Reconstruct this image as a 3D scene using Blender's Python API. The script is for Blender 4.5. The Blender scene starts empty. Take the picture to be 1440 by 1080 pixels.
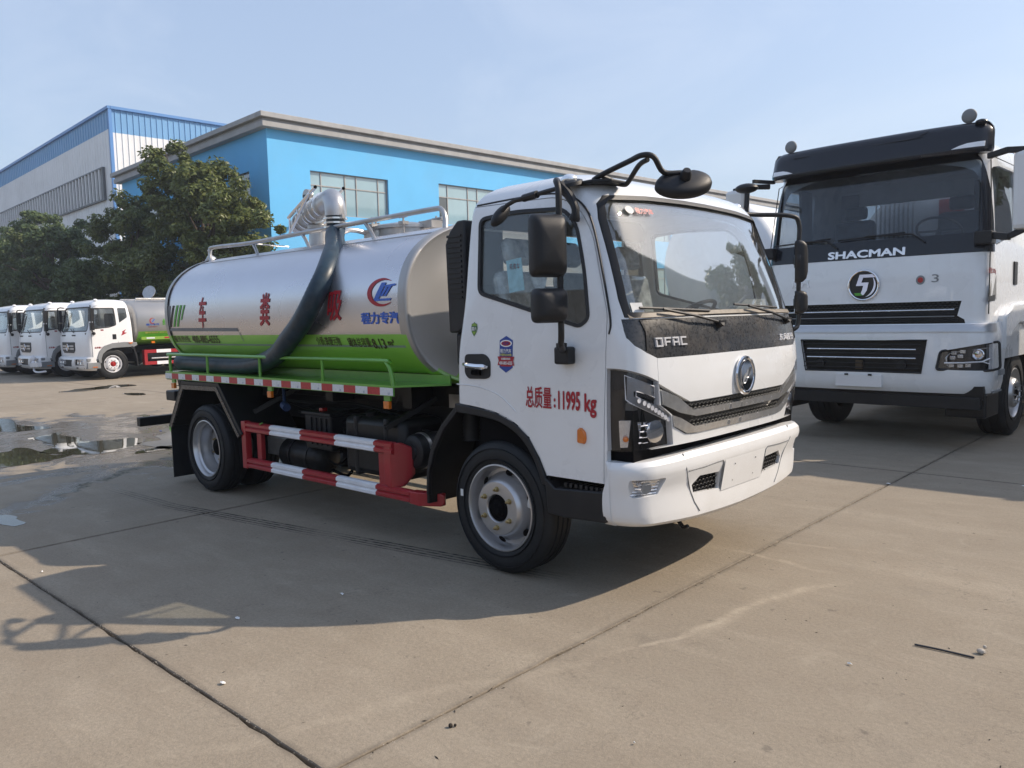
import bpy, bmesh, math, random
import numpy as np
from mathutils import Vector, Matrix, noise
R = math.radians
random.seed(4)
rng = np.random.default_rng(4)
sc = bpy.context.scene
COL = sc.collection

# ------------------------------------------------------------------ camera
CAMP = (3.27086, -3.36242, 1.55741); YAW, PITCH, ROLL, FOC = 2.3219, -0.0853, -0.02609, 1117.12
cd = bpy.data.cameras.new('camera'); cam = bpy.data.objects.new('camera', cd); COL.objects.link(cam)
cd.sensor_fit = 'HORIZONTAL'; cd.sensor_width = 36.0; cd.lens = 36.0 * FOC / 1440.0
cd.clip_start = .05; cd.clip_end = 6000
_f = Vector((math.cos(YAW)*math.cos(PITCH), math.sin(YAW)*math.cos(PITCH), math.sin(PITCH)))
_r = Vector((math.sin(YAW), -math.cos(YAW), 0)); _u = _r.cross(_f)
_r2 = _r*math.cos(ROLL) + _u*math.sin(ROLL); _u2 = -_r*math.sin(ROLL) + _u*math.cos(ROLL)
M = Matrix((( _r2.x, _u2.x, -_f.x, CAMP[0]), (_r2.y, _u2.y, -_f.y, CAMP[1]), (_r2.z, _u2.z, -_f.z, CAMP[2]), (0,0,0,1)))
cam.matrix_world = M
sc.camera = cam

# ------------------------------------------------------------------ light and exposure
SUN = Vector((.85, .94, 1.0)).normalized()           # towards the sun
SUN_EL = math.asin(SUN.z); SUN_AZ = math.atan2(SUN.x, SUN.y)
sd = bpy.data.lights.new('sun', 'SUN'); sd.energy = 4.7; sd.angle = R(.55); sd.color = (1.0, .86, .70)
so = bpy.data.objects.new('sun', sd); COL.objects.link(so); so.rotation_euler = SUN.to_track_quat('Z', 'Y').to_euler(); so.location = (10, 12, 30)
w = bpy.data.worlds.new('World'); sc.world = w; w.use_nodes = True
nt = w.node_tree; nt.nodes.clear()
sky = nt.nodes.new('ShaderNodeTexSky'); sky.sky_type = 'NISHITA'; sky.sun_disc = False
sky.sun_elevation = SUN_EL; sky.sun_rotation = SUN_AZ; sky.air_density = 1.25; sky.dust_density = 2.2; sky.ozone_density = 2.2; sky.altitude = 30
bg = nt.nodes.new('ShaderNodeBackground'); bg.inputs[1].default_value = .145
wo = nt.nodes.new('ShaderNodeOutputWorld')
# thin cirrus: a faint pale veil over the sky texture
tc = nt.nodes.new('ShaderNodeTexCoord')
mp = nt.nodes.new('ShaderNodeMapping'); mp.inputs['Rotation'].default_value = (.25, .1, .9); mp.inputs['Scale'].default_value = (1.1, 3.4, 4.2)
nz = nt.nodes.new('ShaderNodeTexNoise'); nz.inputs['Scale'].default_value = 1.6; nz.inputs['Detail'].default_value = 8; nz.inputs['Roughness'].default_value = .6; nz.inputs['Distortion'].default_value = .6
cr = nt.nodes.new('ShaderNodeMapRange'); cr.inputs[1].default_value = .48; cr.inputs[2].default_value = .78; cr.inputs[3].default_value = .0; cr.inputs[4].default_value = .15
mx = nt.nodes.new('ShaderNodeMix'); mx.data_type = 'RGBA'; mx.inputs[7].default_value = (7.2, 7.4, 7.8, 1)
pale = nt.nodes.new('ShaderNodeMix'); pale.data_type = 'RGBA'; pale.inputs[0].default_value = .45; pale.inputs[7].default_value = (4.1, 4.95, 6.7, 1)
L = nt.links.new
L(tc.outputs['Generated'], mp.inputs[0]); L(mp.outputs[0], nz.inputs['Vector']); L(nz.outputs['Fac'], cr.inputs[0]); L(cr.outputs[0], mx.inputs[0])
L(sky.outputs[0], pale.inputs[6]); L(pale.outputs[2], mx.inputs[6]); L(mx.outputs[2], bg.inputs[0]); L(bg.outputs[0], wo.inputs[0])
sc.view_settings.view_transform = 'Standard'; sc.view_settings.look = 'None'; sc.view_settings.gamma = 1
sc.view_settings.exposure = 0.14; sc.view_settings.use_curve_mapping = False
sc.cycles.max_bounces = 8; sc.cycles.transparent_max_bounces = 16; sc.cycles.sample_clamp_indirect = 6

# ------------------------------------------------------------------ materials
MT = {}
def mat(name, col, rough=.5, metal=0., coat=0., spec=.5, nscale=0, namt=.0, bump=0., bscale=200, rvar=.0, dirt=None, alpha=None):
    """procedural material: base colour broken up by noise, roughness variation, fine relief"""
    m = bpy.data.materials.new(name); m.use_nodes = True; t = m.node_tree; b = t.nodes['Principled BSDF']
    b.inputs['Roughness'].default_value = rough; b.inputs['Metallic'].default_value = metal
    b.inputs['Coat Weight'].default_value = coat; b.inputs['Coat Roughness'].default_value = .04
    b.inputs['Specular IOR Level'].default_value = spec
    g = t.nodes.new('ShaderNodeNewGeometry'); lk = t.links.new
    c = (*col, 1)
    if nscale:
        n = t.nodes.new('ShaderNodeTexNoise'); n.inputs['Scale'].default_value = nscale; n.inputs['Detail'].default_value = 6; lk(g.outputs['Position'], n.inputs['Vector'])
        r = t.nodes.new('ShaderNodeMapRange'); r.inputs[1].default_value = .3; r.inputs[2].default_value = .7; r.inputs[3].default_value = 1-namt; r.inputs[4].default_value = 1+namt
        lk(n.outputs['Fac'], r.inputs[0])
        v = t.nodes.new('ShaderNodeVectorMath'); v.operation = 'SCALE'; v.inputs[0].default_value = col; lk(r.outputs[0], v.inputs['Scale'])
        out = v.outputs[0]
        if dirt:
            n2 = t.nodes.new('ShaderNodeTexNoise'); n2.inputs['Scale'].default_value = dirt[1]; n2.inputs['Detail'].default_value = 9; n2.inputs['Roughness'].default_value = .7; lk(g.outputs['Position'], n2.inputs['Vector'])
            r2 = t.nodes.new('ShaderNodeMapRange'); r2.inputs[1].default_value = .45; r2.inputs[2].default_value = .75; r2.inputs[3].default_value = 0; r2.inputs[4].default_value = dirt[2]
            lk(n2.outputs['Fac'], r2.inputs[0]); x = t.nodes.new('ShaderNodeMix'); x.data_type = 'RGBA'; x.inputs[7].default_value = (*dirt[0], 1)
            lk(r2.outputs[0], x.inputs[0]); lk(out, x.inputs[6]); out = x.outputs[2]
        lk(out, b.inputs['Base Color'])
        if rvar:
            rr = t.nodes.new('ShaderNodeMapRange'); rr.inputs[1].default_value = .3; rr.inputs[2].default_value = .7; rr.inputs[3].default_value = rough-rvar; rr.inputs[4].default_value = rough+rvar
            lk(n.outputs['Fac'], rr.inputs[0]); lk(rr.outputs[0], b.inputs['Roughness'])
    else: b.inputs['Base Color'].default_value = c
    if bump:
        n3 = t.nodes.new('ShaderNodeTexNoise'); n3.inputs['Scale'].default_value = bscale; n3.inputs['Detail'].default_value = 4; lk(g.outputs['Position'], n3.inputs['Vector'])
        bp = t.nodes.new('ShaderNodeBump'); bp.inputs['Strength'].default_value = bump; bp.inputs['Distance'].default_value = .004; lk(n3.outputs['Fac'], bp.inputs['Height']); lk(bp.outputs[0], b.inputs['Normal'])
    MT[name] = m; return m
DUST = (.30, .25, .19)
mat('white paint', (.76, .78, .80), .28, coat=.9, nscale=3, namt=.02, rvar=.03, dirt=((.55,.52,.47), 2.3, .22))
mat('white paint parked', (.80, .81, .82), .35, coat=.5, nscale=3, namt=.03)
mat('white plastic', (.74, .75, .76), .38, coat=.3, nscale=5, namt=.02, dirt=((.5,.47,.42), 3, .2))
mat('tank silver', (.66, .65, .68), .28, metal=.90, nscale=1.2, namt=.03, rvar=.025, dirt=((.45,.43,.40), 3.0, .12))
mat('tank end silver dimmed', (.40, .395, .39), .40, metal=.55, nscale=2, namt=.04)  # colour lowered to suggest the cab's shade on the front head
mat('tank green', (.24, .55, .07), .28, metal=0, coat=.35, nscale=2, namt=.06)
mat('green steel', (.13, .36, .05), .33, coat=.4, nscale=6, namt=.08)
mat('line grey', (.22, .30, .24), .4, nscale=5, namt=.05)
mat('guard red', (.34, .018, .025), .38, coat=.3, nscale=9, namt=.10)
mat('guard white', (.78, .79, .82), .40, nscale=9, namt=.06)
mat('black plastic', (.010, .011, .014), .46, spec=.4, nscale=9, namt=.15, bump=.25, bscale=500, dirt=(DUST, 6, .03))
mat('panel black', (.030, .032, .036), .30, coat=.2, nscale=60, namt=.25, rvar=.08, dirt=(DUST, 5, .22))
mat('chassis black', (.007, .008, .010), .42, spec=.35, nscale=8, namt=.3, dirt=(DUST, 5, .03))
mat('underside', (.003, .003, .004), .9, spec=.1, nscale=8, namt=.3)
mat('rubber', (.008, .010, .013), .60, spec=.4, nscale=10, namt=.2, bump=.2, bscale=160, dirt=(DUST, 7, .03))
mat('hose rubber', (.016, .036, .056), .40, spec=.4, nscale=14, namt=.25, dirt=(DUST, 9, .10))
mat('wheel silver', (.50, .50, .51), .33, metal=.75, nscale=7, namt=.05, rvar=.05)
mat('wheel white', (.72, .72, .74), .4, nscale=7, namt=.05)
mat('brass nut', (.42, .34, .18), .3, metal=.9, nscale=40, namt=.2)
mat('chrome', (.80, .80, .82), .07, metal=1., nscale=9, namt=.03, rvar=.02)
mat('dusty chrome', (.82, .82, .82), .22, metal=.9, nscale=30, namt=.08, rvar=.06, dirt=((.56,.52,.45), 9, .45))
mat('galvanised', (.46, .46, .46), .36, metal=.8, nscale=12, namt=.12, dirt=((.3,.27,.23), 8, .3))
mat('lamp housing', (.016, .016, .018), .35, nscale=9, namt=.15)
mat('lamp reflector', (.86, .88, .90), .22, metal=.75, nscale=25, namt=.06)
mat('lamp bulb white', (.85, .86, .88), .25, nscale=20, namt=.05)
mat('amber', (.62, .16, .015), .22, coat=.7, nscale=30, namt=.15)
mat('guide grey', (.30, .31, .32), .28, metal=.3, nscale=20, namt=.1)
mat('tail red', (.35, .012, .012), .25, coat=.6, nscale=30, namt=.15)
mat('letter red', (.36, .012, .025), .45, nscale=10, namt=.05)
mat('letter blue', (.045, .13, .52), .45, nscale=10, namt=.05)
mat('letter green', (.10, .38, .05), .45, nscale=10, namt=.05)
mat('letter black', (.03, .022, .018), .5, nscale=10, namt=.05)
mat('letter brown', (.055, .035, .018), .5, nscale=10, namt=.05)
mat('letter white', (.8, .8, .8), .5, nscale=10, namt=.03)
mat('letter yellow', (.62, .60, .15), .5, nscale=10, namt=.03)
mat('badge blue', (.02, .06, .30), .35, nscale=10, namt=.05)
mat('badge green', (.045, .13, .045), .35, nscale=10, namt=.05)
mat('badge lime', (.22, .36, .05), .35, nscale=10, namt=.05)
mat('tape red', (.42, .03, .035), .38, nscale=60, namt=.15)
mat('tape white', (.66, .68, .70), .38, nscale=60, namt=.10)
mat('seat cloth', (.045, .045, .05), .55, nscale=14, namt=.4, bump=.5, bscale=40)
mat('plastic wrap', (.34, .36, .38), .12, coat=1, nscale=14, namt=.5, bump=1., bscale=26)
mat('dash', (.11, .108, .10), .6, nscale=9, namt=.15)
mat('interior grey', (.40, .40, .38), .7, nscale=5, namt=.1)
mat('paper', (.70, .71, .70), .7, nscale=20, namt=.05)
mat('poster blue', (.25, .50, .62), .6, nscale=20, namt=.2)
mat('curtain', (.26, .27, .28), .8, nscale=5, namt=.2)
mat('navy panel', (.007, .010, .018), .25, coat=.25, spec=.35, nscale=6, namt=.15)
mat('cable blue', (.03, .06, .16), .5, nscale=9, namt=.1)
mat('bark', (.075, .055, .04), .9, nscale=9, namt=.4, bump=1, bscale=30)
mat('wall blue', (.125, .47, .82), .8, nscale=.7, namt=.04, bump=.3, bscale=6, dirt=((.16,.42,.68), .5, .35))
mat('wall blue recess', (.10, .40, .72), .8, nscale=.7, namt=.04)
mat('cornice grey', (.36, .365, .37), .8, nscale=2, namt=.08, dirt=((.2,.19,.18), 1.2, .45))
mat('cladding white', (.76, .76, .76), .5, nscale=.6, namt=.04, dirt=((.45,.44,.42), .4, .3))
mat('cladding blue', (.15, .34, .58), .45, nscale=.6, namt=.05)
mat('trim blue', (.09, .24, .52), .45, nscale=.6, namt=.05)
mat('window bar', (.34, .33, .32), .5, nscale=4, namt=.1)
mat('window steel', (.10, .11, .12), .5, nscale=4, namt=.1)
mat('louver grey', (.20, .21, .22), .6, nscale=4, namt=.1)
mat('workshop grey', (.17, .17, .17), .8, nscale=.6, namt=.15)
mat('stone', (.42, .38, .33), .9, nscale=30, namt=.2)
mat('dark rod', (.012, .014, .02), .5, nscale=30, namt=.2)
mat('letter chrome', (.86, .86, .88), .22, metal=.45, nscale=20, namt=.05)
mat('dirt', (.018, .014, .011), .95, nscale=18, namt=.5, bump=1, bscale=60)
mat('cowl dust', (.17, .145, .115), .55, nscale=20, namt=.3, dirt=((.3,.26,.2), 12, .5))
mat('shaded block', (.27,.27,.265), .8, nscale=.6, namt=.1)
mat('bare ground', (.20, .17, .135), .9, nscale=.4, namt=.15)

def glass(name, tint, boost=1.0, rough=.0, dustc=None, dusta=0.):
    m = bpy.data.materials.new(name); m.use_nodes = True; t = m.node_tree; t.nodes.clear(); lk = t.links.new
    o = t.nodes.new('ShaderNodeOutputMaterial'); tr = t.nodes.new('ShaderNodeBsdfTransparent'); tr.inputs[0].default_value = (*tint, 1)
    gl = t.nodes.new('ShaderNodeBsdfGlossy'); gl.inputs['Roughness'].default_value = rough; gl.inputs['Color'].default_value = (.95,.97,1,1)
    fr = t.nodes.new('ShaderNodeFresnel'); gb_ = t.nodes.new('ShaderNodeNewGeometry'); io_ = t.nodes.new('ShaderNodeMapRange'); io_.inputs[3].default_value = 1.5; io_.inputs[4].default_value = 1/1.5; lk(gb_.outputs['Backfacing'], io_.inputs[0]); lk(io_.outputs[0], fr.inputs[0])   # a thin pane reflects alike on both faces
    mu = t.nodes.new('ShaderNodeMath'); mu.operation = 'MULTIPLY'; mu.inputs[1].default_value = boost; mu.use_clamp = True
    mxs = t.nodes.new('ShaderNodeMixShader'); lk(fr.outputs[0], mu.inputs[0]); lk(mu.outputs[0], mxs.inputs[0]); lk(tr.outputs[0], mxs.inputs[1]); lk(gl.outputs[0], mxs.inputs[2])
    last = mxs.outputs[0]
    if dustc:
        g = t.nodes.new('ShaderNodeNewGeometry'); n = t.nodes.new('ShaderNodeTexNoise'); n.inputs['Scale'].default_value = 7; n.inputs['Detail'].default_value = 12; n.inputs['Roughness'].default_value = .75
        mpp = t.nodes.new('ShaderNodeMapping'); mpp.inputs['Scale'].default_value = (1, 1, .35)
        lk(g.outputs['Position'], mpp.inputs[0]); lk(mpp.outputs[0], n.inputs['Vector'])
        r = t.nodes.new('ShaderNodeMapRange'); r.inputs[1].default_value = .35; r.inputs[2].default_value = .75; r.inputs[3].default_value = dusta*.4; r.inputs[4].default_value = dusta*1.6
        lk(n.outputs['Fac'], r.inputs[0]); d = t.nodes.new('ShaderNodeBsdfDiffuse'); d.inputs[0].default_value = (*dustc, 1)
        m2 = t.nodes.new('ShaderNodeMixShader'); lk(r.outputs[0], m2.inputs[0]); lk(last, m2.inputs[1]); lk(d.outputs[0], m2.inputs[2]); last = m2.outputs[0]
    lk(last, o.inputs[0]); MT[name] = m
glass('glass', (.94, .96, .95), 1.1, dustc=(.5,.5,.5), dusta=.015)
glass('windscreen glass', (.93, .95, .94), 2.1, dustc=(.55,.53,.49), dusta=.035)
glass('truck glass dark', (.68, .72, .76), .8, dustc=(.4,.4,.4), dusta=.03)
glass('lens', (.92, .92, .93), .6)
m = mat('building glass', (.26, .40, .46), .06, metal=0., coat=1., spec=1., nscale=.5, namt=.12)
m = mat('dark glass', (.035, .045, .05), .05, coat=1., spec=.8, nscale=.5, namt=.12)
m = mat('mirror glass', (.75, .78, .80), .03, metal=1.)

# foliage
def leafmat(name, c0, c1):
    m = bpy.data.materials.new(name); m.use_nodes = True; t = m.node_tree; b = t.nodes['Principled BSDF']; lk = t.links.new
    g = t.nodes.new('ShaderNodeNewGeometry'); n = t.nodes.new('ShaderNodeTexNoise'); n.inputs['Scale'].default_value = .9; n.inputs['Detail'].default_value = 5; lk(g.outputs['Position'], n.inputs['Vector'])
    a = t.nodes.new('ShaderNodeMath'); a.operation = 'MULTIPLY_ADD'; a.inputs[1].default_value = .55; lk(g.outputs['Random Per Island'], a.inputs[0])
    s = t.nodes.new('ShaderNodeMapRange'); s.inputs[1].default_value = .3; s.inputs[2].default_value = .7; s.inputs[3].default_value = 0; s.inputs[4].default_value = .45; lk(n.outputs['Fac'], s.inputs[0]); lk(s.outputs[0], a.inputs[2])
    x = t.nodes.new('ShaderNodeMix'); x.data_type = 'RGBA'; x.inputs[6].default_value = (*c0, 1); x.inputs[7].default_value = (*c1, 1); lk(a.outputs[0], x.inputs[0]); lk(x.outputs[2], b.inputs['Base Color'])
    b.inputs['Roughness'].default_value = .45; b.inputs['Specular IOR Level'].default_value = .4
    tl = t.nodes.new('ShaderNodeBsdfTranslucent'); lk(x.outputs[2], tl.inputs[0]); ms = t.nodes.new('ShaderNodeMixShader'); ms.inputs[0].default_value = .32
    o = t.nodes['Material Output']; lk(b.outputs[0], ms.inputs[1]); lk(tl.outputs[0], ms.inputs[2]); lk(ms.outputs[0], o.inputs[0]); MT[name] = m
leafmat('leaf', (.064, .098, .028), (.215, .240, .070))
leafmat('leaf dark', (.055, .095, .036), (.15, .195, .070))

# concrete, tyre marks, scuffs and wetness by world position
def concrete():
    m = bpy.data.materials.new('concrete'); m.use_nodes = True; t = m.node_tree; b = t.nodes['Principled BSDF']; lk = t.links.new
    g = t.nodes.new('ShaderNodeNewGeometry'); P = g.outputs['Position']
    def N(scale, det=6, rough=.6, vec=None, dist=0):
        n = t.nodes.new('ShaderNodeTexNoise'); n.inputs['Scale'].default_value = scale; n.inputs['Detail'].default_value = det; n.inputs['Roughness'].default_value = rough; n.inputs['Distortion'].default_value = dist
        lk(vec or P, n.inputs['Vector']); return n.outputs['Fac']
    def MR(v, a, b_, c, d, cl=True, smooth=False):
        n = t.nodes.new('ShaderNodeMapRange'); n.clamp = cl
        if smooth: n.interpolation_type = 'SMOOTHSTEP'
        for i, q in enumerate((a, b_, c, d)): n.inputs[i+1].default_value = q
        lk(v, n.inputs[0]); return n.outputs[0]
    def MA(op, a, c=None, d=None):
        n = t.nodes.new('ShaderNodeMath'); n.operation = op
        for i, q in enumerate((a, c, d)):
            if q is None: continue
            if isinstance(q, (int, float)): n.inputs[i].default_value = q
            else: lk(q, n.inputs[i])
        return n.outputs[0]
    def MIX(f, a, c):
        n = t.nodes.new('ShaderNodeMix'); n.data_type = 'RGBA'
        if isinstance(f, (int, float)): n.inputs[0].default_value = f
        else: lk(f, n.inputs[0])
        for i, q in ((6, a), (7, c)):
            if isinstance(q, tuple): n.inputs[i].default_value = (*q, 1)
            else: lk(q, n.inputs[i])
        return n.outputs[2]
    sx = t.nodes.new('ShaderNodeSeparateXYZ'); lk(P, sx.inputs[0]); X, Y = sx.outputs[0], sx.outputs[1]
    st = t.nodes.new('ShaderNodeMapping'); st.inputs['Scale'].default_value = (.35, 1.6, 1); st.inputs['Rotation'].default_value = (0, 0, R(70)); lk(P, st.inputs[0])
    big = N(.45, 5, .6, dist=.4); mid = N(3.2, 8, .65); fine = N(55, 5, .7); grit = N(210, 2, .6); drag = N(2.2, 9, .7, st.outputs[0], .3)
    col = MIX(MR(big, .3, .7, 0, 1), (.235, .198, .150), (.292, .248, .190))
    col = MIX(MR(mid, .42, .74, 0, .5), col, (.225, .185, .14))
    col = MIX(MR(drag, .50, .74, 0, .42), col, (.37, .32, .25))
    col = MIX(MR(drag, .44, .24, 0, .40), col, (.20, .17, .135))
    v = MR(fine, .25, .75, .82, 1.18, False); v2 = MR(grit, .2, .8, .78, 1.22, False)
    vm = t.nodes.new('ShaderNodeVectorMath'); vm.operation = 'SCALE'; lk(col, vm.inputs[0]); lk(MA('MULTIPLY', v, v2), vm.inputs['Scale']); col = vm.outputs[0]
    wob = N(1.3, 3, .5)
    def line(x0, y0, x1, y1, w_, soft):
        dx, dy = x1-x0, y1-y0; ln = math.hypot(dx, dy); ux, uy = dx/ln, dy/ln
        al = MA('ADD', MA('MULTIPLY', MA('SUBTRACT', X, x0), ux), MA('MULTIPLY', MA('SUBTRACT', Y, y0), uy))
        ac = MA('SUBTRACT', MA('MULTIPLY', MA('SUBTRACT', Y, y0), ux), MA('MULTIPLY', MA('SUBTRACT', X, x0), uy))
        e = MA('MULTIPLY', MR(al, -soft, soft, 0, 1), MR(al, ln-soft, ln+soft, 1, 0))
        return ac, MA('MULTIPLY', e, MR(MA('ABSOLUTE', ac), w_*.75, w_, 1, 0)), al
    oil = MR(N(1.15, 9, .72), .60, .70, 0, 1); col = MIX(MA('MULTIPLY', oil, .30), col, (.13, .11, .09))
    spot = MR(N(9.5, 3, .5), .70, .74, 0, 1); col = MIX(MA('MULTIPLY', spot, .5), col, (.10, .085, .07))
    pal = MR(N(2.9, 8, .7, dist=.8), .60, .72, 0, 1); col = MIX(MA('MULTIPLY', pal, .28), col, (.42, .37, .29))
    crk = MR(MA('ABSOLUTE', MA('SUBTRACT', N(.8, 8, .62, dist=.5), .47)), .0012, .0035, 1, 0); crk = MA('MULTIPLY', crk, MR(N(.5, 2, .5), .50, .58, 0, 1)); col = MIX(MA('MULTIPLY', crk, .22), col, (.06, .05, .04))
    for ax_, g0, st_ in ((X, .988, 4.), (Y, -1.905, 6.45)):
        fr_ = MA('MULTIPLY', MA('ABSOLUTE', MA('SUBTRACT', MA('FRACT', MA('ADD', MA('DIVIDE', MA('SUBTRACT', ax_, g0), st_), 100.5)), .5)), st_)
        jm = MA('MULTIPLY', MR(fr_, .006, .045, 1, 0, smooth=True), MR(N(7, 6, .7), .35, .65, .25, 1)); col = MIX(MA('MULTIPLY', jm, .55), col, (.075, .062, .05))
    # tyre marks: ribbed dark bands
    for (x0, y0, x1, y1, w_, amt) in ((-3.5,-.44,-1.8,-.16,.085,1.), (-1.5,-.10,.15,.17,.085,1.), (-4.6,-.5,-3.5,-.44,.08,.5)):
        ac, msk, al = line(x0, y0, x1, y1, w_, .25)
        rib = MR(MA('SINE', MA('MULTIPLY', ac, 150.)), -.1, .4, .1, 1)
        msk = MA('MULTIPLY', MA('MULTIPLY', msk, rib), MR(N(16, 3, .6), .35, .6, .3, 1))
        col = MIX(MA('MULTIPLY', msk, amt), col, (.020, .018, .016))
    # pale dried streaks and scrape lines
    for (x0, y0, x1, y1, w_, amt) in ((1.14,-.55,1.56,1.06,.035,.36), (1.3,-.1,1.5,.9,.07,.25), (.8,1.24,1.47,1.3,.03,.35), (1.0,1.7,1.45,1.75,.03,.35), (.4,-2.4,1.1,-.6,.05,.2)):
        ac, msk, al = line(x0, y0, x1, y1, w_, .2)
        ac2 = MA('ADD', ac, MR(wob, .2, .8, -.12, .12, False))
        msk2 = MA('MULTIPLY', MR(MA('ABSOLUTE', ac2), w_*.3, w_, 1, 0), MA('MULTIPLY', MR(al, -.2, .2, 0, 1), MR(al, math.hypot(x1-x0, y1-y0)-.2, math.hypot(x1-x0, y1-y0)+.2, 1, 0)))
        msk2 = MA('MULTIPLY', msk2, MR(N(9, 5, .7), .35, .65, .1, 1))
        col = MIX(MA('MULTIPLY', msk2, amt), col, (.50, .43, .33))
    # wet patches round the puddles and moss
    def ell(cx, cy, rx, ry, ang=0):
        c, s = math.cos(ang), math.sin(ang)
        a = MA('SUBTRACT', X, cx); d = MA('SUBTRACT', Y, cy)
        p_ = MA('DIVIDE', MA('ADD', MA('MULTIPLY', a, c), MA('MULTIPLY', d, s)), rx); q_ = MA('DIVIDE', MA('SUBTRACT', MA('MULTIPLY', d, c), MA('MULTIPLY', a, s)), ry)
        return MA('SQRT', MA('ADD', MA('MULTIPLY', p_, p_), MA('MULTIPLY', q_, q_)))
    wn = N(1.5, 7, .62, dist=1.2)
    wet = MR(MA('ADD', ell(-8.6, .9, 4.2, 2.6, .25), MR(wn, .2, .8, .75, -.75, False)), .72, 1.0, 1, 0)
    wn3 = N(2.4, 7, .62, dist=1.5); wob3 = MR(wn3, .2, .8, -.5, .5, False)
    def wline(x0, y0, x1, y1, w_, amp):
        ac, _m, al = line(x0, y0, x1, y1, w_, .3); ln = math.hypot(x1-x0, y1-y0)
        return MA('MULTIPLY', MR(MA('ABSOLUTE', MA('ADD', ac, MA('MULTIPLY', wob3, amp))), w_*.4, w_, 1, 0), MA('MULTIPLY', MR(al, -.3, .2, 0, 1), MR(al, ln-.3, ln+.3, 1, 0)))
    wet2 = wline(-4.3, -1.6, -6.5, .7, .20, .5)
    wet = MA('MAXIMUM', wet, MA('MULTIPLY', wet2, .75))
    col = MIX(MA('MULTIPLY', wet, .74), col, (.060, .052, .042))
    moss = MA('MULTIPLY', wline(-4.75, -1.0, -6.3, .85, .085, .35), MR(N(14, 5, .7), .40, .55, 0, 1))
    col = MIX(MA('MULTIPLY', moss, .85), col, (.030, .034, .014))
    lk(col, b.inputs['Base Color'])
    rg = MR(mid, .3, .7, .72, .9); rgh = MIX(wet, rg, MIX(MR(N(1.9, 6, .6, dist=1.), .46, .54, 0, 1), (.30,.30,.30), (.05,.05,.05))); lk(rgh, b.inputs['Roughness'])
    b.inputs['Specular IOR Level'].default_value = .35
    bp = t.nodes.new('ShaderNodeBump'); bp.inputs['Strength'].default_value = .8; bp.inputs['Distance'].default_value = .004
    hh = MA('ADD', MA('MULTIPLY', fine, .7), MA('ADD', MA('MULTIPLY', mid, 2.0), MA('MULTIPLY', grit, .35))); lk(MA('MULTIPLY', hh, MR(wet, 0, 1, 1, .25)), bp.inputs['Height']); lk(bp.outputs[0], b.inputs['Normal'])
    MT['concrete'] = m
concrete()
def watermat():
    m = mat('puddle water', (.045, .043, .028), .015, spec=.5, nscale=2.5, namt=.3, bump=.06, bscale=5)
watermat()

# ------------------------------------------------------------------ mesh helpers
ORG = {}
def setp(o, label=None, cat=None, group=None, kind=None):
    if label: o['label'] = label
    if cat: o['category'] = cat
    if group: o['group'] = group
    if kind: o['kind'] = kind
    return o
def thing(name, label, cat, loc=(0,0,0), rz=0, group=None):
    o = bpy.data.objects.new(name, None); COL.objects.link(o); o.location = loc; o.rotation_euler = (0,0,rz); o.empty_display_size = .3
    ORG[o.name] = Vector((0,0,0)); return setp(o, label, cat, group)
def link(name, me, m, parent=None, smooth=35, bev=0, label=None):
    o = bpy.data.objects.new(name, me); COL.objects.link(o)
    ms = m if isinstance(m, (list, tuple)) else [m]
    mi_ = np.zeros(len(me.polygons), dtype=np.int32); me.polygons.foreach_get('material_index', mi_)
    me.materials.clear()
    for q in ms: me.materials.append(MT[q] if isinstance(q, str) else q)
    if len(ms) > 1: me.polygons.foreach_set('material_index', mi_)
    if parent is not None:
        o.parent = parent; org = ORG.get(parent.name, Vector((0,0,0))); ORG[o.name] = org
        if org.length: me.transform(Matrix.Translation(-org))
    if smooth:
        me.polygons.foreach_set("use_smooth", [True]*len(me.polygons))
        me.set_sharp_from_angle(angle=R(smooth))
    if bev:
        b = o.modifiers.new('bevel', 'BEVEL'); b.width = bev; b.segments = 2; b.limit_method = 'ANGLE'; b.angle_limit = R(40); b.harden_normals = False
    if label: o['label'] = label
    return o
def frame(d):
    d = Vector(d).normalized(); a = Vector((0,0,1)) if abs(d.z) < .9 else Vector((1,0,0))
    u = d.cross(a).normalized(); return u, d.cross(u).normalized(), d
def smoothpath(pts, k=6):
    P = [Vector(p) for p in pts]; out = []
    for i in range(len(P)-1):
        p0 = P[max(i-1,0)]; p1 = P[i]; p2 = P[i+1]; p3 = P[min(i+2,len(P)-1)]
        for j in range(k):
            t = j/k; out.append(.5*((2*p1)+(-p0+p2)*t+(2*p0-5*p1+4*p2-p3)*t*t+(-p0+3*p1-3*p2+p3)*t**3))
    out.append(P[-1]); return out
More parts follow.
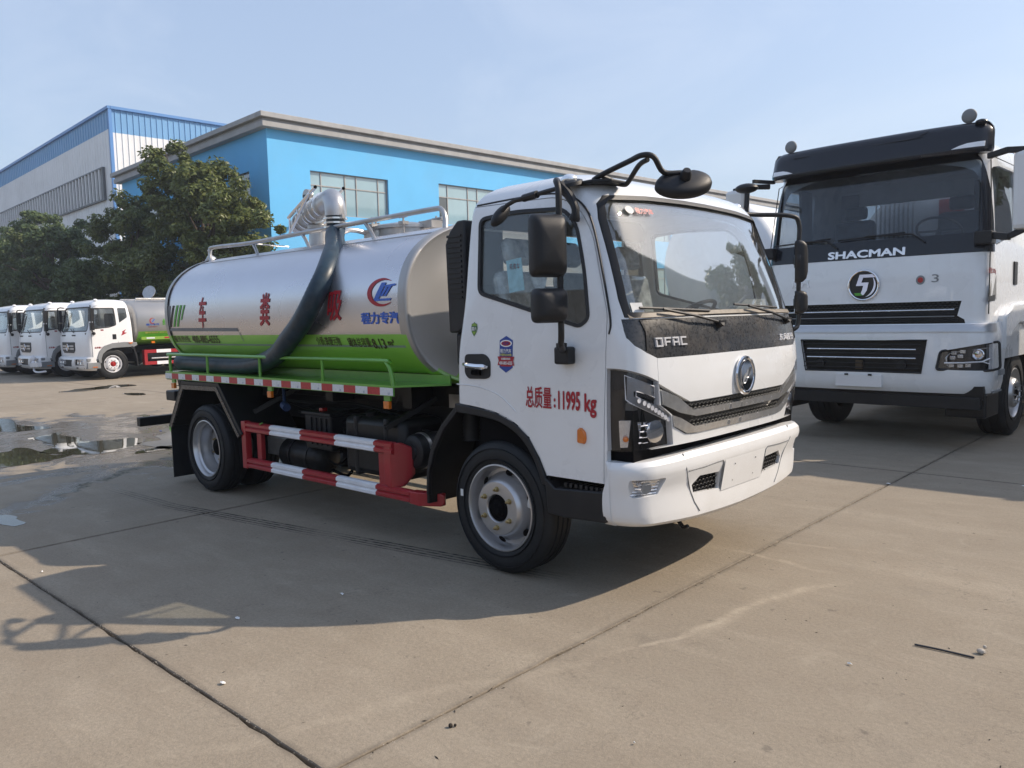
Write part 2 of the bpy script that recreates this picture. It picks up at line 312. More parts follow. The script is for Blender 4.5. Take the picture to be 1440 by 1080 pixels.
class MB:
    def __init__(s): s.v = []; s.f = []; s.m = []; s.cm = 0
    def add(s, vs, fs, m=None):
        b = len(s.v); s.v += [tuple(v) for v in vs]; s.f += [tuple(i+b for i in f) for f in fs]; s.m += [s.cm if m is None else m]*len(fs); return s
    def box(s, a, b, m=None, rot=None, c=None):
        x0,y0,z0 = a; x1,y1,z1 = b
        vs = [Vector(q) for q in ((x0,y0,z0),(x1,y0,z0),(x1,y1,z0),(x0,y1,z0),(x0,y0,z1),(x1,y0,z1),(x1,y1,z1),(x0,y1,z1))]
        if rot is not None:
            c = Vector(c) if c else (vs[0]+vs[6])/2
            vs = [rot @ (q-c) + c for q in vs]
        return s.add(vs, [(0,3,2,1),(4,5,6,7),(0,1,5,4),(1,2,6,5),(2,3,7,6),(3,0,4,7)], m)
    def bar(s, a, b, w_, h, m=None, up=(0,0,1)):
        a = Vector(a); b = Vector(b); d = (b-a).normalized(); u = d.cross(Vector(up)).normalized(); v = u.cross(d)
        vs = [p + u*sx*w_/2 + v*sz*h/2 for p in (a,b) for sx,sz in ((-1,-1),(1,-1),(1,1),(-1,1))]
        return s.add(vs, [(0,1,2,3),(7,6,5,4),(0,4,5,1),(1,5,6,2),(2,6,7,3),(3,7,4,0)], m)
    def tube(s, pts, r, n=10, m=None, smooth=0, closed=False, cap=True):
        P = smoothpath(pts, smooth) if smooth else [Vector(p) for p in pts]
        rs = r if isinstance(r, (list, tuple)) else [r]*len(P)
        if len(rs) != len(P): rs = [rs[min(len(rs)-1, int(i*len(rs)/len(P)))] for i in range(len(P))]
        N_ = len(P); vs = []; T0 = None; U = None
        for i, p in enumerate(P):
            if closed: T = (P[(i+1) % N_]-P[i-1])
            else: T = P[min(i+1,N_-1)]-P[max(i-1,0)]
            T = T.normalized() if T.length > 1e-9 else Vector((0,0,1))
            if U is None: U = frame(T)[0]
            else:
                U = (U - T*U.dot(T)); U = U.normalized() if U.length > 1e-6 else frame(T)[0]
            V = T.cross(U)
            for k in range(n):
                a = 2*math.pi*k/n; vs.append(p + (U*math.cos(a)+V*math.sin(a))*rs[i])
        fs = []
        for i in range(N_ if closed else N_-1):
            for k in range(n):
                a = i*n+k; b = i*n+(k+1)%n; c = ((i+1)%N_)*n+(k+1)%n; d = ((i+1)%N_)*n+k; fs.append((a,b,c,d))
        if cap and not closed: fs.append(tuple(range(n-1,-1,-1))); fs.append(tuple((N_-1)*n+k for k in range(n)))
        return s.add(vs, fs, m)
    def lathe(s, prof, o, d, n=32, m=None, cap=True):
        u, v, w_ = frame(d); o = Vector(o); vs = []
        for (r, h) in prof:
            for k in range(n):
                a = 2*math.pi*k/n; vs.append(o + w_*h + (u*math.cos(a)+v*math.sin(a))*r)
        fs = []; mm = []
        for i in range(len(prof)-1):
            for k in range(n): fs.append((i*n+k, i*n+(k+1)%n, (i+1)*n+(k+1)%n, (i+1)*n+k))
        if cap and prof[0][0] > 1e-6: fs.append(tuple(range(n-1,-1,-1)))
        if cap and prof[-1][0] > 1e-6: fs.append(tuple((len(prof)-1)*n+k for k in range(n)))
        return s.add(vs, fs, m)
    def prism(s, poly, ax, a, b, m=None):
        """poly in the two other axes (in xyz order), extruded along ax from a to b"""
        def P(q, t): q = list(q); q.insert(ax, t); return q
        n = len(poly); vs = [P(q, a) for q in poly] + [P(q, b) for q in poly]
        fs = [tuple(range(n-1,-1,-1)), tuple(range(n, 2*n))] + [(i, (i+1)%n, n+(i+1)%n, n+i) for i in range(n)]
        return s.add(vs, fs, m)
    def sphere(s, c, r, n=12, k=8, m=None, sc_=(1,1,1)):
        c = Vector(c); vs = [c+Vector((0,0,-r*sc_[2]))]
        for i in range(1, k):
            t = math.pi*i/k
            for j in range(n): a = 2*math.pi*j/n; vs.append(c+Vector((r*math.sin(t)*math.cos(a)*sc_[0], r*math.sin(t)*math.sin(a)*sc_[1], -r*math.cos(t)*sc_[2])))
        vs.append(c+Vector((0,0,r*sc_[2]))); fs = [(0, 1+(j+1)%n, 1+j) for j in range(n)]
        for i in range(k-2):
            for j in range(n): a = 1+i*n+j; b = 1+i*n+(j+1)%n; fs.append((a, b, b+n, a+n))
        e = len(vs)-1; o = 1+(k-2)*n; fs += [(e, o+j, o+(j+1)%n) for j in range(n)]
        return s.add(vs, fs, m)
    def mesh(s, name='m', fix=True):
        me = bpy.data.meshes.new(name); me.from_pydata(s.v, [], s.f); me.update()
        me.polygons.foreach_set('material_index', s.m)
        if fix:
            b = bmesh.new(); b.from_mesh(me); bmesh.ops.recalc_face_normals(b, faces=b.faces); b.to_mesh(me); b.free()
        return me
    def build(s, name, m, parent=None, smooth=35, bev=0, label=None, fix=True):
        return link(name, s.mesh(name, fix), m, parent, smooth, bev, label)
def rbox(a, b, r=.02, n=3):
    return MB().box(a, b)
def BO(base, *ops):
    o = bpy.data.objects.new('tmp', base); COL.objects.link(o); tmp = [o]
    for op, me in ops:
        c = bpy.data.objects.new('tmpc', me); COL.objects.link(c); tmp.append(c)
        md = o.modifiers.new('b', 'BOOLEAN'); md.operation = {'D':'DIFFERENCE','I':'INTERSECT','U':'UNION'}[op]; md.solver = 'EXACT'; md.object = c
    dg = bpy.context.evaluated_depsgraph_get(); dg.update()
    me = bpy.data.meshes.new_from_object(o.evaluated_get(dg))
    for q in tmp: bpy.data.objects.remove(q)
    return me
def offs(poly, d):
    """offset a polygon outwards by d"""
    n = len(poly); A = sum(poly[i][0]*poly[(i+1)%n][1]-poly[(i+1)%n][0]*poly[i][1] for i in range(n)); s_ = 1 if A > 0 else -1; out = []
    for i in range(n):
        p0 = Vector(poly[i-1]); p1 = Vector(poly[i]); p2 = Vector(poly[(i+1)%n]); a = (p1-p0).normalized(); b = (p2-p1).normalized()
        na = Vector((a.y, -a.x))*s_; nb = Vector((b.y, -b.x))*s_; k = na+nb; k = k/max(.3, k.length_squared)*2
        q = p1 + k*d; out.append((q.x, q.y))
    return out
def roundpoly(poly, r, k=4):
    n = len(poly); out = []
    for i in range(n):
        p0 = Vector(poly[i-1]); p1 = Vector(poly[i]); p2 = Vector(poly[(i+1)%n])
        a = (p0-p1); b = (p2-p1); ra = min(r if not isinstance(r,(list,tuple)) else r[i], a.length*.45, b.length*.45)
        if ra < 1e-4: out.append((p1.x,p1.y)); continue
        A = p1+a.normalized()*ra; B = p1+b.normalized()*ra
        for j in range(k+1):
            t = j/k; q = A*(1-t)**2 + p1*2*t*(1-t) + B*t*t; out.append((q.x, q.y))
    return out
def pch(tab, x):
    n = len(tab)
    if x <= tab[0][0]: return tab[0][1]
    if x >= tab[-1][0]: return tab[-1][1]
    i = max(j for j in range(n-1) if tab[j][0] <= x)
    h = [tab[j+1][0]-tab[j][0] for j in range(n-1)]; d = [(tab[j+1][1]-tab[j][1])/h[j] for j in range(n-1)]
    def mm(j):
        if j == 0: return d[0]
        if j == n-1: return d[-1]
        if d[j-1]*d[j] <= 0: return 0.
        w1 = 2*h[j]+h[j-1]; w2 = h[j]+2*h[j-1]; return (w1+w2)/(w1/d[j-1]+w2/d[j])
    t = (x-tab[i][0])/h[i]; a, b = tab[i][1], tab[i+1][1]
    return a*(1+2*t)*(1-t)**2+b*t*t*(3-2*t)+h[i]*mm(i)*t*(1-t)**2+h[i]*mm(i+1)*t*t*(t-1)
def lsurf(T, z, ins=0.):
    """ring of the cab body at height z, inset by ins"""
    yc = T.get('yc', 0.); xf = pch(T['xf'], z)-ins; hw = pch(T['hw'], z)-ins; xr = pch(T['xr'], z)+ins; r = max(.02, min(T['r'], hw*.45)-ins*.5); rr = T.get('rr', .05); bow = T['bow']; e = T.get('bexp', 3.5)
    def fx(t): return xf - bow*min(abs(t)/T.get('bw', 1.), 1.05)**e
    ring = []
    for k in range(25): t = -(hw-r)+2*(hw-r)*k/24; ring.append((fx(t), yc+t))
    for k in range(1, 8):
        a = math.pi/2*k/8; t = hw-r+r*math.sin(a); ring.append((fx(t)-r+r*math.cos(a), yc+t))
    xs = fx(hw)-r
    for k in range(13): ring.append((xs+(xr+rr-xs)*k/12, yc+hw))
    for k in range(1, 4): a = math.pi/2*k/4; ring.append((xr+rr-rr*math.sin(a), yc+hw-rr+rr*math.cos(a)))
    for k in range(9): ring.append((xr, yc+(hw-rr)*(1-2*k/8)))
    for k in range(1, 4): a = math.pi/2*k/4; ring.append((xr+rr-rr*math.cos(a), yc-(hw-rr)-rr*math.sin(a)))
    for k in range(13): ring.append((xr+rr+(xs-xr-rr)*k/12, yc-hw))
    for k in range(1, 8):
        a = math.pi/2*k/8; t = hw-r+r*math.cos(a); ring.append((fx(t)-r+r*math.sin(a), yc-t))
    return ring
def loft(T, zs, ins=0.):
    z0, z1 = zs[0], zs[-1]; mb = MB(); vs = []; n = None
    for z in zs:
        zz = z0+ins+(z-z0)*(z1-z0-2*ins)/(z1-z0); rg = lsurf(T, z, ins); n = len(rg); vs += [(x, y, zz) for x, y in rg]
    fs = [(i*n+k, i*n+(k+1)%n, (i+1)*n+(k+1)%n, (i+1)*n+k) for i in range(len(zs)-1) for k in range(n)]
    fs.append(tuple(range(n-1,-1,-1))); fs.append(tuple((len(zs)-1)*n+k for k in range(n)))
    mb.add(vs, fs); return mb.mesh('loft')
def frontx(T, y, z):
    """x of the front surface at y, z"""
    yc = T.get('yc', 0.); xf = pch(T['xf'], z); hw = pch(T['hw'], z); r = T['r']; t = min(abs(y-yc), hw-.001)
    X = xf-T['bow']*min(t/T.get('bw', 1.), 1.05)**T.get('bexp', 3.5); e = t-(hw-r)
    return X if e <= 0 else X-r+math.sqrt(max(r*r-e*e, 0))

def text_mesh(s, size=1., bold=0., ext=0., align='LEFT', sx=1., shear=0., spacing=1.):
    """flat lettering; weight is added by stacking shifted copies a fraction of a millimetre apart"""
    cu = bpy.data.curves.new('t', 'FONT'); cu.body = s; cu.size = size; cu.extrude = ext; cu.align_x = align; cu.shear = shear; cu.space_character = spacing; cu.resolution_u = 3
    o = bpy.data.objects.new('t', cu); COL.objects.link(o); dg = bpy.context.evaluated_depsgraph_get(); dg.update()
    me = bpy.data.meshes.new_from_object(o.evaluated_get(dg)); bpy.data.objects.remove(o); bpy.data.curves.remove(cu)
    if bold > 0:
        b = bmesh.new(); c = .7
        for k, (dx, dy) in enumerate(((0,0),(1,0),(-1,0),(0,1),(0,-1),(c,c),(-c,c),(c,-c),(-c,-c))):
            m2 = me.copy(); m2.transform(Matrix.Translation((dx*bold, dy*bold, k*.00012))); b.from_mesh(m2); bpy.data.meshes.remove(m2)
        b.to_mesh(me); b.free()
    return me
def fitbox(me, u0, v0, u1, v1):
    """scale a flat mesh into the rectangle u0..u1, v0..v1"""
    n = len(me.vertices); co = np.empty(n*3); me.vertices.foreach_get('co', co); co = co.reshape(-1,3); a = co.min(0); b = co.max(0)
    co[:,0] = u0+(co[:,0]-a[0])/(b[0]-a[0])*(u1-u0); co[:,1] = v0+(co[:,1]-a[1])/(b[1]-a[1])*(v1-v0); me.vertices.foreach_set('co', co.ravel()); return me
def slice_mesh(me, du=None, dv=None):
    b = bmesh.new(); b.from_mesh(me)
    xs = [v.co.x for v in b.verts]; ys = [v.co.y for v in b.verts]
    if du:
        x = min(xs)+du
        while x < max(xs): bmesh.ops.bisect_plane(b, geom=b.verts[:]+b.edges[:]+b.faces[:], plane_co=(x,0,0), plane_no=(1,0,0)); x += du
    if dv:
        y = min(ys)+dv
        while y < max(ys): bmesh.ops.bisect_plane(b, geom=b.verts[:]+b.edges[:]+b.faces[:], plane_co=(0,y,0), plane_no=(0,1,0)); y += dv
    b.to_mesh(me); b.free(); return me
def mapmesh(me, f):
    for v in me.vertices: v.co = f(v.co.x, v.co.y, v.co.z)
    me.update(); return me
def polymesh(polys, name='p'):
    """flat mesh from lists of 2d polygons"""
    mb = MB()
    for p in polys: mb.add([(x, y, 0) for x, y in p], [tuple(range(len(p)))])
    me = mb.mesh(name, fix=False); b = bmesh.new(); b.from_mesh(me); bmesh.ops.triangulate(b, faces=b.faces); b.to_mesh(me); b.free(); return me
def strokes(segs, w_):
    out = []
    for (x0,y0,x1,y1) in segs:
        d = Vector((x1-x0, y1-y0)); d.normalize(); n_ = Vector((-d.y, d.x))*w_/2; out.append([(x0+n_.x, y0+n_.y), (x0-n_.x, y0-n_.y), (x1-n_.x, y1-n_.y), (x1+n_.x, y1+n_.y)])
    return out
def crescent(cx, cy, R1, a0, a1, wmax, n=28, kx=1.):
    out = []; inn = []
    for i in range(n+1):
        t = i/n; a = R(a0+(a1-a0)*t); w_ = wmax*math.sin(math.pi*t)**.8+.001
        out.append((cx+kx*R1*math.cos(a), cy+R1*math.sin(a))); inn.append((cx+kx*(R1-w_)*math.cos(a), cy+(R1-w_)*math.sin(a)))
    return [[out[i], out[i+1], inn[i+1], inn[i]] for i in range(n)]
def ellipse(cx, cy, rx, ry, n=28): return [(cx+rx*math.cos(2*math.pi*i/n), cy+ry*math.sin(2*math.pi*i/n)) for i in range(n)]
# ================================================================== the tanker truck in the foreground
YC = 1.03
CAB = dict(yc=YC, xf=[(.45,1.0),(.8,1.02),(.95,1.04),(1.16,1.06),(1.32,1.05),(1.45,1.03),(1.53,1.00),(1.7,.945),(2.0,.835),(2.18,.755),(2.27,.68),(2.33,.56),(2.37,.38),(2.385,.2)],
 hw=[(.45,1.02),(1.0,1.03),(1.35,1.02),(1.5,1.008),(2.0,.96),(2.2,.935),(2.28,.89),(2.34,.80),(2.375,.6),(2.385,.3)],
 xr=[(.45,-.35),(1.25,-.35),(1.65,-.305),(2.24,-.265),(2.3,-.23),(2.35,-.15),(2.385,.05)], r=.13, bow=.09)
BUM = dict(yc=YC, xf=[(.33,1.0),(.37,1.035),(.6,1.045),(.68,1.07),(.72,1.08),(.77,1.075),(.80,1.05)], hw=[(.33,.99),(.4,1.03),(.6,1.045),(.75,1.045),(.8,1.03)], xr=[(.3,.82),(.8,.82)], r=.16, bow=.09, rr=.006)
ZC = [.64,.72,.80,.88,.96,1.04,1.12,1.18,1.24,1.30,1.36,1.42,1.48,1.54,1.60,1.68,1.76,1.84,1.92,2.0,2.06,2.12,2.17,2.21,2.25,2.28,2.305,2.33,2.35,2.365,2.377,2.385]
def my(poly): return [(2*YC-y, z) for y, z in reversed(poly)]           # mirror a front (y, z) polygon
def sym(half): return half + [(2*YC-y, z) for y, z in reversed(half)]
hero = thing('tanker_truck', 'silver and green vacuum tanker truck with white cab, nearest and largest in the photo', 'truck', (0, YC, 0))
ORG[hero.name] = Vector((0, YC, 0))

DOORWIN = roundpoly([(-.165,1.695),(-.18,2.15),(.09,2.168),(.475,2.145),(.575,2.05),(.645,1.80),(.685,1.53),(.62,1.485)], [.05,.05,.1,.06,.1,.1,.04,.03])
DOOR = roundpoly([(-.345,1.03),(-.345,1.24),(-.298,1.65),(-.272,2.222),(.42,2.207),(.575,2.14),(.675,1.99),(.797,1.555),(.797,1.27),(.775,.655),(.383,.655),(.335,.755),(.255,.868),(.15,.94),(0,.992),(-.15,1.012)], [.01,.03,.05,.05,.12,.08,.1,.04,.02,.0,.0,.03,.03,.05,.05,.05])
ARCH = [(-.6,.3),(-.6,1.03),(-.345,1.025),(-.15,1.008),(0,.986),(.15,.934),(.252,.862),(.33,.75),(.378,.655),(.40,.3)]
WS = sym([(.078,1.548),(.079,1.63),(.118,2.06),(.135,2.14),(.17,2.178),(.5,2.198),(.9,2.208)])
PANEL = sym([(.055,1.522),(.05,1.47),(.05,1.43),(.071,1.39),(.12,1.352),(.187,1.322),(.6,1.314)])
HOOD = sym([(.187,1.318),(.186,1.25),(.185,1.185),(.30,1.13),(.449,1.068)])
GRILL = sym([(.185,1.181),(.449,1.064)][:1] + [(.20,1.08),(.295,1.04),(.31,.945),(.40,.905),(.451,.89)])
# grille opening: upper edge is the hood's lower edge
GRILL = [(.187,1.179),(.207,1.07),(.300,1.012),(.318,.945),(.43,.893),(.50,.885)]
GRILL = GRILL + [(2*YC-y, z) for y, z in reversed(GRILL)] + [(2*YC-.449,1.063),(.449,1.063)]
HLF = [(-.2,1.30),(.012,1.268),(.03,1.262),(.10,1.232),(.180,1.196),(.193,1.071),(.290,1.006),(.332,.846),(.10,.836),(-.2,.832)]
outer = loft(CAB, ZC); inner = loft(CAB, ZC, .035)
shell = BO(outer, ('D', inner))
def PR(poly, ax, a, b): return MB().prism(poly, ax, a, b).mesh('c')
def my_side(poly, a, b): return PR(poly, 1, 2*YC-b, 2*YC-a)
gap = .0045
cut = [('D', PR(offs(DOOR, gap), 1, -.4, .145)), ('D', my_side(offs(DOOR, gap), -.4, .145)), ('D', PR([(-.6,.22),(-.6,1.03),(-.345,1.025),(-.15,1.008),(0,.986),(.15,.934),(.252,.862),(.33,.75),(.378,.652),(.80,.652),(.80,.836),(1.5,.836),(1.5,.22)], 1, -1.1, 4.1)),
       ('D', PR(WS, 0, .45, 1.4)), ('D', PR(offs(PANEL, .003), 0, .75, 1.4)), ('D', PR(offs(HOOD, .003), 0, .75, 1.4)), ('D', PR(offs(GRILL, .002), 0, .75, 1.4)),
       ('D', PR(offs(HLF, .003), 0, .805, 1.4)), ('D', PR(offs(my(HLF), .003), 0, .805, 1.4)), 
       ('D', MB().box((-.6,.35,1.75),(-.1,1.71,2.1)).mesh())]
cab = link('cab_body', BO(shell, *cut), 'white paint', hero, 30)
DR = BO(shell, ('I', PR(DOOR, 1, -.4, .14)), ('D', PR(DOORWIN, 1, -.4, 3)))
door_r = link('door', DR, 'white paint', hero, 30)
DL = BO(shell, ('I', my_side(DOOR, -.4, .14)), ('D', PR(DOORWIN, 1, -.4, 3)))
door_l = link('door', DL, 'white paint', hero, 30)
link('hood', BO(shell, ('I', PR(HOOD, 0, .75, 1.4))), 'white paint', hero, 30)
o2 = loft(CAB, ZC, .003); i2 = loft(CAB, ZC, .03)
link('cowl_panel', BO(o2, ('D', i2), ('I', PR(PANEL, 0, .75, 1.4))), 'panel black', hero, 30)
ga = loft(CAB, ZC, .008); gb = loft(CAB, ZC, .013); gsh = BO(ga, ('D', gb))
link('windscreen', BO(gsh, ('I', PR(offs(WS, -.001), 0, .45, 1.4))), 'windscreen glass', hero, 30)
link('window_glass', BO(gsh, ('I', PR(offs(DOORWIN, -.001), 1, -.4, .4))), 'glass', door_r, 30)
link('window_glass', BO(gsh, ('I', my_side(offs(DOORWIN, -.001), -.4, .4))), 'glass', door_l, 30)
# rubber seals: rings of the cab surface
s0 = loft(CAB, ZC, -.004); s1 = loft(CAB, ZC, .02); ssh = BO(s0, ('D', s1))
link('windscreen_seal', BO(ssh, ('I', PR(offs(WS, .014), 0, .45, 1.4)), ('D', PR(offs(WS, -.012), 0, .4, 1.5))), 'black plastic', hero, 30)
link('window_seal', BO(ssh, ('I', PR(offs(DOORWIN, .004), 1, -.4, .4)), ('D', PR(offs(DOORWIN, -.017), 1, -.5, .5))), 'black plastic', door_r, 30)
link('window_seal', BO(ssh, ('I', my_side(offs(DOORWIN, .004), -.4, .4)), ('D', my_side(offs(DOORWIN, -.017), -.5, .5))), 'black plastic', door_l, 30)
# surface mapping helpers
def fs(off=0.):
    return lambda y, z, e=0.: Vector((frontx(CAB, y, z)+off+e, y, z))
def ss(off=0.):
    return lambda x, z, e=0.: Vector((x, YC-pch(CAB['hw'], z)-off-e, z))

# black window-line ribs on the roof edge and drip
MB().tube([ (x, YC-pch(CAB['hw'], z)-.003, z) for x, z in smoothpath([(-.27,2.235,0),(.2,2.236,0),(.43,2.225,0),(.60,2.155,0),(.70,1.99,0),(.815,1.56,0),(.82,1.45,0)], 5) for x, z in [(x, z)]] if False else
          [(q.x, YC-pch(CAB['hw'], q.y)+.002, q.y) for q in smoothpath([(-.22,2.232,0),(.2,2.240,0),(.44,2.222,0),(.60,2.150,0),(.695,1.99,0),(.813,1.56,0),(.815,1.45,0)], 6)], .006, 6).build('door_seal', 'black plastic', hero)

# ---- black inner body behind gaps
inn = MB(); inn.box((-.2,.06,.72),(.93,2.0,1.05)); inn.box((.80,.12,.84),(.945,1.94,1.28)); inn.build('bulkhead', 'underside', hero)
# ---- interior
mi = MB(); mi.prism([(.50,1.10),(.50,1.42),(.58,1.50),(.90,1.54),(.93,1.48),(.93,1.10)], 1, .08, 1.98); mi.box((.47,.85,1.10),(.55,1.25,1.44)); mi.build('dashboard', 'dash', hero, 30, .02)
MB().box((-.30,.06,1.05),(.93,2.0,1.09)).build('cab_floor', 'dash', hero)
for (y0, y1, wrap) in ((.12,.56,1), (.70,1.05,0), (1.30,1.76,1)):
    st = MB(); st.box((-.10,y0,1.12),(.38,y1,1.34)); s_ = st.build('seat', 'seat cloth', hero, 40, .06)
    rot = Matrix.Rotation(R(-12), 3, 'Y')
    sb = MB(); sb.box((-.12,y0+.01,1.30),(.0,y1-.01,1.84), rot=rot); sb.build('backrest', 'plastic wrap' if wrap else 'seat cloth', s_, 40, .05)
    hb = MB(); hb.box((-.16,y0+.1,1.87),(-.07,y1-.1,2.04), rot=rot); hb.build('headrest', 'plastic wrap' if wrap else 'seat cloth', s_, 40, .04)
MB().box((-.262,.36,1.76),(-.255,1.70,2.09)).build('rear_window', 'glass', hero, 0)
rt_ = MB(); rt_.box((-.285,.09,1.08),(-.262,1.97,1.752)); rt_.box((-.262,.10,1.752),(-.245,.352,2.10)); rt_.box((-.262,1.708,1.752),(-.245,1.96,2.10)); rt_.box((-.235,.14,2.10),(-.215,1.92,2.26)); rt_.build('rear_trim', 'dash', hero, 0)
t_ = Matrix.Rotation(R(-32), 3, 'Y')
st = MB(); cen = Vector((.40,1.53,1.52)); ring = [cen + t_ @ Vector((.20*math.cos(a), .20*math.sin(a), 0)) for a in [2*math.pi*i/28 for i in range(28)]]
st.tube(ring, .014, 8, closed=True)
for a in (R(90), R(210), R(330)): st.tube([cen, cen + t_ @ Vector((.2*math.cos(a), .2*math.sin(a), 0))], .012, 6)
st.tube([cen, cen + Vector((.22,0,-.22))], .025, 8); st.build('steering_wheel', 'black plastic', hero)
# poster and dash papers seen through the glass
pm = MB(); pm.box((.03,.095,1.70),(.15,.10,1.89), rot=Matrix.Rotation(R(-6), 3, 'Y')); pm.build('window_poster', 'poster blue', hero, 0)
tm = text_mesh('吸粪车', .07, .001); fitbox(tm, .05, 1.83, .13, 1.865); mapmesh(tm, lambda u, v, w_: Vector((u, .093, v))); link('poster_lettering', tm, 'letter red', hero, 0)
MB().box((.74,.30,1.545),(.90,.52,1.549), rot=Matrix.Rotation(R(3),3,'X')).build('dash_paper', 'paper', hero, 0)
MB().box((.72,1.60,1.55),(.86,1.75,1.60), rot=Matrix.Rotation(R(25),3,'X')).build('dash_paper', 'paper', hero, 0)
# sun visors and header (dark roof lining)
MB().box((.30,.35,2.20),(.66,.90,2.225), rot=Matrix.Rotation(R(14),3,'Y')).build('sun_visor', 'interior grey', hero, 0, .008)
MB().box((.30,1.15,2.20),(.66,1.70,2.225), rot=Matrix.Rotation(R(14),3,'Y')).build('sun_visor', 'interior grey', hero, 0, .008)
MB().box((-.2,.2,2.27),(.55,1.86,2.29)).build('roof_lining', 'interior grey', hero, 0)

# loose protective film hanging over the seat edge
fl_ = MB(); rr_f = random.Random(6); gx_, gz_ = 9, 8; vs = [(-.06+.30*i/gx_+.012*rr_f.gauss(0,1), .105+.022*rr_f.gauss(0,1)+.01*j, 1.36+.50*j/gz_) for i in range(gx_+1) for j in range(gz_+1)]
fl_.add(vs, [(i*(gz_+1)+j, (i+1)*(gz_+1)+j, (i+1)*(gz_+1)+j+1, i*(gz_+1)+j+1) for i in range(gx_) for j in range(gz_) if (i < 2 or i > 6) and rr_f.random() < .8]); fl_.build('protective_film', 'plastic wrap', hero, 0, fix=False)
# small stickers on windscreen
def onws(off=.004): return lambda u, v, w_=0: Vector((frontx(CAB, u, v)+off+w_, u, v))
q = polymesh([ellipse(.300, 2.118, .032, .022)]); mapmesh(q, onws(.003)); link('round_sticker', q, 'paper', hero, 0)
q = text_mesh('程力汽车', .03, .0012); fitbox(q, .345, 2.10, .50, 2.135); mapmesh(q, onws(.003)); link('windscreen_lettering', q, 'letter red', hero, 0)
q = polymesh([[(.10,1.56),(.165,1.56),(.165,1.61),(.10,1.61)]]); mapmesh(q, onws(.003)); link('inspection_sticker', q, 'paper', hero, 0)

# ---- wipers
for (y0, z0, y1, z1) in ((.80,1.49,.15,1.577), (1.76,1.49,1.06,1.587)):
    wp = MB(); a = fs(.02)(y0, z0); b = fs(.035)(y1+.12, z1-.004); wp.tube([a, (a+b)/2+Vector((.025,0,0)), b], .008, 6)
    wp.tube([fs(.014)(y1-.02+i*.05, z1+.006+(-.004*i/2)) for i in range(13)], .007, 5); wp.tube([a+Vector((-.03,0,-.02)), a+Vector((.012,0,.0))], .02, 10)
    wp.box(a+Vector((-.02,-.03,-.012)), a+Vector((.012,.04,.012))); wp.build('wiper', 'black plastic', hero)
# dusty cowl strip below the glass
ck = [(.085,1.545),(.078,1.524)]
cw = MB(); ys = [.075+i*(2*YC-.15)/24 for i in range(25)]
vs = []
for y in ys:
    zt = 1.552+.012*(1-abs((y-YC)/.95)**2); vs += [fs(.006)(y, zt), fs(.012)(y, zt-.022), fs(-.015)(y, zt-.03)]
cw.add(vs, [(3*i+j, 3*i+3+j, 3*i+4+j, 3*i+1+j) for i in range(24) for j in (0,1)]); cw.build('cowl_strip', 'cowl dust', hero, 60)
# vertical seams of the cowl panel
for s_ in (-1, 1):
    MB().tube([fs(-.001)(YC+s_*(YC-y), z) for y, z in ((.121,1.52),(.132,1.458),(.12,1.36))], .003, 5).build('panel_seam', 'underside', hero)

# ---- door details, right side
def side_decal(me, off=.003): return mapmesh(me, lambda u, v, w_: ss(off)(u, v, w_))
hd = MB(); hp = roundpoly([(-.262,1.332),(-.09,1.336),(-.045,1.30),(-.045,1.20),(-.08,1.186),(-.23,1.183),(-.262,1.215)], .03)
n_ = len(hp); vs = [ss(.006)(x, z) for x, z in hp] + [ss(-.004)(x, z) for x, z in hp] ; hd.add(vs, [tuple(range(n_))]+[(i,(i+1)%n_,n_+(i+1)%n_,n_+i) for i in range(n_)])
hd.build('handle_recess', 'black plastic', door_r, 20)
hb = MB(); hb.tube([ss(.012)(-.262,1.272), ss(.03)(-.22,1.268), ss(.036)(-.15,1.262), ss(.03)(-.085,1.260), ss(.008)(-.072,1.258)], [.012,.015,.016,.017,.014], 10, smooth=4); hb.build('door_handle', 'chrome', door_r)
hl_ = MB(); hl_.tube([ss(.01)(-.19,1.222), ss(.012)(-.12,1.222)], .016, 10); hl_.build('key_lock', 'underside', door_r)
# marker lamp
mk = MB(); mpz = roundpoly([(.615,.945),(.640,.948),(.668,.925),(.672,.885),(.660,.858),(.612,.860)], .012)
n_ = len(mpz); c_ = (.642,.902); vs = [ss(.001)(x, z) for x, z in mpz] + [ss(.018)(c_[0]+(x-c_[0])*.8, c_[1]+(z-c_[1])*.85) for x, z in mpz]
mk.add(vs, [tuple(range(n_,2*n_))]+[(i,(i+1)%n_,n_+(i+1)%n_,n_+i) for i in range(n_)]); mk.build('side_marker_lamp', 'amber', door_r, 40)
# door lettering
t1 = text_mesh('总质量', .1, .0015); fitbox(t1, .238, 1.035, .430, 1.158); side_decal(t1); link('door_lettering', t1, 'letter red', door_r, 0)
t2 = text_mesh(':', .1, .004); fitbox(t2, .446, 1.045, .460, 1.098); side_decal(t2); link('door_lettering', t2, 'letter red', door_r, 0)
t3 = text_mesh('11995', .1, .0035); fitbox(t3, .478, 1.037, .632, 1.142); side_decal(t3); link('door_lettering', t3, 'letter red', door_r, 0)
t4 = text_mesh('kg', .1, .0030); fitbox(t4, .660, 1.005, .742, 1.135); side_decal(t4); link('door_lettering', t4, 'letter red', door_r, 0)
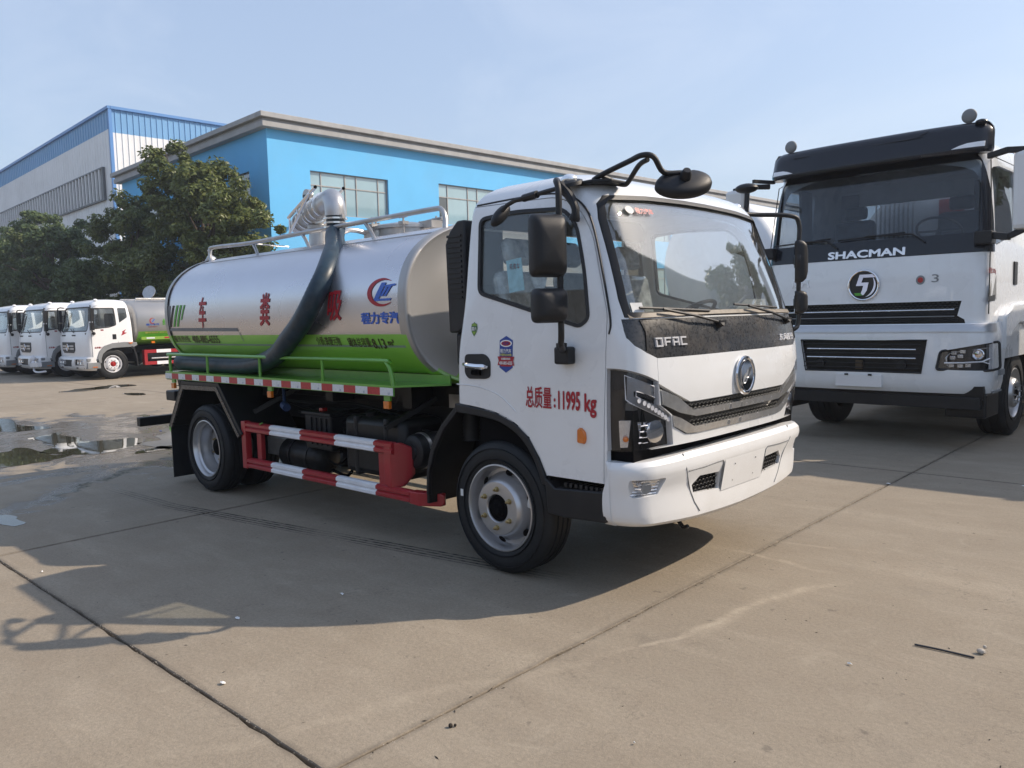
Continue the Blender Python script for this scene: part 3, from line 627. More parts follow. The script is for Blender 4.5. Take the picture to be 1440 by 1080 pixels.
# company badge on the door
bx0, bx1 = .040, .190
def bu(u, v): return (.030+u*.105, 1.443-v*.215)      # badge space: u 0..1 across, v 0..1 down
def bpoly(pp): return [bu(u, v) for u, v in pp]
bg_ = polymesh([bpoly([(.0,.12),(.5,0),(1,.12),(1,.86),(.5,1.0),(0,.86)])]); side_decal(bg_, .0022); link('company_badge', bg_, 'badge blue', door_r, 0)
bw_ = polymesh([bpoly([(.05+.45-.45*math.cos(a)*1.0, .205-.095*math.sin(a)) for a in [2*math.pi*i/24 for i in range(24)]])]); side_decal(bw_, .0028); o_ = link('badge_ring', bw_, 'letter white', door_r, 0)
br_ = polymesh([bpoly([(.5-.36*math.cos(a), .205-.066*math.sin(a)) for a in [2*math.pi*i/24 for i in range(24)]])]); side_decal(br_, .0034); link('badge_oval', br_, 'letter red', door_r, 0)
rb_ = polymesh([bpoly([(-.14,.56),(1.14,.56),(1.05,.68),(1.14,.80),(.9,.80),(.9,.83),(.1,.83),(.1,.80),(-.14,.80),(-.05,.68)])]); side_decal(rb_, .0034); link('badge_ribbon', rb_, 'letter red', door_r, 0)
for s_, (u0,v0,u1,v1), m_ in (('CLW',(.28,.24,.72,.17),'badge blue'), ('程力汽车',(.08,.46,.92,.35),'letter white'), ('中国民企500强',(.06,.545,.94,.475),'letter yellow'), ('全国服务热线',(.15,.65,.85,.59),'letter white'), ('400-885-6555',(.0,.78,1.0,.69),'letter white'), ('二维',(.46,.93,.54,.87),'letter white')):
    if s_ == '二维': continue
    tt = text_mesh(s_, .1, .002); a = bu(u0, v0); b = bu(u1, v1); fitbox(tt, a[0], a[1], b[0], b[1]); side_decal(tt, .0042); link('badge_lettering', tt, m_, door_r, 0)
# green shield sticker
def gu(u, v): return (-.216+u*.058, 1.528-v*.088)
sh_ = [(.5,0),(.65,.10),(.88,.13),(.98,.45),(.85,.72),(.5,1.0),(.15,.72),(.02,.45),(.12,.13),(.35,.10)]
sq = polymesh([[gu(u, v) for u, v in sh_]]); side_decal(sq, .0022); link('shield_sticker', sq, 'badge green', door_r, 0)
sq = polymesh([[gu(u, v) for u, v in ((.5,.05),(.63,.14),(.84,.17),(.85,.28),(.15,.28),(.16,.17),(.37,.14))], [gu(u, v) for u, v in ((.2,.66),(.8,.66),(.5,.92))]]); side_decal(sq, .003); link('shield_trim', sq, 'badge lime', door_r, 0)
tt = text_mesh('国六', .1, .002); a = gu(.14,.60); b = gu(.86,.34); fitbox(tt, a[0], a[1], b[0], b[1]); side_decal(tt, .0036); link('shield_lettering', tt, 'letter white', door_r, 0)
# crease along the door
cr_ = MB(); pts = [ss(-.001)(q.x, q.y) for q in smoothpath([(-.34,1.145,0),(-.15,1.135,0),(.03,1.09,0),(.16,1.0,0)], 6)]; cr_.tube(pts, .004, 6); cr_.build('door_crease', 'white paint', door_r, 60)

# ---- front: grille, chrome strips, emblem, lettering
gm = BO(loft(CAB, ZC, .045), ('D', loft(CAB, ZC, .06)), ('I', PR(offs(GRILL, .0), 0, .75, 1.4))); link('grille_backing', gm, 'chassis black', hero, 30)
def strip(half, name, m, o0, o1):
    P = sym(half) if half[-1][0] < YC else half
    a = loft(CAB, ZC, o0); b = loft(CAB, ZC, o1); return link(name, BO(a, ('D', b), ('I', PR(P, 0, .75, 1.4))), m, hero, 25)
# chrome strips are bent bands: outer wide wing narrowing towards the centre
UPC = [(.200,1.150),(.214,1.074),(.35,1.020),(.512,.985),(.9,.985)]; UPT = [(.9,1.014),(.473,1.020),(.35,1.085)]
def band(low, top, name, m, o0=-.006, o1=.02):
    half = top[::-1] + []  # from outer top to centre
    L_ = low; T_ = top
    P = [L_[0]] + L_[1:] + [(2*YC-y, z) for y, z in reversed(L_)] + [(2*YC-y, z) for y, z in reversed(T_[::-1])][::1]
    P = L_ + [(2*YC-y, z) for y, z in reversed(L_)] + [(2*YC-y, z) for y, z in T_[::-1]] + T_
    a = loft(CAB, ZC, o0); b = loft(CAB, ZC, o1); return link(name, BO(a, ('D', b), ('I', PR(P, 0, .75, 1.4))), m, hero, 25)
band([(.198,1.153),(.214,1.072),(.36,1.015),(.512,.982)], [(.473,1.020),(.34,1.098)], 'chrome_strip', 'dusty chrome')
band([(.302,1.006),(.322,.944),(.44,.893),(.545,.886)], [(.505,.925),(.37,.985)], 'chrome_strip', 'dusty chrome')
# honeycomb mesh in the two slots: real wires, joined
def honeycomb(y0, y1, z0, z1, name, step, T=CAB, off=-.028, par=None, clip=None, r=.0022, m_='dash'):
    mb = MB(); h = step*.5; ny = int((y1-y0)/step)+1; nz_ = int((z1-z0)/(step*.75))+1
    for j in range(nz_+1):
        for i in range(ny+1):
            cy = y0+i*step+(j%2)*h; cz = z0+j*step*.62
            hexp = [(cy-h, cz), (cy-h*.35, cz+step*.31), (cy+h*.35, cz+step*.31), (cy+h, cz)]
            for k in range(3):
                a, b = hexp[k], hexp[k+1]
                if not (y0 <= a[0] <= y1 and y0 <= b[0] <= y1 and z0 <= a[1] <= z1 and z0 <= b[1] <= z1): continue
                if clip and not (clip(*a) and clip(*b)): continue
                A = Vector((frontx(T, a[0], a[1])+off, a[0], a[1])); B = Vector((frontx(T, b[0], b[1])+off, b[0], b[1])); mb.tube([A, B], r, 4, cap=False)
    o = mb.build(name, m_, par or hero, 0, fix=False); o['kind'] = 'stuff'; return o
honeycomb(.40, 1.66, 1.016, 1.066, 'grille_mesh', .040, r=.0026, off=-.012)
honeycomb(.48, 1.58, .925, .988, 'grille_mesh', .040, r=.0026, off=-.012)
# small joint clips in the chrome
for z in (1.0, .905):
    cc = MB()
    for dy in (-.07, .07): cc.box(fs(.004)(YC-.08+dy, z-.014), fs(.012)(YC-.08+dy+.008, z+.014))
    cc.build('strip_clip', 'galvanised', hero, 0)
# emblem ring with two birds
em = MB(); ce = fs(.014)(YC-.005, 1.172); ax = Vector((1, 0, .04)).normalized()
er = [ce + Vector((0, .104*math.cos(a), .104*math.sin(a))) for a in [2*math.pi*i/40 for i in range(40)]]; em.tube(er, .013, 8, closed=True)
e_ = em.build('emblem', 'chrome', hero)
em = MB(); em.lathe([(.0,-.004),(.095,-.004),(.095,.0)], ce, (1,0,0), 32); em.build('emblem_disc', 'guide grey', e_)
for s_ in (0, 1):
    c = crescent(0, 0, .090, 30, 215, .068); pm_ = polymesh(c); 
    if s_: pm_.transform(Matrix.Rotation(math.pi, 4, 'Z'))
    sol = bmesh.new(); sol.from_mesh(pm_); bmesh.ops.solidify(sol, geom=sol.faces[:], thickness=.012); sol.to_mesh(pm_); sol.free()
    mapmesh(pm_, lambda u, v, w_: ce + Vector((.012+w_*.6, u*.8, v))); link('emblem_wing', pm_, 'chrome', e_, 30)
# DFAC block letters (right) and four chrome characters (left)
LW = .010
dfac = {'D': [(0,1,1,1),(.92,1,.92,.0),(1.0,0,.02,0),(.10,0,.10,.80)], 'F': [(0,1,1,1),(.12,1,.12,0),(.12,.5,.85,.5)], 'A': [(0,1,1,1),(.92,1,.92,-.05),(.1,.42,.94,.42),(.10,.8,.10,-.05)], 'C': [(0,1,1,1),(.12,1,.12,0),(0,.05,1,.05)]}
for i, ch in enumerate('DFAC'):
    y0 = .186+i*.0655; wd = .050; zl = 1.381; hh = .040
    P = strokes([(y0+a*wd, zl+b*hh, y0+c*wd, zl+d*hh) for a, b, c, d in dfac[ch]], .0085)
    mb = MB()
    for pl in P: mb.prism(pl, 0, 0, .010)
    me = mb.mesh(); mapmesh(me, lambda x, y, z: Vector((frontx(CAB, y, z)-.004+x, y, z))); link('hood_letter', me, 'letter chrome', hero, 0)
tt = text_mesh('东风股份', .06, .0008, .004); fitbox(tt, 1.575, 1.355, 1.86, 1.40); mapmesh(tt, lambda u, v, w_: Vector((frontx(CAB, u, v)+w_, u, v))); link('hood_lettering', tt, 'letter chrome', hero, 0)

# ---- headlights
def headlight(sgn):
    T = (lambda poly: poly) if sgn < 0 else my
    def Y(y): return y if sgn < 0 else 2*YC-y
    hs = BO(loft(CAB, ZC, .040), ('D', loft(CAB, ZC, .055)), ('I', PR(T(HLF), 0, .80, 1.4)))
    h = link('headlight', hs, 'lamp housing', hero, 30)
    link('lamp_lens', BO(loft(CAB, ZC, .001), ('D', loft(CAB, ZC, .005)), ('I', PR(T(offs(HLF, -.001)), 0, .807, 1.4))), 'lens', h, 30)
    def zone(poly, m, o0, o1, name, x0=.80): return link(name, BO(loft(CAB, ZC, o0), ('D', loft(CAB, ZC, o1)), ('I', PR(T(poly), 0, x0, 1.4))), m, h, 25)
    # dark visor area over most of the lamp, open windows for the reflectors
    GP = [(.030,1.236),(.165,1.172),(.170,1.112),(.064,1.152),(.064,1.125),(.290,1.020),(.295,.975),(.046,1.09),(.030,1.11)]
    zone(GP, 'guide grey', .018, .034, 'light_guide', .905)
    b = MB(); b.tube([Vector((frontx(CAB, Y(y), z)-.013, Y(y), z)) for y, z in GP], .0035, 5, closed=True); b.build('guide_edge', 'lamp bulb white', h)
    zone([(.064,1.152),(.17,1.112),(.165,1.095),(.075,1.13)], 'lamp housing', .010, .034, 'guide_divider', .93)
    zone([(.010,.996),(.066,.999),(.068,.855),(.022,.852),(.010,.87)], 'lamp reflector', .018, .039, 'turn_reflector', .862)
    zone([(.096,.985),(.258,.983),(.275,.868),(.088,.868)], 'chrome', .032, .039, 'main_reflector')
    # LED cups along the guide
    for i in range(9):
        y = .075+i*.026; z = 1.103-i*.0145; c = Vector((frontx(CAB, Y(y), z)-.012, Y(y), z))
        MB().lathe([(.003,-.006),(.0125,.005),(.0135,.005)], c, (1, -.25 if sgn < 0 else .25, 0), 10).build('led_cup', 'lamp bulb white', h, 0)
    # round bowl with ribs
    c = Vector((frontx(CAB, Y(.19), .93)-.014, Y(.19), .93)); d = Vector((1, (-.25 if sgn < 0 else .25), 0)).normalized()
    b = MB(); b.lathe([(.010,-.04),(.03,-.036),(.050,-.016),(.060,.006),(.056,.008)], c, d, 24); b.build('reflector_bowl', 'chrome', h)
    b = MB(); b.lathe([(.0,.0),(.016,-.002),(.018,-.03)], c, d, 12); b.build('bulb_cap', 'lamp bulb white', h)
    c = Vector((frontx(CAB, Y(.042), .90)-.018, Y(.042), .90)); b = MB(); b.sphere(c, .016, 10, 8); b.build('turn_bulb', 'amber', h)
    b = MB()
    for k in range(4):
        z = .875+k*.03; b.tube([Vector((frontx(CAB, Y(y), z)-.022, Y(y), z)) for y in (.10,.135,.16)], .004, 5)
    b.build('reflector_rib', 'chrome', h)
headlight(-1); headlight(1)

# ---- bumper
ZB = [.33,.345,.37,.40,.45,.50,.55,.58,.61,.64,.67,.70,.72,.745,.77,.79,.80]
bo = loft(BUM, ZB); bi = loft(BUM, ZB, .03)
bumcut = [('D', bi)]
# chamfer lower corners (bumper sweeps up towards the sides)
low = [(-.2,.2),(-.2,.46),(.0,.432),(.10,.422),(.30,.408),(.5,.392),(.8,.378),(YC,.372),(2*YC-.8,.378),(2*YC-.5,.392),(2*YC-.3,.408),(2*YC-.1,.422),(2*YC,.432),(2*YC+.2,.46),(2*YC+.2,.2)]

top = [(-.2,.9),(-.2,.79),(.06,.788),(.36,.800),(.40,.806),(2*YC-.40,.806),(2*YC-.36,.80),(2*YC-.06,.788),(2*YC+.2,.79),(2*YC+.2,.9)]
FOG = roundpoly([(.026,.688),(.212,.684),(.222,.676),(.185,.596),(.055,.588),(.026,.606)], .01)
MSH = [(.487,.553),(.468,.600),(.531,.646),(.744,.636),(.758,.534)]
for pl, x0_ in ((FOG,.915), (my(FOG),.915), (MSH,.60), (my(MSH),.60)): bumcut.append(('D', PR(pl, 0, x0_, 1.4)))
def lut(P, y):
    P = sorted(P)
    for (a, za), (b, zb_) in zip(P, P[1:]):
        if a <= y <= b: return za+(zb_-za)*(y-a)/(b-a)
    return P[0][1] if y < P[0][0] else P[-1][1]
bmesh_ = BO(bo, *bumcut)
for v in bmesh_.vertices:
    zl = lut(low[1:-1], v.co.y); zt = lut(top[1:-1], v.co.y)-.012
    if v.co.z < .52: v.co.z = zl+(v.co.z-.33)*(.52-zl)/(.52-.33)
    elif v.co.z > .70: v.co.z = .70+(v.co.z-.70)*(zt-.70)/.10
bumper = link('bumper', bmesh_, 'white plastic', hero, 30)
MB().box((.84,.40,.47),(.94,1.66,.74)).build('bumper_backing', 'underside', bumper, 0)
# recessed number-plate field and raised shoulders: thin raised frames on the surface
def bs(off=0.): return lambda y, z: Vector((frontx(BUM, y, z)+off, y, z))
pf = MB(); n_ = 8
ysn = [.775+i*(2*YC-1.55)/n_ for i in range(n_+1)]; vs = []
for y in ysn: vs += [bs(.001)(y, .70), bs(.004)(y, .688), bs(.009)(y, .55), bs(.004)(y, .515)]
pf.add(vs, [(4*i+j, 4*i+4+j, 4*i+5+j, 4*i+1+j) for i in range(n_) for j in range(3)]); pf.build('plate_field', 'white plastic', bumper, 20)
for s_ in (-1, 1):
    YY = lambda y: YC+s_*(YC-y)*-1 if s_ > 0 else y
    f_ = (lambda y: y) if s_ < 0 else (lambda y: 2*YC-y)
    MB().tube([bs(.000)(f_(y), z) for y, z in ((.372,.792),(.374,.712),(.42,.64),(.455,.575),(.50,.50),(.555,.44))], .0035, 5).build('bumper_crease', 'louver grey', bumper, 60)
    MB().tube([bs(.000)(f_(y), z) for y, z in ((.40,.694),(.55,.696),(.745,.704),(.76,.690),(.765,.53))], .004, 5).build('bumper_crease', 'louver grey', bumper, 60)
    lx = [bs(-.035)(f_(y), z) for y, z in FOG]
    fl = MB(); n_ = len(lx); fl.add(lx, [tuple(range(n_))]); fl.build('fog_lamp_backing', 'chrome', bumper, 0)
    c = bs(-.02)(f_(.115), .64)
    fg = MB(); d = Vector((1, .35*s_, 0)).normalized(); fg.lathe([(.012,-.02),(.025,-.01),(.032,.004),(.034,.004)], c, d, 16); fg.build('fog_lamp', 'chrome', bumper)
    fg = MB()
    for k in range(5): fg.tube([bs(-.015)(f_(.045+k*.008), .602+k*.018), bs(-.015)(f_(.19-(4-k)*.0), .602+k*.018)], .004, 5)
    fg.build('fog_lamp_rib', 'lamp reflector', bumper)
    fm = MB(); P2 = [bs(-.006)(f_(y), z) for y, z in offs(FOG, -.001)]; P3 = [bs(-.010)(f_(y), z) for y, z in offs(FOG, -.001)]; n_ = len(P2)
    fm.add(P2, [tuple(range(n_))]); fm.build('fog_lamp_lens', 'lens', bumper, 0)
    lp = [(y, z) for y, z in MSH]
    def inpoly(y, z, poly=[(f_(a), b) for a, b in MSH]):
        c_ = False; n2 = len(poly)
        for i in range(n2):
            (x1, y1), (x2, y2) = poly[i], poly[i-1]
            if (y1 > z) != (y2 > z) and y < (x2-x1)*(z-y1)/(y2-y1)+x1: c_ = not c_
        return c_
    bk = MB(); mp2 = [bs(-.024)(f_(y), z) for y, z in MSH]; bk.add(mp2, [tuple(range(len(mp2)))]); bk.build('mesh_shade_sheet', 'underside', bumper, 0)  # dark sheet standing in for the shade behind the bumper mesh
    ylo, yhi = min(f_(a) for a, b in MSH), max(f_(a) for a, b in MSH)
    honeycomb(ylo, yhi, .530, .65, 'bumper_mesh', .038, T=BUM, off=-.012, par=bumper, clip=inpoly, r=.0026, m_='black plastic')
for (y, z) in ((.90,.66),(1.16,.66),(.90,.56),(1.16,.56)): MB().lathe([(.0,.004),(.004,.003),(.005,0)], bs(.009)(y, z), (1,0,0), 8).build('bolt', 'galvanised', bumper)
# hook in the lower bumper gap
MB().tube([(.9,.55,.36),(.93,.55,.33),(.96,.55,.34)], .012, 8, smooth=3).build('tow_hook', 'chassis black', hero)

# ---- wheel arch trim, liner and step
tr = [(v.x, v.y) for v in smoothpath([(-.36,1.024,0),(-.15,1.006,0),(0,.984,0),(.14,.934,0),(.242,.862,0),(.32,.75,0),(.366,.655,0),(.385,.60,0)], 4)]
ti = [(v.x, v.y) for v in smoothpath([(.345,.60,0),(.325,.655,0),(.283,.74,0),(.21,.832,0),(.12,.893,0),(0,.937,0),(-.15,.957,0),(-.36,.968,0)], 4)]
MB().prism(tr+ti, 1, -.004, .10).build('arch_trim', 'black plastic', hero, 30, .006)
MB().prism([(x, z) for x, z in tr+ti], 1, 2*YC-.10, 2*YC+.004).build('arch_trim', 'black plastic', hero, 30, .006)
ln = smoothpath([(-.66,.34,0),(-.65,.55,0),(-.60,.72,0),(-.50,.86,0),(-.40,.955,0),(-.30,1.0,0),(-.15,1.0,0),(0,.975,0),(.14,.92,0),(.25,.84,0),(.34,.70,0),(.39,.55,0)], 3)
def liner(y0, y1):
    mb = MB(); n_ = len(ln); vs = []
    for i, q in enumerate(ln):
        d = (ln[min(i+1,n_-1)]-ln[max(i-1,0)]).normalized(); nn = Vector((-d.y, d.x, 0))*.022
        for p in (q, q+nn): vs += [(p.x, y0, p.y), (p.x, y1, p.y)]
    fs_ = []
    for i in range(n_-1):
        a = 4*i; fs_ += [(a, a+4, a+5, a+1), (a+2, a+3, a+7, a+6), (a, a+2, a+6, a+4), (a+1, a+5, a+7, a+3)]
    fs_ += [(0,1,3,2), (4*n_-4, 4*n_-2, 4*n_-1, 4*n_-3)]
    mb.add(vs, fs_); return mb.build('wheel_arch_liner', 'chassis black', hero, 50)
liner(.02, .40); liner(2*YC-.40, 2*YC-.02)
MB().prism([(-.665,.40),(-.655,.56),(-.60,.72),(-.50,.87),(-.36,1.005),(-.33,.985),(-.475,.85),(-.575,.70),(-.632,.55),(-.645,.40)], 1, .0, .03).build('mudguard_stay', 'black plastic', hero, 20, .004)
for (y0, y1) in ((-.005,.34), (2*YC-.34,2*YC+.005)):
    sp = MB(); sp.prism([(.365,.645),(.385,.44),(.50,.43),(.795,.445),(.795,.612),(.44,.59)], 1, y0, y1); s_ = sp.build('cab_step', 'black plastic', hero, 30, .008)
    tr_ = MB()
    for k in range(8): tr_.box((.50+k*.036, y0+.015, .604), (.518+k*.036, y0+.16, .628))
    tr_.build('step_tread', 'black plastic', s_, 0)

# ---- wheels
def wheel(parent, x, y, sgn, Rt=.405, rr=.262, dish=False, wd=.235, rimm='wheel silver', nuts='brass nut', nn=6, hub=None, det=True):
    """outer face at y, wheel extends inwards (sgn = +1 means towards +y)"""
    W = thing('wheel', None, None, (0,0,0)); del ORG[W.name]; W.parent = parent; org = ORG.get(parent.name, Vector((0,0,0))); ORG[W.name] = Vector((x, y, Rt)); W.location = Vector((x, y, Rt))-org
    o = Vector((x, y, Rt)); d = (0, sgn, 0); n = 56 if det else 28
    t = MB(); k = Rt/.405
    t.lathe([(rr-.004,.028),(rr+.004,.010),(rr+.018,.004),(rr+.055*k,-.006),(rr+.10*k,.0),(Rt-.022,.010),(Rt-.008,.022),(Rt,.040),(Rt,.066),(Rt-.012,.070),(Rt-.012,.076),(Rt,.080),(Rt,wd/2-.006),(Rt-.012,wd/2-.002),(Rt-.012,wd/2+.004),(Rt,wd/2+.008),
             (Rt,wd-.080),(Rt-.012,wd-.076),(Rt-.012,wd-.070),(Rt,wd-.066),(Rt,wd-.04),(Rt-.022,wd-.01),(rr+.055*k,wd+.004),(rr-.004,wd-.02)], o, d, n, cap=False); t.build('tyre', 'rubber', W, 40)
    if det:
        rg = MB()
        for r_ in (rr+.030, rr+.036, Rt-.045): rg.lathe([(r_,.002),(r_+.002,-.008),(r_+.004,.002)], o, d, 48, cap=False)
        rg.build('sidewall_ring', 'rubber', W, 60)
    f = MB()
    if not dish:
        f.lathe([(rr+.006,.012),(rr+.004,.002),(rr-.004,.0),(rr-.012,.014),(rr-.020,.045),(rr-.026,.085),(rr-.05,.085),(.195,.060),(.180,.020),(.172,-.002),(.160,-.014),(.145,-.016),(.088,-.016),(.082,-.008),(.080,.03)], o, d, n, cap=False)
    else:
        f.lathe([(rr+.006,.012),(rr+.004,.002),(rr-.004,.0),(rr-.014,.014),(rr-.020,.04),(rr-.034,.055),(rr-.036,.095),(rr-.05,.12),(rr-.052,.165),(.180,.175),(.172,.155),(.160,.150),(.088,.150),(.08,.16),(.08,.2)], o, d, n, cap=False)
    ff = f.build('rim', rimm, W, 28)
    hz = .0 if not dish else .17
    if det:
        for i in range(6):
            a = 2*math.pi*i/6+.35; c = o + Vector((math.cos(a)*.212, sgn*(.064 if not dish else .160), math.sin(a)*.212))
            nrm = Vector((math.cos(a)*.45, -sgn, math.sin(a)*.45)).normalized(); rad = Vector((math.cos(a),0,math.sin(a))); tan = Vector((-math.sin(a),0,math.cos(a)))
            h = MB(); nv = 14; vs = [c + rad*.018*math.cos(q) + tan*.030*math.sin(q) + nrm*.004 - Vector((0,-sgn,0))*(.5*(.018*math.cos(q)))*-1*0 for q in [2*math.pi*j/nv for j in range(nv)]]
            vs = [v_ + Vector((0, -sgn*(.35*(v_-c).dot(rad)*-1), 0)) for v_ in vs]; h.add(vs, [tuple(range(nv))]); h.build('hand_hole_shade', 'underside', W, 0)  # flat black oval on the rim stands for the dark inside the hole
        for i in range(nn):
            a = 2*math.pi*i/nn+.5; c = o + Vector((math.cos(a)*.118, sgn*(-.014 if not dish else .152), math.sin(a)*.118))
            h = MB(); h.lathe([(.017,0),(.017,.006),(.013,.006)], c, (0,-sgn,0), 12); h.lathe([(.0125,.006),(.0125,.022),(.007,.024),(.007,.034),(.0,.036)], c, (0,-sgn,0), 6); h.build('lug_nut', nuts, W, 30)
    hb_ = MB(); hb_.lathe([(.081,.02),(.079,-.004),(.070,-.008),(.055,-.004),(.050,-.020),(.034,-.024),(.03,-.036),(.0,-.038)] if not dish else [(.081,.17),(.076,.11),(.06,.10),(.0,.095)], o, d, 24); hb_.build('hub', hub or 'underside', W, 30)
    return W
w_fr = wheel(hero, -.02, .018, 1)
wheel(hero, 0, 2*YC-.045, -1, det=False)
w_rr = wheel(hero, -3.8, .025, 1, dish=True)
wheel(hero, -3.8, .045+.30, 1, det=False); wheel(hero, -3.8, 2*YC-.045, -1, dish=True, det=False); wheel(hero, -3.8, 2*YC-.345, -1, det=False)
# paper labels on the front wheel
q = MB(); q.box((-.012,0,-.022),(.012,.001,.022)); me = q.mesh(); me.transform(Matrix.Translation((-.335,.012,.46))); link('tyre_label', me, 'paper', w_fr, 0)
q = MB(); q.box((-.016,0,-.030),(.016,.001,.030)); me = q.mesh(); me.transform(Matrix.Rotation(R(12),4,'Y')); me.transform(Matrix.Translation((.185,.068,.455))); link('rim_label', me, 'paper', w_fr, 0)
MB().tube([(0,.2,.405),(0,1.86,.405)], .06, 12).build('front_axle', 'underside', hero)
ra = MB(); ra.tube([(-3.8,.3,.405),(-3.8,1.76,.405)], .085, 12); ra.sphere((-3.8,1.03,.42), .22, 14, 10); ra.build('rear_axle', 'underside', hero)

# ---- chassis
ch = MB()
for y in (.62, 1.36): ch.box((-5.3,y,.68),(.75,y+.08,.90))
for x in (-5.2,-4.4,-3.2,-2.2,-1.2,-.4): ch.box((x,.7,.72),(x+.1,1.36,.86))
ch.build('chassis_frame', 'chassis black', hero, 0)
MB().box((-3.0,.75,.45),(-.9,1.32,.70)).build('drivetrain', 'underside', hero, 0, .05)
MB().box((-.8,.55,.55),(.5,1.5,1.0)).build('engine', 'underside', hero, 0, .08)
MB().tube([(-3.6,1.03,.5),(-1.2,1.03,.62)], .06, 10).build('drive_shaft', 'underside', hero)
for y in (.50, 1.47):
    lf = MB()
    for k in range(5):
        L_ = .62-.1*k; lf.tube([(-3.8-L_,y,.62-.02*k),(-3.8,y,.50-.022*k),(-3.8+L_,y,.62-.02*k)], .018, 6, smooth=4)
    lf.build('leaf_spring', 'chassis black', hero)
# subframe saddles under the tank
for x in (-4.3,-3.3,-2.3,-1.3): MB().box((x,.35,.90),(x+.10,1.71,1.14)).build('tank_saddle', 'chassis black', hero, 0)
MB().box((-4.5,.56,.90),(-.8,.70,1.06)).build('subframe_rail', 'chassis black', hero, 0, .01)
MB().box((-4.5,1.36,.90),(-.8,1.50,1.06)).build('subframe_rail', 'chassis black', hero, 0, .01)

# ---- tank
TX0, TX1, TZ, TA, TB = -4.47, -.86, 1.645, 1.0, .60
def tsec(a, x=None, s=1.):
    n = 2.5; c, q = math.cos(a), math.sin(a); k = (abs(c)**n+abs(q)**n)**(-1/n)
    return (YC+TA*s*k*c, TZ+TB*s*k*q)
def ty(z, off=0.):     # right-hand tank surface y at height z
    n = 2.5; q = min(1, abs(z-TZ)/TB); return YC-TA*(1-q**n)**(1/n)-off
angs = []
def ang_of_z(z):       # right-hand side angle giving height z
    lo, hi = (math.pi/2, math.pi*1.5)
    for _ in range(40):
        m_ = (lo+hi)/2
        if tsec(m_)[1] > z: lo = m_
        else: hi = m_
    return (lo+hi)/2
base = [2*math.pi*i/96 for i in range(96)]
spec_ = [ang_of_z(z) for z in (1.455, 1.378, 1.362)]; spec_ += [math.pi-a if a <= math.pi*1.5 else a for a in spec_]
spec_ = [a % (2*math.pi) for a in spec_]
angs = sorted([a for a in base if all(abs(a-s_) > .02 for s_ in spec_)] + spec_)
def zm(z, end=False):
    if end: return 0 if z > 1.12 else 0
    if z > 1.455: return 0
    if 1.362 < z < 1.378: return 2
    return 1
xs = [TX0, TX0+.02, TX0+.3] + [TX0+.3+(TX1-.6-TX0)*i/8 for i in range(1, 8)] + [TX1-.3, TX1-.02, TX1]
tk = MB(); n = len(angs); vs = []
for x in xs: vs += [(x, *tsec(a)) for a in angs]
tk.add(vs, [])
for i in range(len(xs)-1):
    for k in range(n):
        f = (i*n+k, i*n+(k+1)%n, (i+1)*n+(k+1)%n, (i+1)*n+k); z = sum(vs[q][2] for q in f)/4; tk.f.append(f); tk.m.append(zm(z))
tank = tk.build('tank', ['tank silver', 'tank green', 'line grey'], hero, 40, fix=True)
def tank_head(x, sg, name):
    mb = MB(); vs = []; prof = [(1.006,.0),(1.008,.018),(.995,.03),(.97,.045),(.90,.085),(.75,.13),(.5,.165),(.25,.182),(.02,.19)]
    prof = [(1.012,-.05),(1.012,.0)] + ([(1.008,.018),(.99,.028),(.97,.022),(.95,.012),(.75,.03),(.5,.045),(.25,.052),(.02,.054)] if sg > 0 else prof[1:])
    for s_, h in prof: vs += [(x+sg*h, *tsec(a, s=s_)) for a in angs]
    mb.add(vs, []); 
    for i in range(len(prof)-1):
        for k in range(n):
            f = (i*n+k, i*n+(k+1)%n, (i+1)*n+(k+1)%n, (i+1)*n+k); z = sum(vs[q][2] for q in f)/4; mb.f.append(f); mb.m.append(1 if z < 1.20 and i > 0 else (1 if z < 1.455 and i == 0 else 0))
    mb.f.append(tuple((len(prof)-1)*n+k for k in range(n))); mb.m.append(0)
    return mb.build(name, ['tank end silver dimmed', 'tank green'], hero, 50)
tank_head(TX1, 1, 'tank_head'); tank_head(TX0, -1, 'tank_head')
# longitudinal weld seam under the top rail, circumferential welds
MB().tube([(x, ty(2.15)+.001, 2.15) for x in (TX0+.05, TX1-.03)], .006, 6).build('weld_seam', 'tank end silver dimmed', tank)
def tmap(off=.004): return lambda u, v, w_=0: Vector((u, ty(v, off+w_), v))
def tdecal(me, m_, name='tank_lettering', off=.004, dv=.03): slice_mesh(me, None, dv); mapmesh(me, tmap(off)); return link(name, me, m_, tank, 0)
def brushchar(ch, x0, z0, x1, z1, bold=.020, shear=.25, cut_=None):
    me = text_mesh(ch, 1., bold, 0, shear=shear); fitbox(me, x0, z0, x1, z1); return me
# tank lettering
tdecal(brushchar('车', -3.80, 1.523, -3.64, 1.803), 'letter red')
tdecal(brushchar('粪', -2.72, 1.527, -2.545, 1.800), 'letter red')
tdecal(brushchar('吸', -1.745, 1.555, -1.56, 1.776), 'letter red')
def lg(u, v): return (-1.255+u*.31, 1.645+v*.195)
c = crescent(.5, .5, .5, 48, 318, .15); me = polymesh([[lg(*q) for q in pl] for pl in c]); tdecal(me, 'letter red', 'company_logo')
me = polymesh([[lg(u, v) for u, v in pl] for pl in ([(.25,.26),(.42,.26),(.66,.84),(.50,.84)], [(.25,.26),(.30,.20),(.82,.20),(.86,.28),(.34,.28)], [(.47,.36),(.56,.36),(.76,.72),(.67,.72)], [(.60,.36),(.68,.36),(.88,.72),(.79,.72)], [(.66,.66),(1.0,.72),(.98,.78),(.60,.74)])]); tdecal(me, 'letter blue', 'company_logo', .005)
me = text_mesh('程力专汽', .1, .004); fitbox(me, -1.335, 1.525, -.915, 1.610); tdecal(me, 'letter blue')
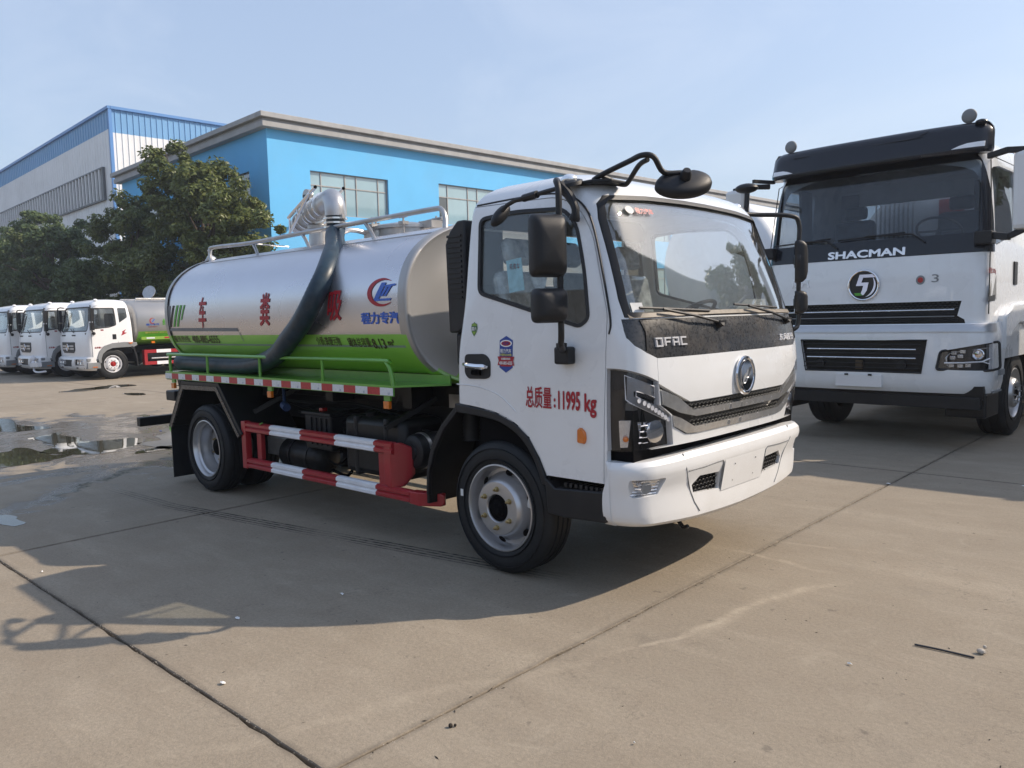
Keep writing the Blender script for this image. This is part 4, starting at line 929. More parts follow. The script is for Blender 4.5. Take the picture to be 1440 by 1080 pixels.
me = text_mesh('介质:粪便污物', .1, .0006); fitbox(me, -1.96, 1.372, -1.65, 1.440); tdecal(me, 'letter brown')
me = text_mesh('罐体总容量:', .1, .0006); fitbox(me, -1.56, 1.364, -1.285, 1.432); tdecal(me, 'letter brown')
me = text_mesh('8.13', .1, .0015); fitbox(me, -1.275, 1.352, -1.13, 1.425); tdecal(me, 'letter brown')
me = text_mesh('m³', .1, .002); fitbox(me, -1.10, 1.375, -1.03, 1.42); tdecal(me, 'letter brown')
me = text_mesh('服务热线:', .1, .0006, shear=-.1); fitbox(me, -4.40, 1.39, -4.06, 1.452); tdecal(me, 'letter brown')
me = text_mesh('400-885-6555', .1, .0012, shear=-.1); fitbox(me, -4.02, 1.383, -3.50, 1.452); tdecal(me, 'letter brown')
for pl, m_ in (([(-4.46,1.744),(-4.37,1.741),(-4.405,1.537),(-4.46,1.537)], 'louver grey'), ([(-4.32,1.741),(-4.285,1.741),(-4.375,1.537),(-4.405,1.537)], 'letter black'),
              ([(-4.24,1.742),(-4.20,1.742),(-4.30,1.538),(-4.335,1.538)], 'letter green'), ([(-4.165,1.742),(-4.125,1.742),(-4.225,1.538),(-4.262,1.538)], 'letter green'), ([(-4.09,1.740),(-4.06,1.740),(-4.14,1.60),(-4.16,1.60)], 'letter green')):
    tdecal(polymesh([pl]), m_, 'tank_stripe')
tdecal(slice_mesh(polymesh([[(-4.46,1.527),(-3.115,1.516),(-3.10,1.487),(-4.46,1.497)]]), .3), 'louver grey', 'tank_stripe')
tdecal(polymesh([[(-3.10,1.478),(-3.09,1.478),(-3.065,1.40),(-3.075,1.40)]]), 'line grey', 'tank_stripe')

# ---- top rail with leaning posts
GA = 'galvanised'
rl = MB(); rl.tube([(-4.30,.47,2.10),(-4.42,.49,2.20),(-4.44,.50,2.29),(-4.36,.50,2.318),(-3.6,.485,2.30),(-2.75,.49,2.315),(-1.85,.49,2.325),(-1.10,.50,2.335),(-.98,.50,2.325),(-.93,.49,2.26),(-.90,.46,2.15)], .019, 10, smooth=4); rl.build('top_rail', GA, hero)
rl = MB(); rl.tube([(-4.30,2*YC-.47,2.10),(-4.42,2*YC-.49,2.20),(-4.44,2*YC-.50,2.29),(-4.36,2*YC-.50,2.318),(-1.10,2*YC-.50,2.335),(-.98,2*YC-.50,2.325),(-.93,2*YC-.49,2.26),(-.90,2*YC-.46,2.15)], .019, 10, smooth=4); rl.build('top_rail', GA, hero)
for x in (-3.6, -2.75, -1.85):
    MB().tube([(x,.49,2.31),(x+.07,.485,2.24),(x+.17,.455,2.15)], .015, 8, smooth=3).build('rail_post', GA, hero)
    MB().tube([(x,2*YC-.49,2.31),(x+.07,2*YC-.485,2.22),(x+.17,2*YC-.455,2.115)], .015, 8, smooth=3).build('rail_post', GA, hero)
MB().tube([(-3.75,.97,2.30),(-3.75,.90,2.30),(-3.75,.5,2.31)], .008, 6).build('rail_tie', GA, hero)
# ---- boom: pivot post, big tube, guard frame, elbow and hose
bm_ = thing('suction_boom', None, None); bm_.parent = hero; bm_.location = -ORG[hero.name]; ORG[bm_.name] = Vector((0,0,0))
A = Vector((-3.56,.98,2.50)); E_ = Vector((-2.455,.592,2.575)); D = (E_-A).normalized(); U, V, _ = frame(D); UP = Vector((0,0,1)); SD = D.cross(UP).normalized()
b = MB(); base_ = Vector((-3.05,.86,2.17)); b.lathe([(.17,-.03),(.17,.02),(.15,.025),(.15,.06),(.095,.07),(.085,.22),(.10,.23),(.10,.26),(.07,.27),(.07,.36)], base_, (0,0,1), 24); b.build('pivot_post', GA, bm_)
for i in range(8):
    a = 2*math.pi*i/8; MB().lathe([(.012,.018),(.012,.034),(.0,.036)], base_+Vector((.155*math.cos(a),.155*math.sin(a),0)), (0,0,1), 6).build('flange_bolt', GA, bm_, 30)
b = MB(); b.tube([A+D*.10, A+D*.32, A+D*.34, A+D*.62, A+D*.64, A+D*.98, A+D*1.06], [.085,.085,.098,.098,.09,.09,.078], 20); b.build('boom_tube', GA, bm_)
for t_ in (.34,.55,.64,.80,.95): 
    c_ = A+D*t_; MB().lathe([(.088,-.012),(.108,-.012),(.108,.012),(.088,.012)], c_, D, 24).build('tube_band', 'dusty chrome', bm_)
b = MB(); b.lathe([(.0,-.10),(.06,-.095),(.072,-.08),(.075,-.02),(.075,.12),(.095,.13),(.095,.16)], A-D*.02, D, 24); b.build('motor_cap', 'wheel silver', bm_)
for s_ in (-1, 1):
    g_ = MB(); g_.tube([A+D*.10+SD*.12*s_+UP*.04, A+D*1.16+SD*.12*s_+UP*.10], .016, 8, cap=False); g_.tube([A+D*.16+SD*.13*s_-UP*.12, A+D*.98+SD*.13*s_+UP*.08], .013, 8)
    g_.tube([A+D*.14+SD*.12*s_+UP*.04, A+D*.17+SD*.13*s_-UP*.12], .010, 6)
    g_.tube([A+D*.45+SD*.12*s_+UP*.06, A+D*.55+SD*.13*s_-UP*.02], .010, 6); g_.tube([A+D*.75+SD*.12*s_+UP*.08, A+D*.62+SD*.13*s_-.0*UP], .010, 6)
    g_.build('guard_frame', 'dusty chrome', bm_)
b = MB(); b.box(A+D*.40+Vector((-.05,-.02,.10)), A+D*.40+Vector((.05,.02,.20))); b.lathe([(.0,-.02),(.06,-.02),(.06,.02),(.0,.02)], A+D*.40+Vector((0,0,.19)), (0,1,0), 16); b.build('lifting_lug', GA, bm_)
b = MB(); b.tube([A+D*1.02-UP*.0, E_-D*.02, E_+D*.055-UP*.01, E_+D*.11-UP*.055, E_+D*.125-UP*.10, E_+D*.125-UP*.16], .086, 22, smooth=4); b.build('elbow', 'wheel silver', bm_)
top_ = E_+D*.125-UP*.13
for k in range(3): MB().lathe([(.080,-.009),(.099,-.007),(.099,.007),(.080,.009)], top_-UP*(.055+.036*k), (0,0,1), 24).build('hose_clamp', 'dusty chrome', bm_)
MB().box(top_-UP*.05+Vector((.08,-.015,-.01)), top_-UP*.05+Vector((.12,.015,.02))).build('clamp_screw', GA, bm_)
hp_ = smoothpath([top_, top_-UP*.13, (-2.25,.475,2.24), (-2.10,.37,2.15), (-1.90,.19,2.03), (-1.78,.05,1.90), (-1.77,-.03,1.78), (-1.83,-.065,1.66), (-1.97,-.06,1.54), (-2.2,-.025,1.42), (-2.5,.06,1.31), (-2.85,.12,1.225), (-3.25,.135,1.185), (-3.9,.135,1.185), (-4.44,.135,1.19)], 8)
# corrugation: alternate radii
path = []; rad_ = []
tot = 0
fine_ = []
for i in range(len(hp_)-1):
    L_ = (hp_[i+1]-hp_[i]).length; k_ = max(1, int(L_/.011))
    for j in range(k_): fine_.append(hp_[i].lerp(hp_[i+1], j/k_))
fine_.append(hp_[-1])
rad_ = [.0765 + (.0022 if i % 2 else 0) for i in range(len(fine_))]
b = MB(); b.tube(fine_, rad_, 18); hose = b.build('suction_hose', 'hose rubber', hero, 70)
# manhole with clamp arms, filler, gauge at the rear
mhc = Vector((-2.05,1.06,2.235))
b = MB(); b.lathe([(.27,-.05),(.27,.07),(.30,.072),(.30,.095),(.28,.105),(.10,.135),(.0,.14)], mhc, (0,0,1), 32); mh = b.build('manhole', GA, hero, 30)
for i in range(6):
    a = 2*math.pi*i/6+.3; c_ = mhc+Vector((.305*math.cos(a), .305*math.sin(a), .06))
    q = MB(); q.tube([c_-UP*.06, c_+UP*.11], .009, 6); q.tube([c_+UP*.09-Vector((.05,0,0)), c_+UP*.09+Vector((.05,0,0))], .008, 6); q.box(c_+Vector((-.03,-.03,.03)), c_+Vector((.03,.03,.055))); q.build('wing_nut', GA, mh)
b = MB(); b.tube([mhc+Vector((-.3,.1,.11)), mhc+Vector((.36,.1,.15))], .014, 8); b.box(mhc+Vector((.24,-.06,.06)), mhc+Vector((.40,.06,.12))); b.build('hinge_bar', GA, mh)
b = MB(); b.lathe([(.11,-.03),(.11,.04),(.06,.05),(.06,.12),(.08,.12),(.08,.14),(.0,.15)], (-2.62,1.12,2.22), (0,0,1), 20); b.tube([(-2.62,1.12,2.33),(-2.66,.92,2.36),(-2.70,.78,2.28)], .022, 8, smooth=3); b.build('vent_valve', GA, hero)
b = MB(); b.lathe([(.0,-.05),(.05,-.05),(.06,-.03),(.06,.03),(.05,.04),(.0,.04)], (-4.56,.55,2.20), (-.3,-.6,.4), 16); b.tube([(-4.50,.52,2.24),(-4.48,.50,2.30)], .012, 6); b.lathe([(.05,-.06),(.05,.0)], (-4.56,.57,2.17), (0,0,1), 12); b.build('pressure_gauge', 'wheel silver', hero)

# ---- green side shelf with rail, reflective tape
gs = 'green steel'
sh = MB(); sh.box((-4.50,.0,1.095),(-.97,.30,1.108)); sh.box((-4.50,.0,1.035),(-.97,.012,1.095))
sh.add([(-.97,.0,1.095),(-.97,.0,1.108),(-.72,.30,1.108),(-.72,.30,1.095),(-.97,.30,1.095),(-.97,.30,1.108)], [(0,1,2,3),(1,5,2),(0,3,4),(3,2,5,4),(0,4,5,1)])
sh.box((-4.50,.295,1.095),(-.72,.307,1.165)); shelf = sh.build('side_shelf', gs, hero, 0)
sh = MB(); sh.box((-4.50,2*YC-.30,1.095),(-.97,2*YC,1.108)); sh.box((-4.50,2*YC-.012,1.035),(-.97,2*YC,1.095)); sh.build('side_shelf', gs, hero, 0)
for y0 in (0.,):
    g_ = MB(); g_.tube([(-4.42,y0+.02,1.10),(-4.43,y0+.02,1.20),(-4.41,y0+.02,1.262),(-4.34,y0+.02,1.275),(-2.7,y0+.02,1.275),(-1.16,y0+.02,1.275),(-1.06,y0+.02,1.262),(-1.01,y0+.02,1.20),(-.99,y0+.02,1.10)], .015, 10, smooth=4); g_.build('shelf_rail', gs, hero)
    for x in (-3.66,-2.74,-1.83): MB().tube([(x,y0+.02,1.10),(x,y0+.02,1.27)], .012, 8).build('rail_post', gs, hero)
g_ = MB(); g_.tube([(-4.42,2*YC-.02,1.10),(-4.41,2*YC-.02,1.262),(-4.34,2*YC-.02,1.275),(-1.16,2*YC-.02,1.275),(-1.0,2*YC-.02,1.24),(-.99,2*YC-.02,1.10)], .015, 8, smooth=4); g_.build('shelf_rail', gs, hero)
# tape: measured boundaries, red / white pieces
nb = 24; xa, xb = -4.50, -.97; wpc = (xb-xa)/25.0; me_w = me_r = None
for i in range(25):
    q = MB(); q.box((0,-.0025,0),(wpc*.995,0,.052)); me = q.mesh()
    red = (i % 2 == 1)
    if red:
        if me_r is None: me_r = me; me_r.materials.append(MT['tape red'])
        me = me_r
    else:
        if me_w is None: me_w = me; me_w.materials.append(MT['tape white'])
        me = me_w
    o = bpy.data.objects.new('reflective_tape', me); COL.objects.link(o); o.parent = shelf; o.location = Vector((xa+i*wpc, -.0005, 1.040))-ORG[hero.name]
for i in range(0, 25, 2):
    q = text_mesh('C3', .018, .0004); mapmesh(q, lambda u, v, w_: Vector((xa+i*wpc+.09+u*.8, -.0042, 1.047+v))); link('tape_mark', q, 'letter blue', shelf, 0)
# amber side lamps below the tape
for x in (-4.40, -2.62, -1.09):
    q = MB(); q.box((x,.012,1.0),(x+.065,.03,1.04)); s_ = q.build('lamp_bracket', gs, hero, 0)
    q = MB(); q.box((x+.002,.002,.945),(x+.062,.03,.998)); s2 = q.build('side_marker_lamp', 'amber', hero, 0, .004)
    MB().tube([(x+.06,.03,.97),(x+.09,.04,.975),(x+.10,.05,1.01),(x+.10,.07,1.03)], .004, 5, smooth=3).build('lamp_cable', 'chassis black', hero)

# ---- red and white side guard
def guardprof(z0, z1, y=.05):
    h = z1-z0; return [(y, z0), (y-.018, z0+h*.12), (y-.018, z0+h*.36), (y-.002, z0+h*.5), (y-.018, z0+h*.64), (y-.018, z0+h*.88), (y, z1), (y+.03, z1), (y+.03, z0)]
def guardrail(x0, x1, z0, z1, m_, name='guard_rail', y=.05):
    P = guardprof(z0, z1, y); n = len(P); mb = MB(); mb.add([(x0, *q) for q in P]+[(x1, *q) for q in P], [tuple(range(n)), tuple(range(2*n-1,n-1,-1))]+[(i, n+i, n+(i+1)%n, (i+1)%n) for i in range(n)]); return mb.build(name, m_, hero, 20)
for a, b_, m_ in ((-3.06,-2.67,'guard red'), (-2.67,-2.21,'guard white'), (-2.21,-1.74,'guard red'), (-1.74,-1.26,'guard white'), (-1.26,-1.06,'guard red')): guardrail(a, b_, .620, .705, m_)
for a, b_, m_ in ((-3.06,-2.67,'guard red'), (-2.67,-2.20,'guard white'), (-2.20,-1.74,'guard red'), (-1.74,-1.255,'guard white'), (-1.255,-.88,'guard red')): guardrail(a, b_, .305, .392, m_)
MB().box((-3.13,.030,.300),(-3.06,.085,.712)).build('guard_post', 'guard red', hero, 0, .004)
MB().box((-2.97,.085,.385),(-2.90,.125,.63)).build('guard_post', 'guard red', hero, 0, .004)
MB().box((-1.235,.055,.385),(-1.165,.095,.63)).build('guard_post', 'guard red', hero, 0, .004)
gp = MB(); gp.add([(-.88,.032,.305),(-.88,.032,.392),(-.79,.034,.392),(-.79,.034,.300),(-.64,.10,.392),(-.62,.12,.375),(-.62,.12,.325),(-.64,.10,.305),(-.88,.10,.305),(-.88,.10,.392),(-.79,.12,.392),(-.79,.12,.30),(-.64,.15,.39),(-.64,.15,.305)], [(0,3,2,1),(3,7,4,2),(7,6,5,4),(8,9,10,11),(11,10,12,13),(1,2,10,9),(2,4,12,10),(0,8,11,3),(3,11,13,7),(4,5,12),(5,6,13,12),(6,7,13),(0,1,9,8)]); gp.build('guard_tip', 'guard red', hero, 0, .006)
# folded front plate of the guard with clipped corners
fpv = [(-1.155,.035,.405),(-1.155,.035,.70),(-1.04,.035,.705),(-1.04,.035,.395)]
fp = MB(); pl = [(-1.15,.035,.405),(-1.15,.035,.695),(-1.075,.035,.70),(-1.075,.035,.385)]; pr = [(-1.075,.035,.385),(-1.075,.035,.70),(-1.045,.085,.70),(-1.00,.165,.655),(-1.00,.165,.47),(-1.035,.10,.388)]
off_ = Vector((.0,.03,0)); vs = [Vector(v) for v in pl]+[Vector(v)+off_ for v in pl]; fp.add(vs, [(0,1,2,3),(7,6,5,4),(0,4,5,1),(1,5,6,2),(3,7,4,0),(2,6,7,3)])
vs = [Vector(v) for v in pr]+[Vector(v)+off_ for v in pr]; fp.add(vs, [tuple(range(6)), tuple(range(11,5,-1))]+[(i, 6+i, 6+(i+1)%6, (i+1)%6) for i in range(6)]); fp.build('guard_plate', 'guard red', hero, 0, .005)
for x in (-3.02, -1.20):
    q = MB(); q.bar((x,.10,.66),(x,.10,.80), .035, .06); q.bar((x,.10,.79),(x+.16,.45,.98), .05, .035); q.build('guard_bracket', 'chassis black', hero, 0)
# green zip tie
MB().box((-2.82,.03,.708),(-2.77,.04,.716), rot=Matrix.Rotation(R(-20),3,'Y')).build('zip_tie', 'letter green', hero, 0)
# far side guard
for z in (.30,.62): MB().box((-3.1,2*YC-.07,z),(-.9,2*YC-.04,z+.085)).build('guard_rail', 'guard red', hero, 0)

# ---- equipment between the axles
q = MB(); q.tube([(-2.92,.36,.42),(-2.89,.36,.42),(-2.86,.36,.42),(-2.34,.36,.42),(-2.31,.36,.42),(-2.28,.36,.42)], [.03,.115,.135,.135,.115,.03], 28); at_ = q.build('air_tank', 'chassis black', hero, 50)
for x in (-2.72, -2.46): MB().lathe([(.135,-.02),(.141,-.02),(.141,.02),(.135,.02)], (x,.36,.42), (1,0,0), 28).build('tank_strap', 'chassis black', at_)
for x in (-2.72, -2.48): MB().tube([(x,.33,.29),(x,.33,.22)], .008, 6).build('drain_cock', 'brass nut', at_)
q = MB(); q.box((-2.42,.22,.52),(-2.05,.55,.80)); bt = q.build('battery_box', 'black plastic', hero, 0, .012)
q = MB(); q.box((-2.44,.20,.80),(-2.03,.57,.825)); q.build('box_lid', 'black plastic', bt, 0, .006)
for x in (-2.34,-2.27,-2.20,-2.13): MB().box((x,.208,.56),(x+.025,.222,.78)).build('box_rib', 'black plastic', bt, 0)
MB().box((-2.27,.26,.826),(-2.22,.31,.855)).build('terminal_cap', 'tail red', bt, 0, .005)
q = MB(); q.box((-1.80,.16,.40),(-1.08,.56,.84)); ft = q.build('fuel_tank', 'chassis black', hero, 40, .055)
for x in (-1.66, -1.30): MB().box((x,.150,.395),(x+.05,.57,.848)).build('tank_strap', 'black plastic', ft, 0, .02)
q = MB(); q.lathe([(.045,0),(.045,.03),(.03,.04),(.0,.04)], (-1.56,.26,.84), (0,-.3,1), 16); q.build('filler_cap', 'black plastic', ft)
q = MB(); q.lathe([(.03,-.03),(.05,-.03),(.055,-.02),(.10,-.022),(.118,-.01),(.125,.02),(.12,.30)], (-1.01,.20,.625), (.08,1,0), 32); af = q.build('air_filter', 'black plastic', hero, 40)
MB().lathe([(.124,.05),(.131,.05),(.131,.075),(.124,.075)], (-1.01,.20,.625), (.08,1,0), 32).build('filter_clamp', GA, af)
q = MB(); q.box((-2.02,.30,.42),(-1.86,.55,.70)); q.tube([(-2.12,.26,.36),(-1.9,.26,.34),(-1.84,.28,.44)], .014, 6, smooth=3); q.tube([(-2.1,.22,.45),(-1.95,.2,.43),(-1.86,.24,.5)], .01, 6, smooth=3); q.build('valve_block', 'underside', hero, 0, .01)
q = MB(); q.box((-3.0,.35,.30),(-2.93,.6,.42)); q.box((-3.35,.4,.35),(-3.0,.6,.52)); q.build('silencer_shield', 'galvanised', hero, 0, .01)
for x in (-2.98, -2.93): MB().lathe([(.012,0),(.012,.02),(.008,.02),(.008,.05),(.0,.05)], (x,.40,.43), (0,0,1), 8).build('brass_fitting', 'brass nut', hero)
q = MB(); q.tube([(-2.86,.30,1.0),(-2.82,.28,.90),(-2.78,.26,.85)], .014, 8); q.tube([(-2.80,.26,.85),(-2.72,.24,.83)], .035, 10); q.build('blue_coupling', 'cable blue', hero)
for k in range(6):
    y = .34+.05*(k%3); z = .88-.03*k; x = -3.0+.1*k
    MB().tube([(x,y,z),(x+.5,y-.02,z-.05*(k%2)),(x+1.1,y+.02,z+.02),(x+1.7,y,z-.04)], .011, 6, smooth=4).build('cable', 'chassis black', hero)
q = MB(); q.box((-1.02,.553,.90),(-.90,.559,1.00)); dp = q.build('data_plate', GA, hero, 0)

# ---- rear mudguard, flap, beam, lamps
mg = [(-4.50,.56),(-4.19,.985),(-3.50,.995),(-3.13,.585)]; mo = [(-4.54,.56),(-4.215,1.02),(-3.475,1.03),(-3.09,.60)]
poly = mg + mo[::-1]
MB().prism(poly, 1, .015, .56).build('rear_mudguard', 'chassis black', hero, 0, .004)
MB().prism(poly, 1, 2*YC-.56, 2*YC-.015).build('rear_mudguard', 'chassis black', hero, 0)
gf = MB(); gf.prism([(-4.50,.56),(-4.19,.985),(-3.50,.995),(-3.13,.585),(-3.16,.565),(-3.52,.955),(-4.17,.945),(-4.46,.555)], 1, .008, .03); gf.build('mudguard_lip', 'panel black', hero, 0)
MB().box((-4.53,.03,.05),(-4.515,.56,.60)).build('mud_flap', 'rubber', hero, 0)
MB().box((-4.53,2*YC-.56,.05),(-4.515,2*YC-.03,.60)).build('mud_flap', 'rubber', hero, 0)
bmm = MB(); bmm.box((-5.40,.05,.49),(-5.32,2*YC-.05,.585)); bmm.build('underrun_beam', 'chassis black', hero, 0, .006)
for y in (.7,1.36): MB().box((-5.38,y,.55),(-5.30,y+.06,.85)).build('beam_bracket', 'chassis black', hero, 0)
q = MB(); q.box((-4.76,.10,.80),(-4.56,.30,.90)); q.build('tail_lamp', 'black plastic', hero, 0, .012)
MB().box((-4.775,.11,.81),(-4.758,.29,.89)).build('tail_lamp_lens', 'tail red', hero, 0, .004)
q = MB(); q.bar((-4.55,.2,.93),(-4.60,.2,1.05),.05,.12); q.box((-4.62,.06,1.02),(-4.52,.5,1.07)); q.build('tail_bracket', 'chassis black', hero, 0)
# ---- intake snorkel and ribbed hoses behind the cab
q = MB(); q.prism([(-.33,2.16),(-.345,1.50),(-.42,1.46),(-.50,1.46),(-.515,2.02),(-.47,2.10),(-.40,2.16)], 1, .10, .34); sn = q.build('intake_snorkel', 'black plastic', hero, 20, .012)
for k in range(13):
    z = 2.06-k*.032; MB().box((-.492,.094,z),(-.365,.103,z+.015)).build('louvre', 'black plastic', sn, 0)
q = MB(); q.box((-.47,.12,1.24),(-.38,.30,1.47)); q.build('snorkel_duct', 'black plastic', sn, 0, .03)
pth = [Vector((-.43,.20,1.30-.012*i)) for i in range(46)]; q = MB(); q.tube(pth, [.052+.005*(i%2) for i in range(46)], 14); q.build('bellows_hose', 'rubber', sn, 70)
for z in (1.10,.98): MB().lathe([(.052,-.005),(.061,-.005),(.061,.005),(.052,.005)], (-.43,.20,z), (0,0,1), 16).build('hose_clip', GA, sn)
MB().box((-.52,.34,.9),(-.37,1.8,1.1)).build('cab_crossmember', 'chassis black', hero, 0)

# ---- mirrors
def mirror_set(sg):
    Y = (lambda y: y) if sg < 0 else (lambda y: 2*YC-y)
    V3 = lambda x, y, z: Vector((x, Y(y), z))
    mr = thing('mirror_assembly', None, None); mr.parent = hero; mr.location = -ORG[hero.name]; ORG[mr.name] = Vector((0,0,0))
    mp_ = 'black plastic'
    RX, RY = (.69, -.22) if sg < 0 else (.80, -.355)
    q = MB(); q.tube([V3(.50,.01,2.255), V3(.58,RY*.4,2.25), V3(RX-.04,RY*.85,2.235), V3(RX,RY,2.18), V3(RX,RY,2.0), V3(RX,RY,1.7), V3(RX,RY,1.47), V3(RX-.03,RY*.85,1.40), V3(.60,RY*.45,1.375), V3(.55,-.045,1.37)], .0165, 12, smooth=6); q.build('mirror_rod', mp_, mr)
    q = MB(); q.box((.50,min(Y(-.06),Y(.01)),1.290),(.60,max(Y(-.06),Y(.01)),1.385)); q.build('lower_bracket', mp_, mr, 0, .012)
    q = MB(); q.lathe([(.03,0),(.03,.03),(.0,.035)], V3(.55,-.05,1.375), (0,0,1), 12); q.build('rod_joint', mp_, mr)
    q = MB(); q.tube([V3(.50,.02,2.255), V3(.55,.035,2.20), V3(.60,.03,2.12), V3(.585,.035,2.06)], [.03,.026,.022,.03], 10, smooth=3); q.build('upper_bracket', mp_, mr)
    # housings: lie in the plane along dirn from the rod
    dirn = V3(-.42,-.91,0)-V3(0,0,0); dirn = Vector((-.42, -.91*(1 if sg < 0 else -1), 0)).normalized(); nrm = Vector((-dirn.y, dirn.x, 0))
    if nrm.x < 0: nrm = -nrm
    def housing(zc, h, w_, name):
        c0 = V3(RX,RY,zc); P = roundpoly([(.03,-h/2),(-w_,-h/2),(-w_,h/2),(.03,h/2)], .035, 4); 
        rings = []
        for (s_, dd) in ((.93,-.025),(1.,-.015),(1.,.005),(.93,.035),(.80,.055),(.5,.066),(.05,.068)):
            rings.append([c0 + dirn*(-(u+(w_-.03)/2)*s_+(w_-.03)/2) + UP*(v*s_) + nrm*dd for u, v in P])
        mb = MB(); n = len(P); vs = [v for rg in rings for v in rg]; mb.add(vs, [tuple(range(n))]+[(i*n+k, i*n+(k+1)%n, (i+1)*n+(k+1)%n, (i+1)*n+k) for i in range(len(rings)-1) for k in range(n)]+[tuple(6*n+k for k in range(n))])
        hh = mb.build(name, mp_, mr, 50)
        g2 = MB(); g2.add([c0 + dirn*(-(u+(w_-.03)/2)*.88+(w_-.03)/2) + UP*(v*.9) - nrm*.027 for u, v in P], [tuple(range(n))]); g2.build('mirror_glass', 'mirror glass', hh, 0) if False else link('mirror_glass', g2.mesh(), 'mirror glass', mr, 0)
        q = MB(); 
        c_ = c0 + UP*.0; q.lathe([(.028,-.05),(.032,-.045),(.032,.045),(.028,.05)], c_+nrm*.0, (0,0,1), 14); q.bar(c_+nrm*.0, c_+dirn*.06+nrm*.03, .08, .05); q.build('mirror_clamp', mp_, mr, 40)
    housing(1.905, .315, .165, 'main_mirror'); housing(1.605, .175, .16, 'wide_mirror')
    # look-down mirror on a bar over the door
    a = V3(RX,RY,2.19)
    if sg < 0:
        q = MB(); q.tube([a, V3(.60,-.215,2.185), V3(.48,-.205,2.175), V3(.38,-.20,2.168), V3(.31,-.195,2.15)], .012, 8, smooth=4); q.tube([V3(.54,-.21,2.18), V3(.44,-.203,2.172)], .020, 10); q.build('side_arm', mp_, mr)
        c_ = V3(.255,-.19,2.10); nd = Vector((.25,-.45,.85)).normalized(); nd = Vector((.62,-.62,.48)).normalized()
        q = MB(); u_, v_, _ = frame(nd); lng = (Vector((-.55,.0,-.83)) - nd*Vector((-.55,0,-.83)).dot(nd)).normalized(); sh_ = nd.cross(lng)
        rings = []
        for s_, h_ in ((.9,-.008),(1.,0),(.96,.012),(.7,.032),(.3,.042),(.02,.044)): rings.append([c_ + lng*.082*s_*math.cos(t) + sh_*.036*s_*math.sin(t) + nd*h_ for t in [2*math.pi*i/24 for i in range(24)]])
        n = 24; q.add([v for rg in rings for v in rg], [tuple(range(n))]+[(i*n+k, i*n+(k+1)%n, (i+1)*n+(k+1)%n, (i+1)*n+k) for i in range(5) for k in range(n)]); q.tube([V3(.31,-.195,2.15), c_+nd*.03], .012, 8); q.build('kerb_mirror', mp_, mr, 60)
    # roof corner lamp
    c_ = V3(.52,.085,2.275); q = MB(); q.lathe([(.075,-.02),(.07,.0),(.045,.01)], c_, (0,-.3 if sg<0 else .3,1), 20); rb = q.build('roof_lamp_base', mp_, mr); 
    q = MB(); q.sphere(c_+UP*.012, .042, 16, 10, sc_=(1.1,1.1,.75)); q.build('roof_lamp', 'lamp reflector', mr)
mirror_set(-1); mirror_set(1)
# front cross-view mirror on the roof corner
fmr = thing('front_mirror', None, None); fmr.parent = hero; fmr.location = -ORG[hero.name]; ORG[fmr.name] = Vector((0,0,0))
q = MB(); q.prism([(.55,.11),(.66,.10),(.74,.17),(.74,.30),(.69,.33),(.58,.24)], 2, 2.255, 2.275); q.build('arm_plate', 'black plastic', fmr, 0, .006)
Pa = Vector((.64,.14,2.275)); Pb = Vector((.70,.27,2.262)); AP = Vector((1.02,.10,2.335)); Mc = Vector((1.13,.245,2.205))
q = MB(); q.tube([Pa, Pa+Vector((.07,.0,.025)), AP.lerp(Pa,.35)+Vector((0,0,.02)), AP+Vector((-.03,-.02,.01)), AP+Vector((.02,.01,-.002)), AP.lerp(Mc,.5)+Vector((-.01,-.01,-.01)), Mc+Vector((0,.0,.05)), Mc+Vector((0,.0,.02))], .0145, 12, smooth=5)
q.tube([Pb, Pb+Vector((.05,.0,-.012)), Pb+Vector((.09,-.02,-.004)), AP.lerp(Pb,.3), AP+Vector((-.01,0,-.012))], .0135, 10, smooth=4); q.tube([Pa+Vector((.05,0,.015)), Pb+Vector((.02,0,.0))], .012, 8); q.build('mirror_arm', 'black plastic', fmr)
ln_ = Vector((.60,.78,.12)).normalized(); nd = Vector((.45,-.62,.62)).normalized(); nd = (nd - ln_*nd.dot(ln_)).normalized(); sh_ = nd.cross(ln_)
n = 32; rings = []
def bean(t):
    a, b_ = .150*math.cos(t), .092*math.sin(t); b_ -= .080*math.exp(-((a+.0)/.040)**2)*(1 if math.sin(t) > 0 else 0); return a, b_
for s_, h_ in ((.90,-.030),(1.,-.022),(1.,.0),(.93,.018),(.75,.030),(.45,.036),(.02,.038)):
    rg = []
    for i in range(n): a, b_ = bean(2*math.pi*i/n); rg.append(Mc + ln_*a*s_ + sh_*b_*s_ + nd*h_)
    rings.append(rg)
q = MB(); q.add([v for rg in rings for v in rg], [tuple(range(n))]+[(i*n+k, i*n+(k+1)%n, (i+1)*n+(k+1)%n, (i+1)*n+k) for i in range(len(rings)-1) for k in range(n)]); q.build('mirror_housing', 'black plastic', fmr, 50)
g2 = MB(); g2.add([Mc + ln_*bean(2*math.pi*i/n)[0]*.86 + sh_*bean(2*math.pi*i/n)[1]*.86 - nd*.031 for i in range(n)], [tuple(range(n))]); g2.build('mirror_glass', 'mirror glass', fmr, 0)
q = MB(); q.lathe([(.03,.0),(.028,.03),(.018,.05),(.0,.05)], Mc+nd*.035, nd, 14); q.build('mirror_joint', 'black plastic', fmr)
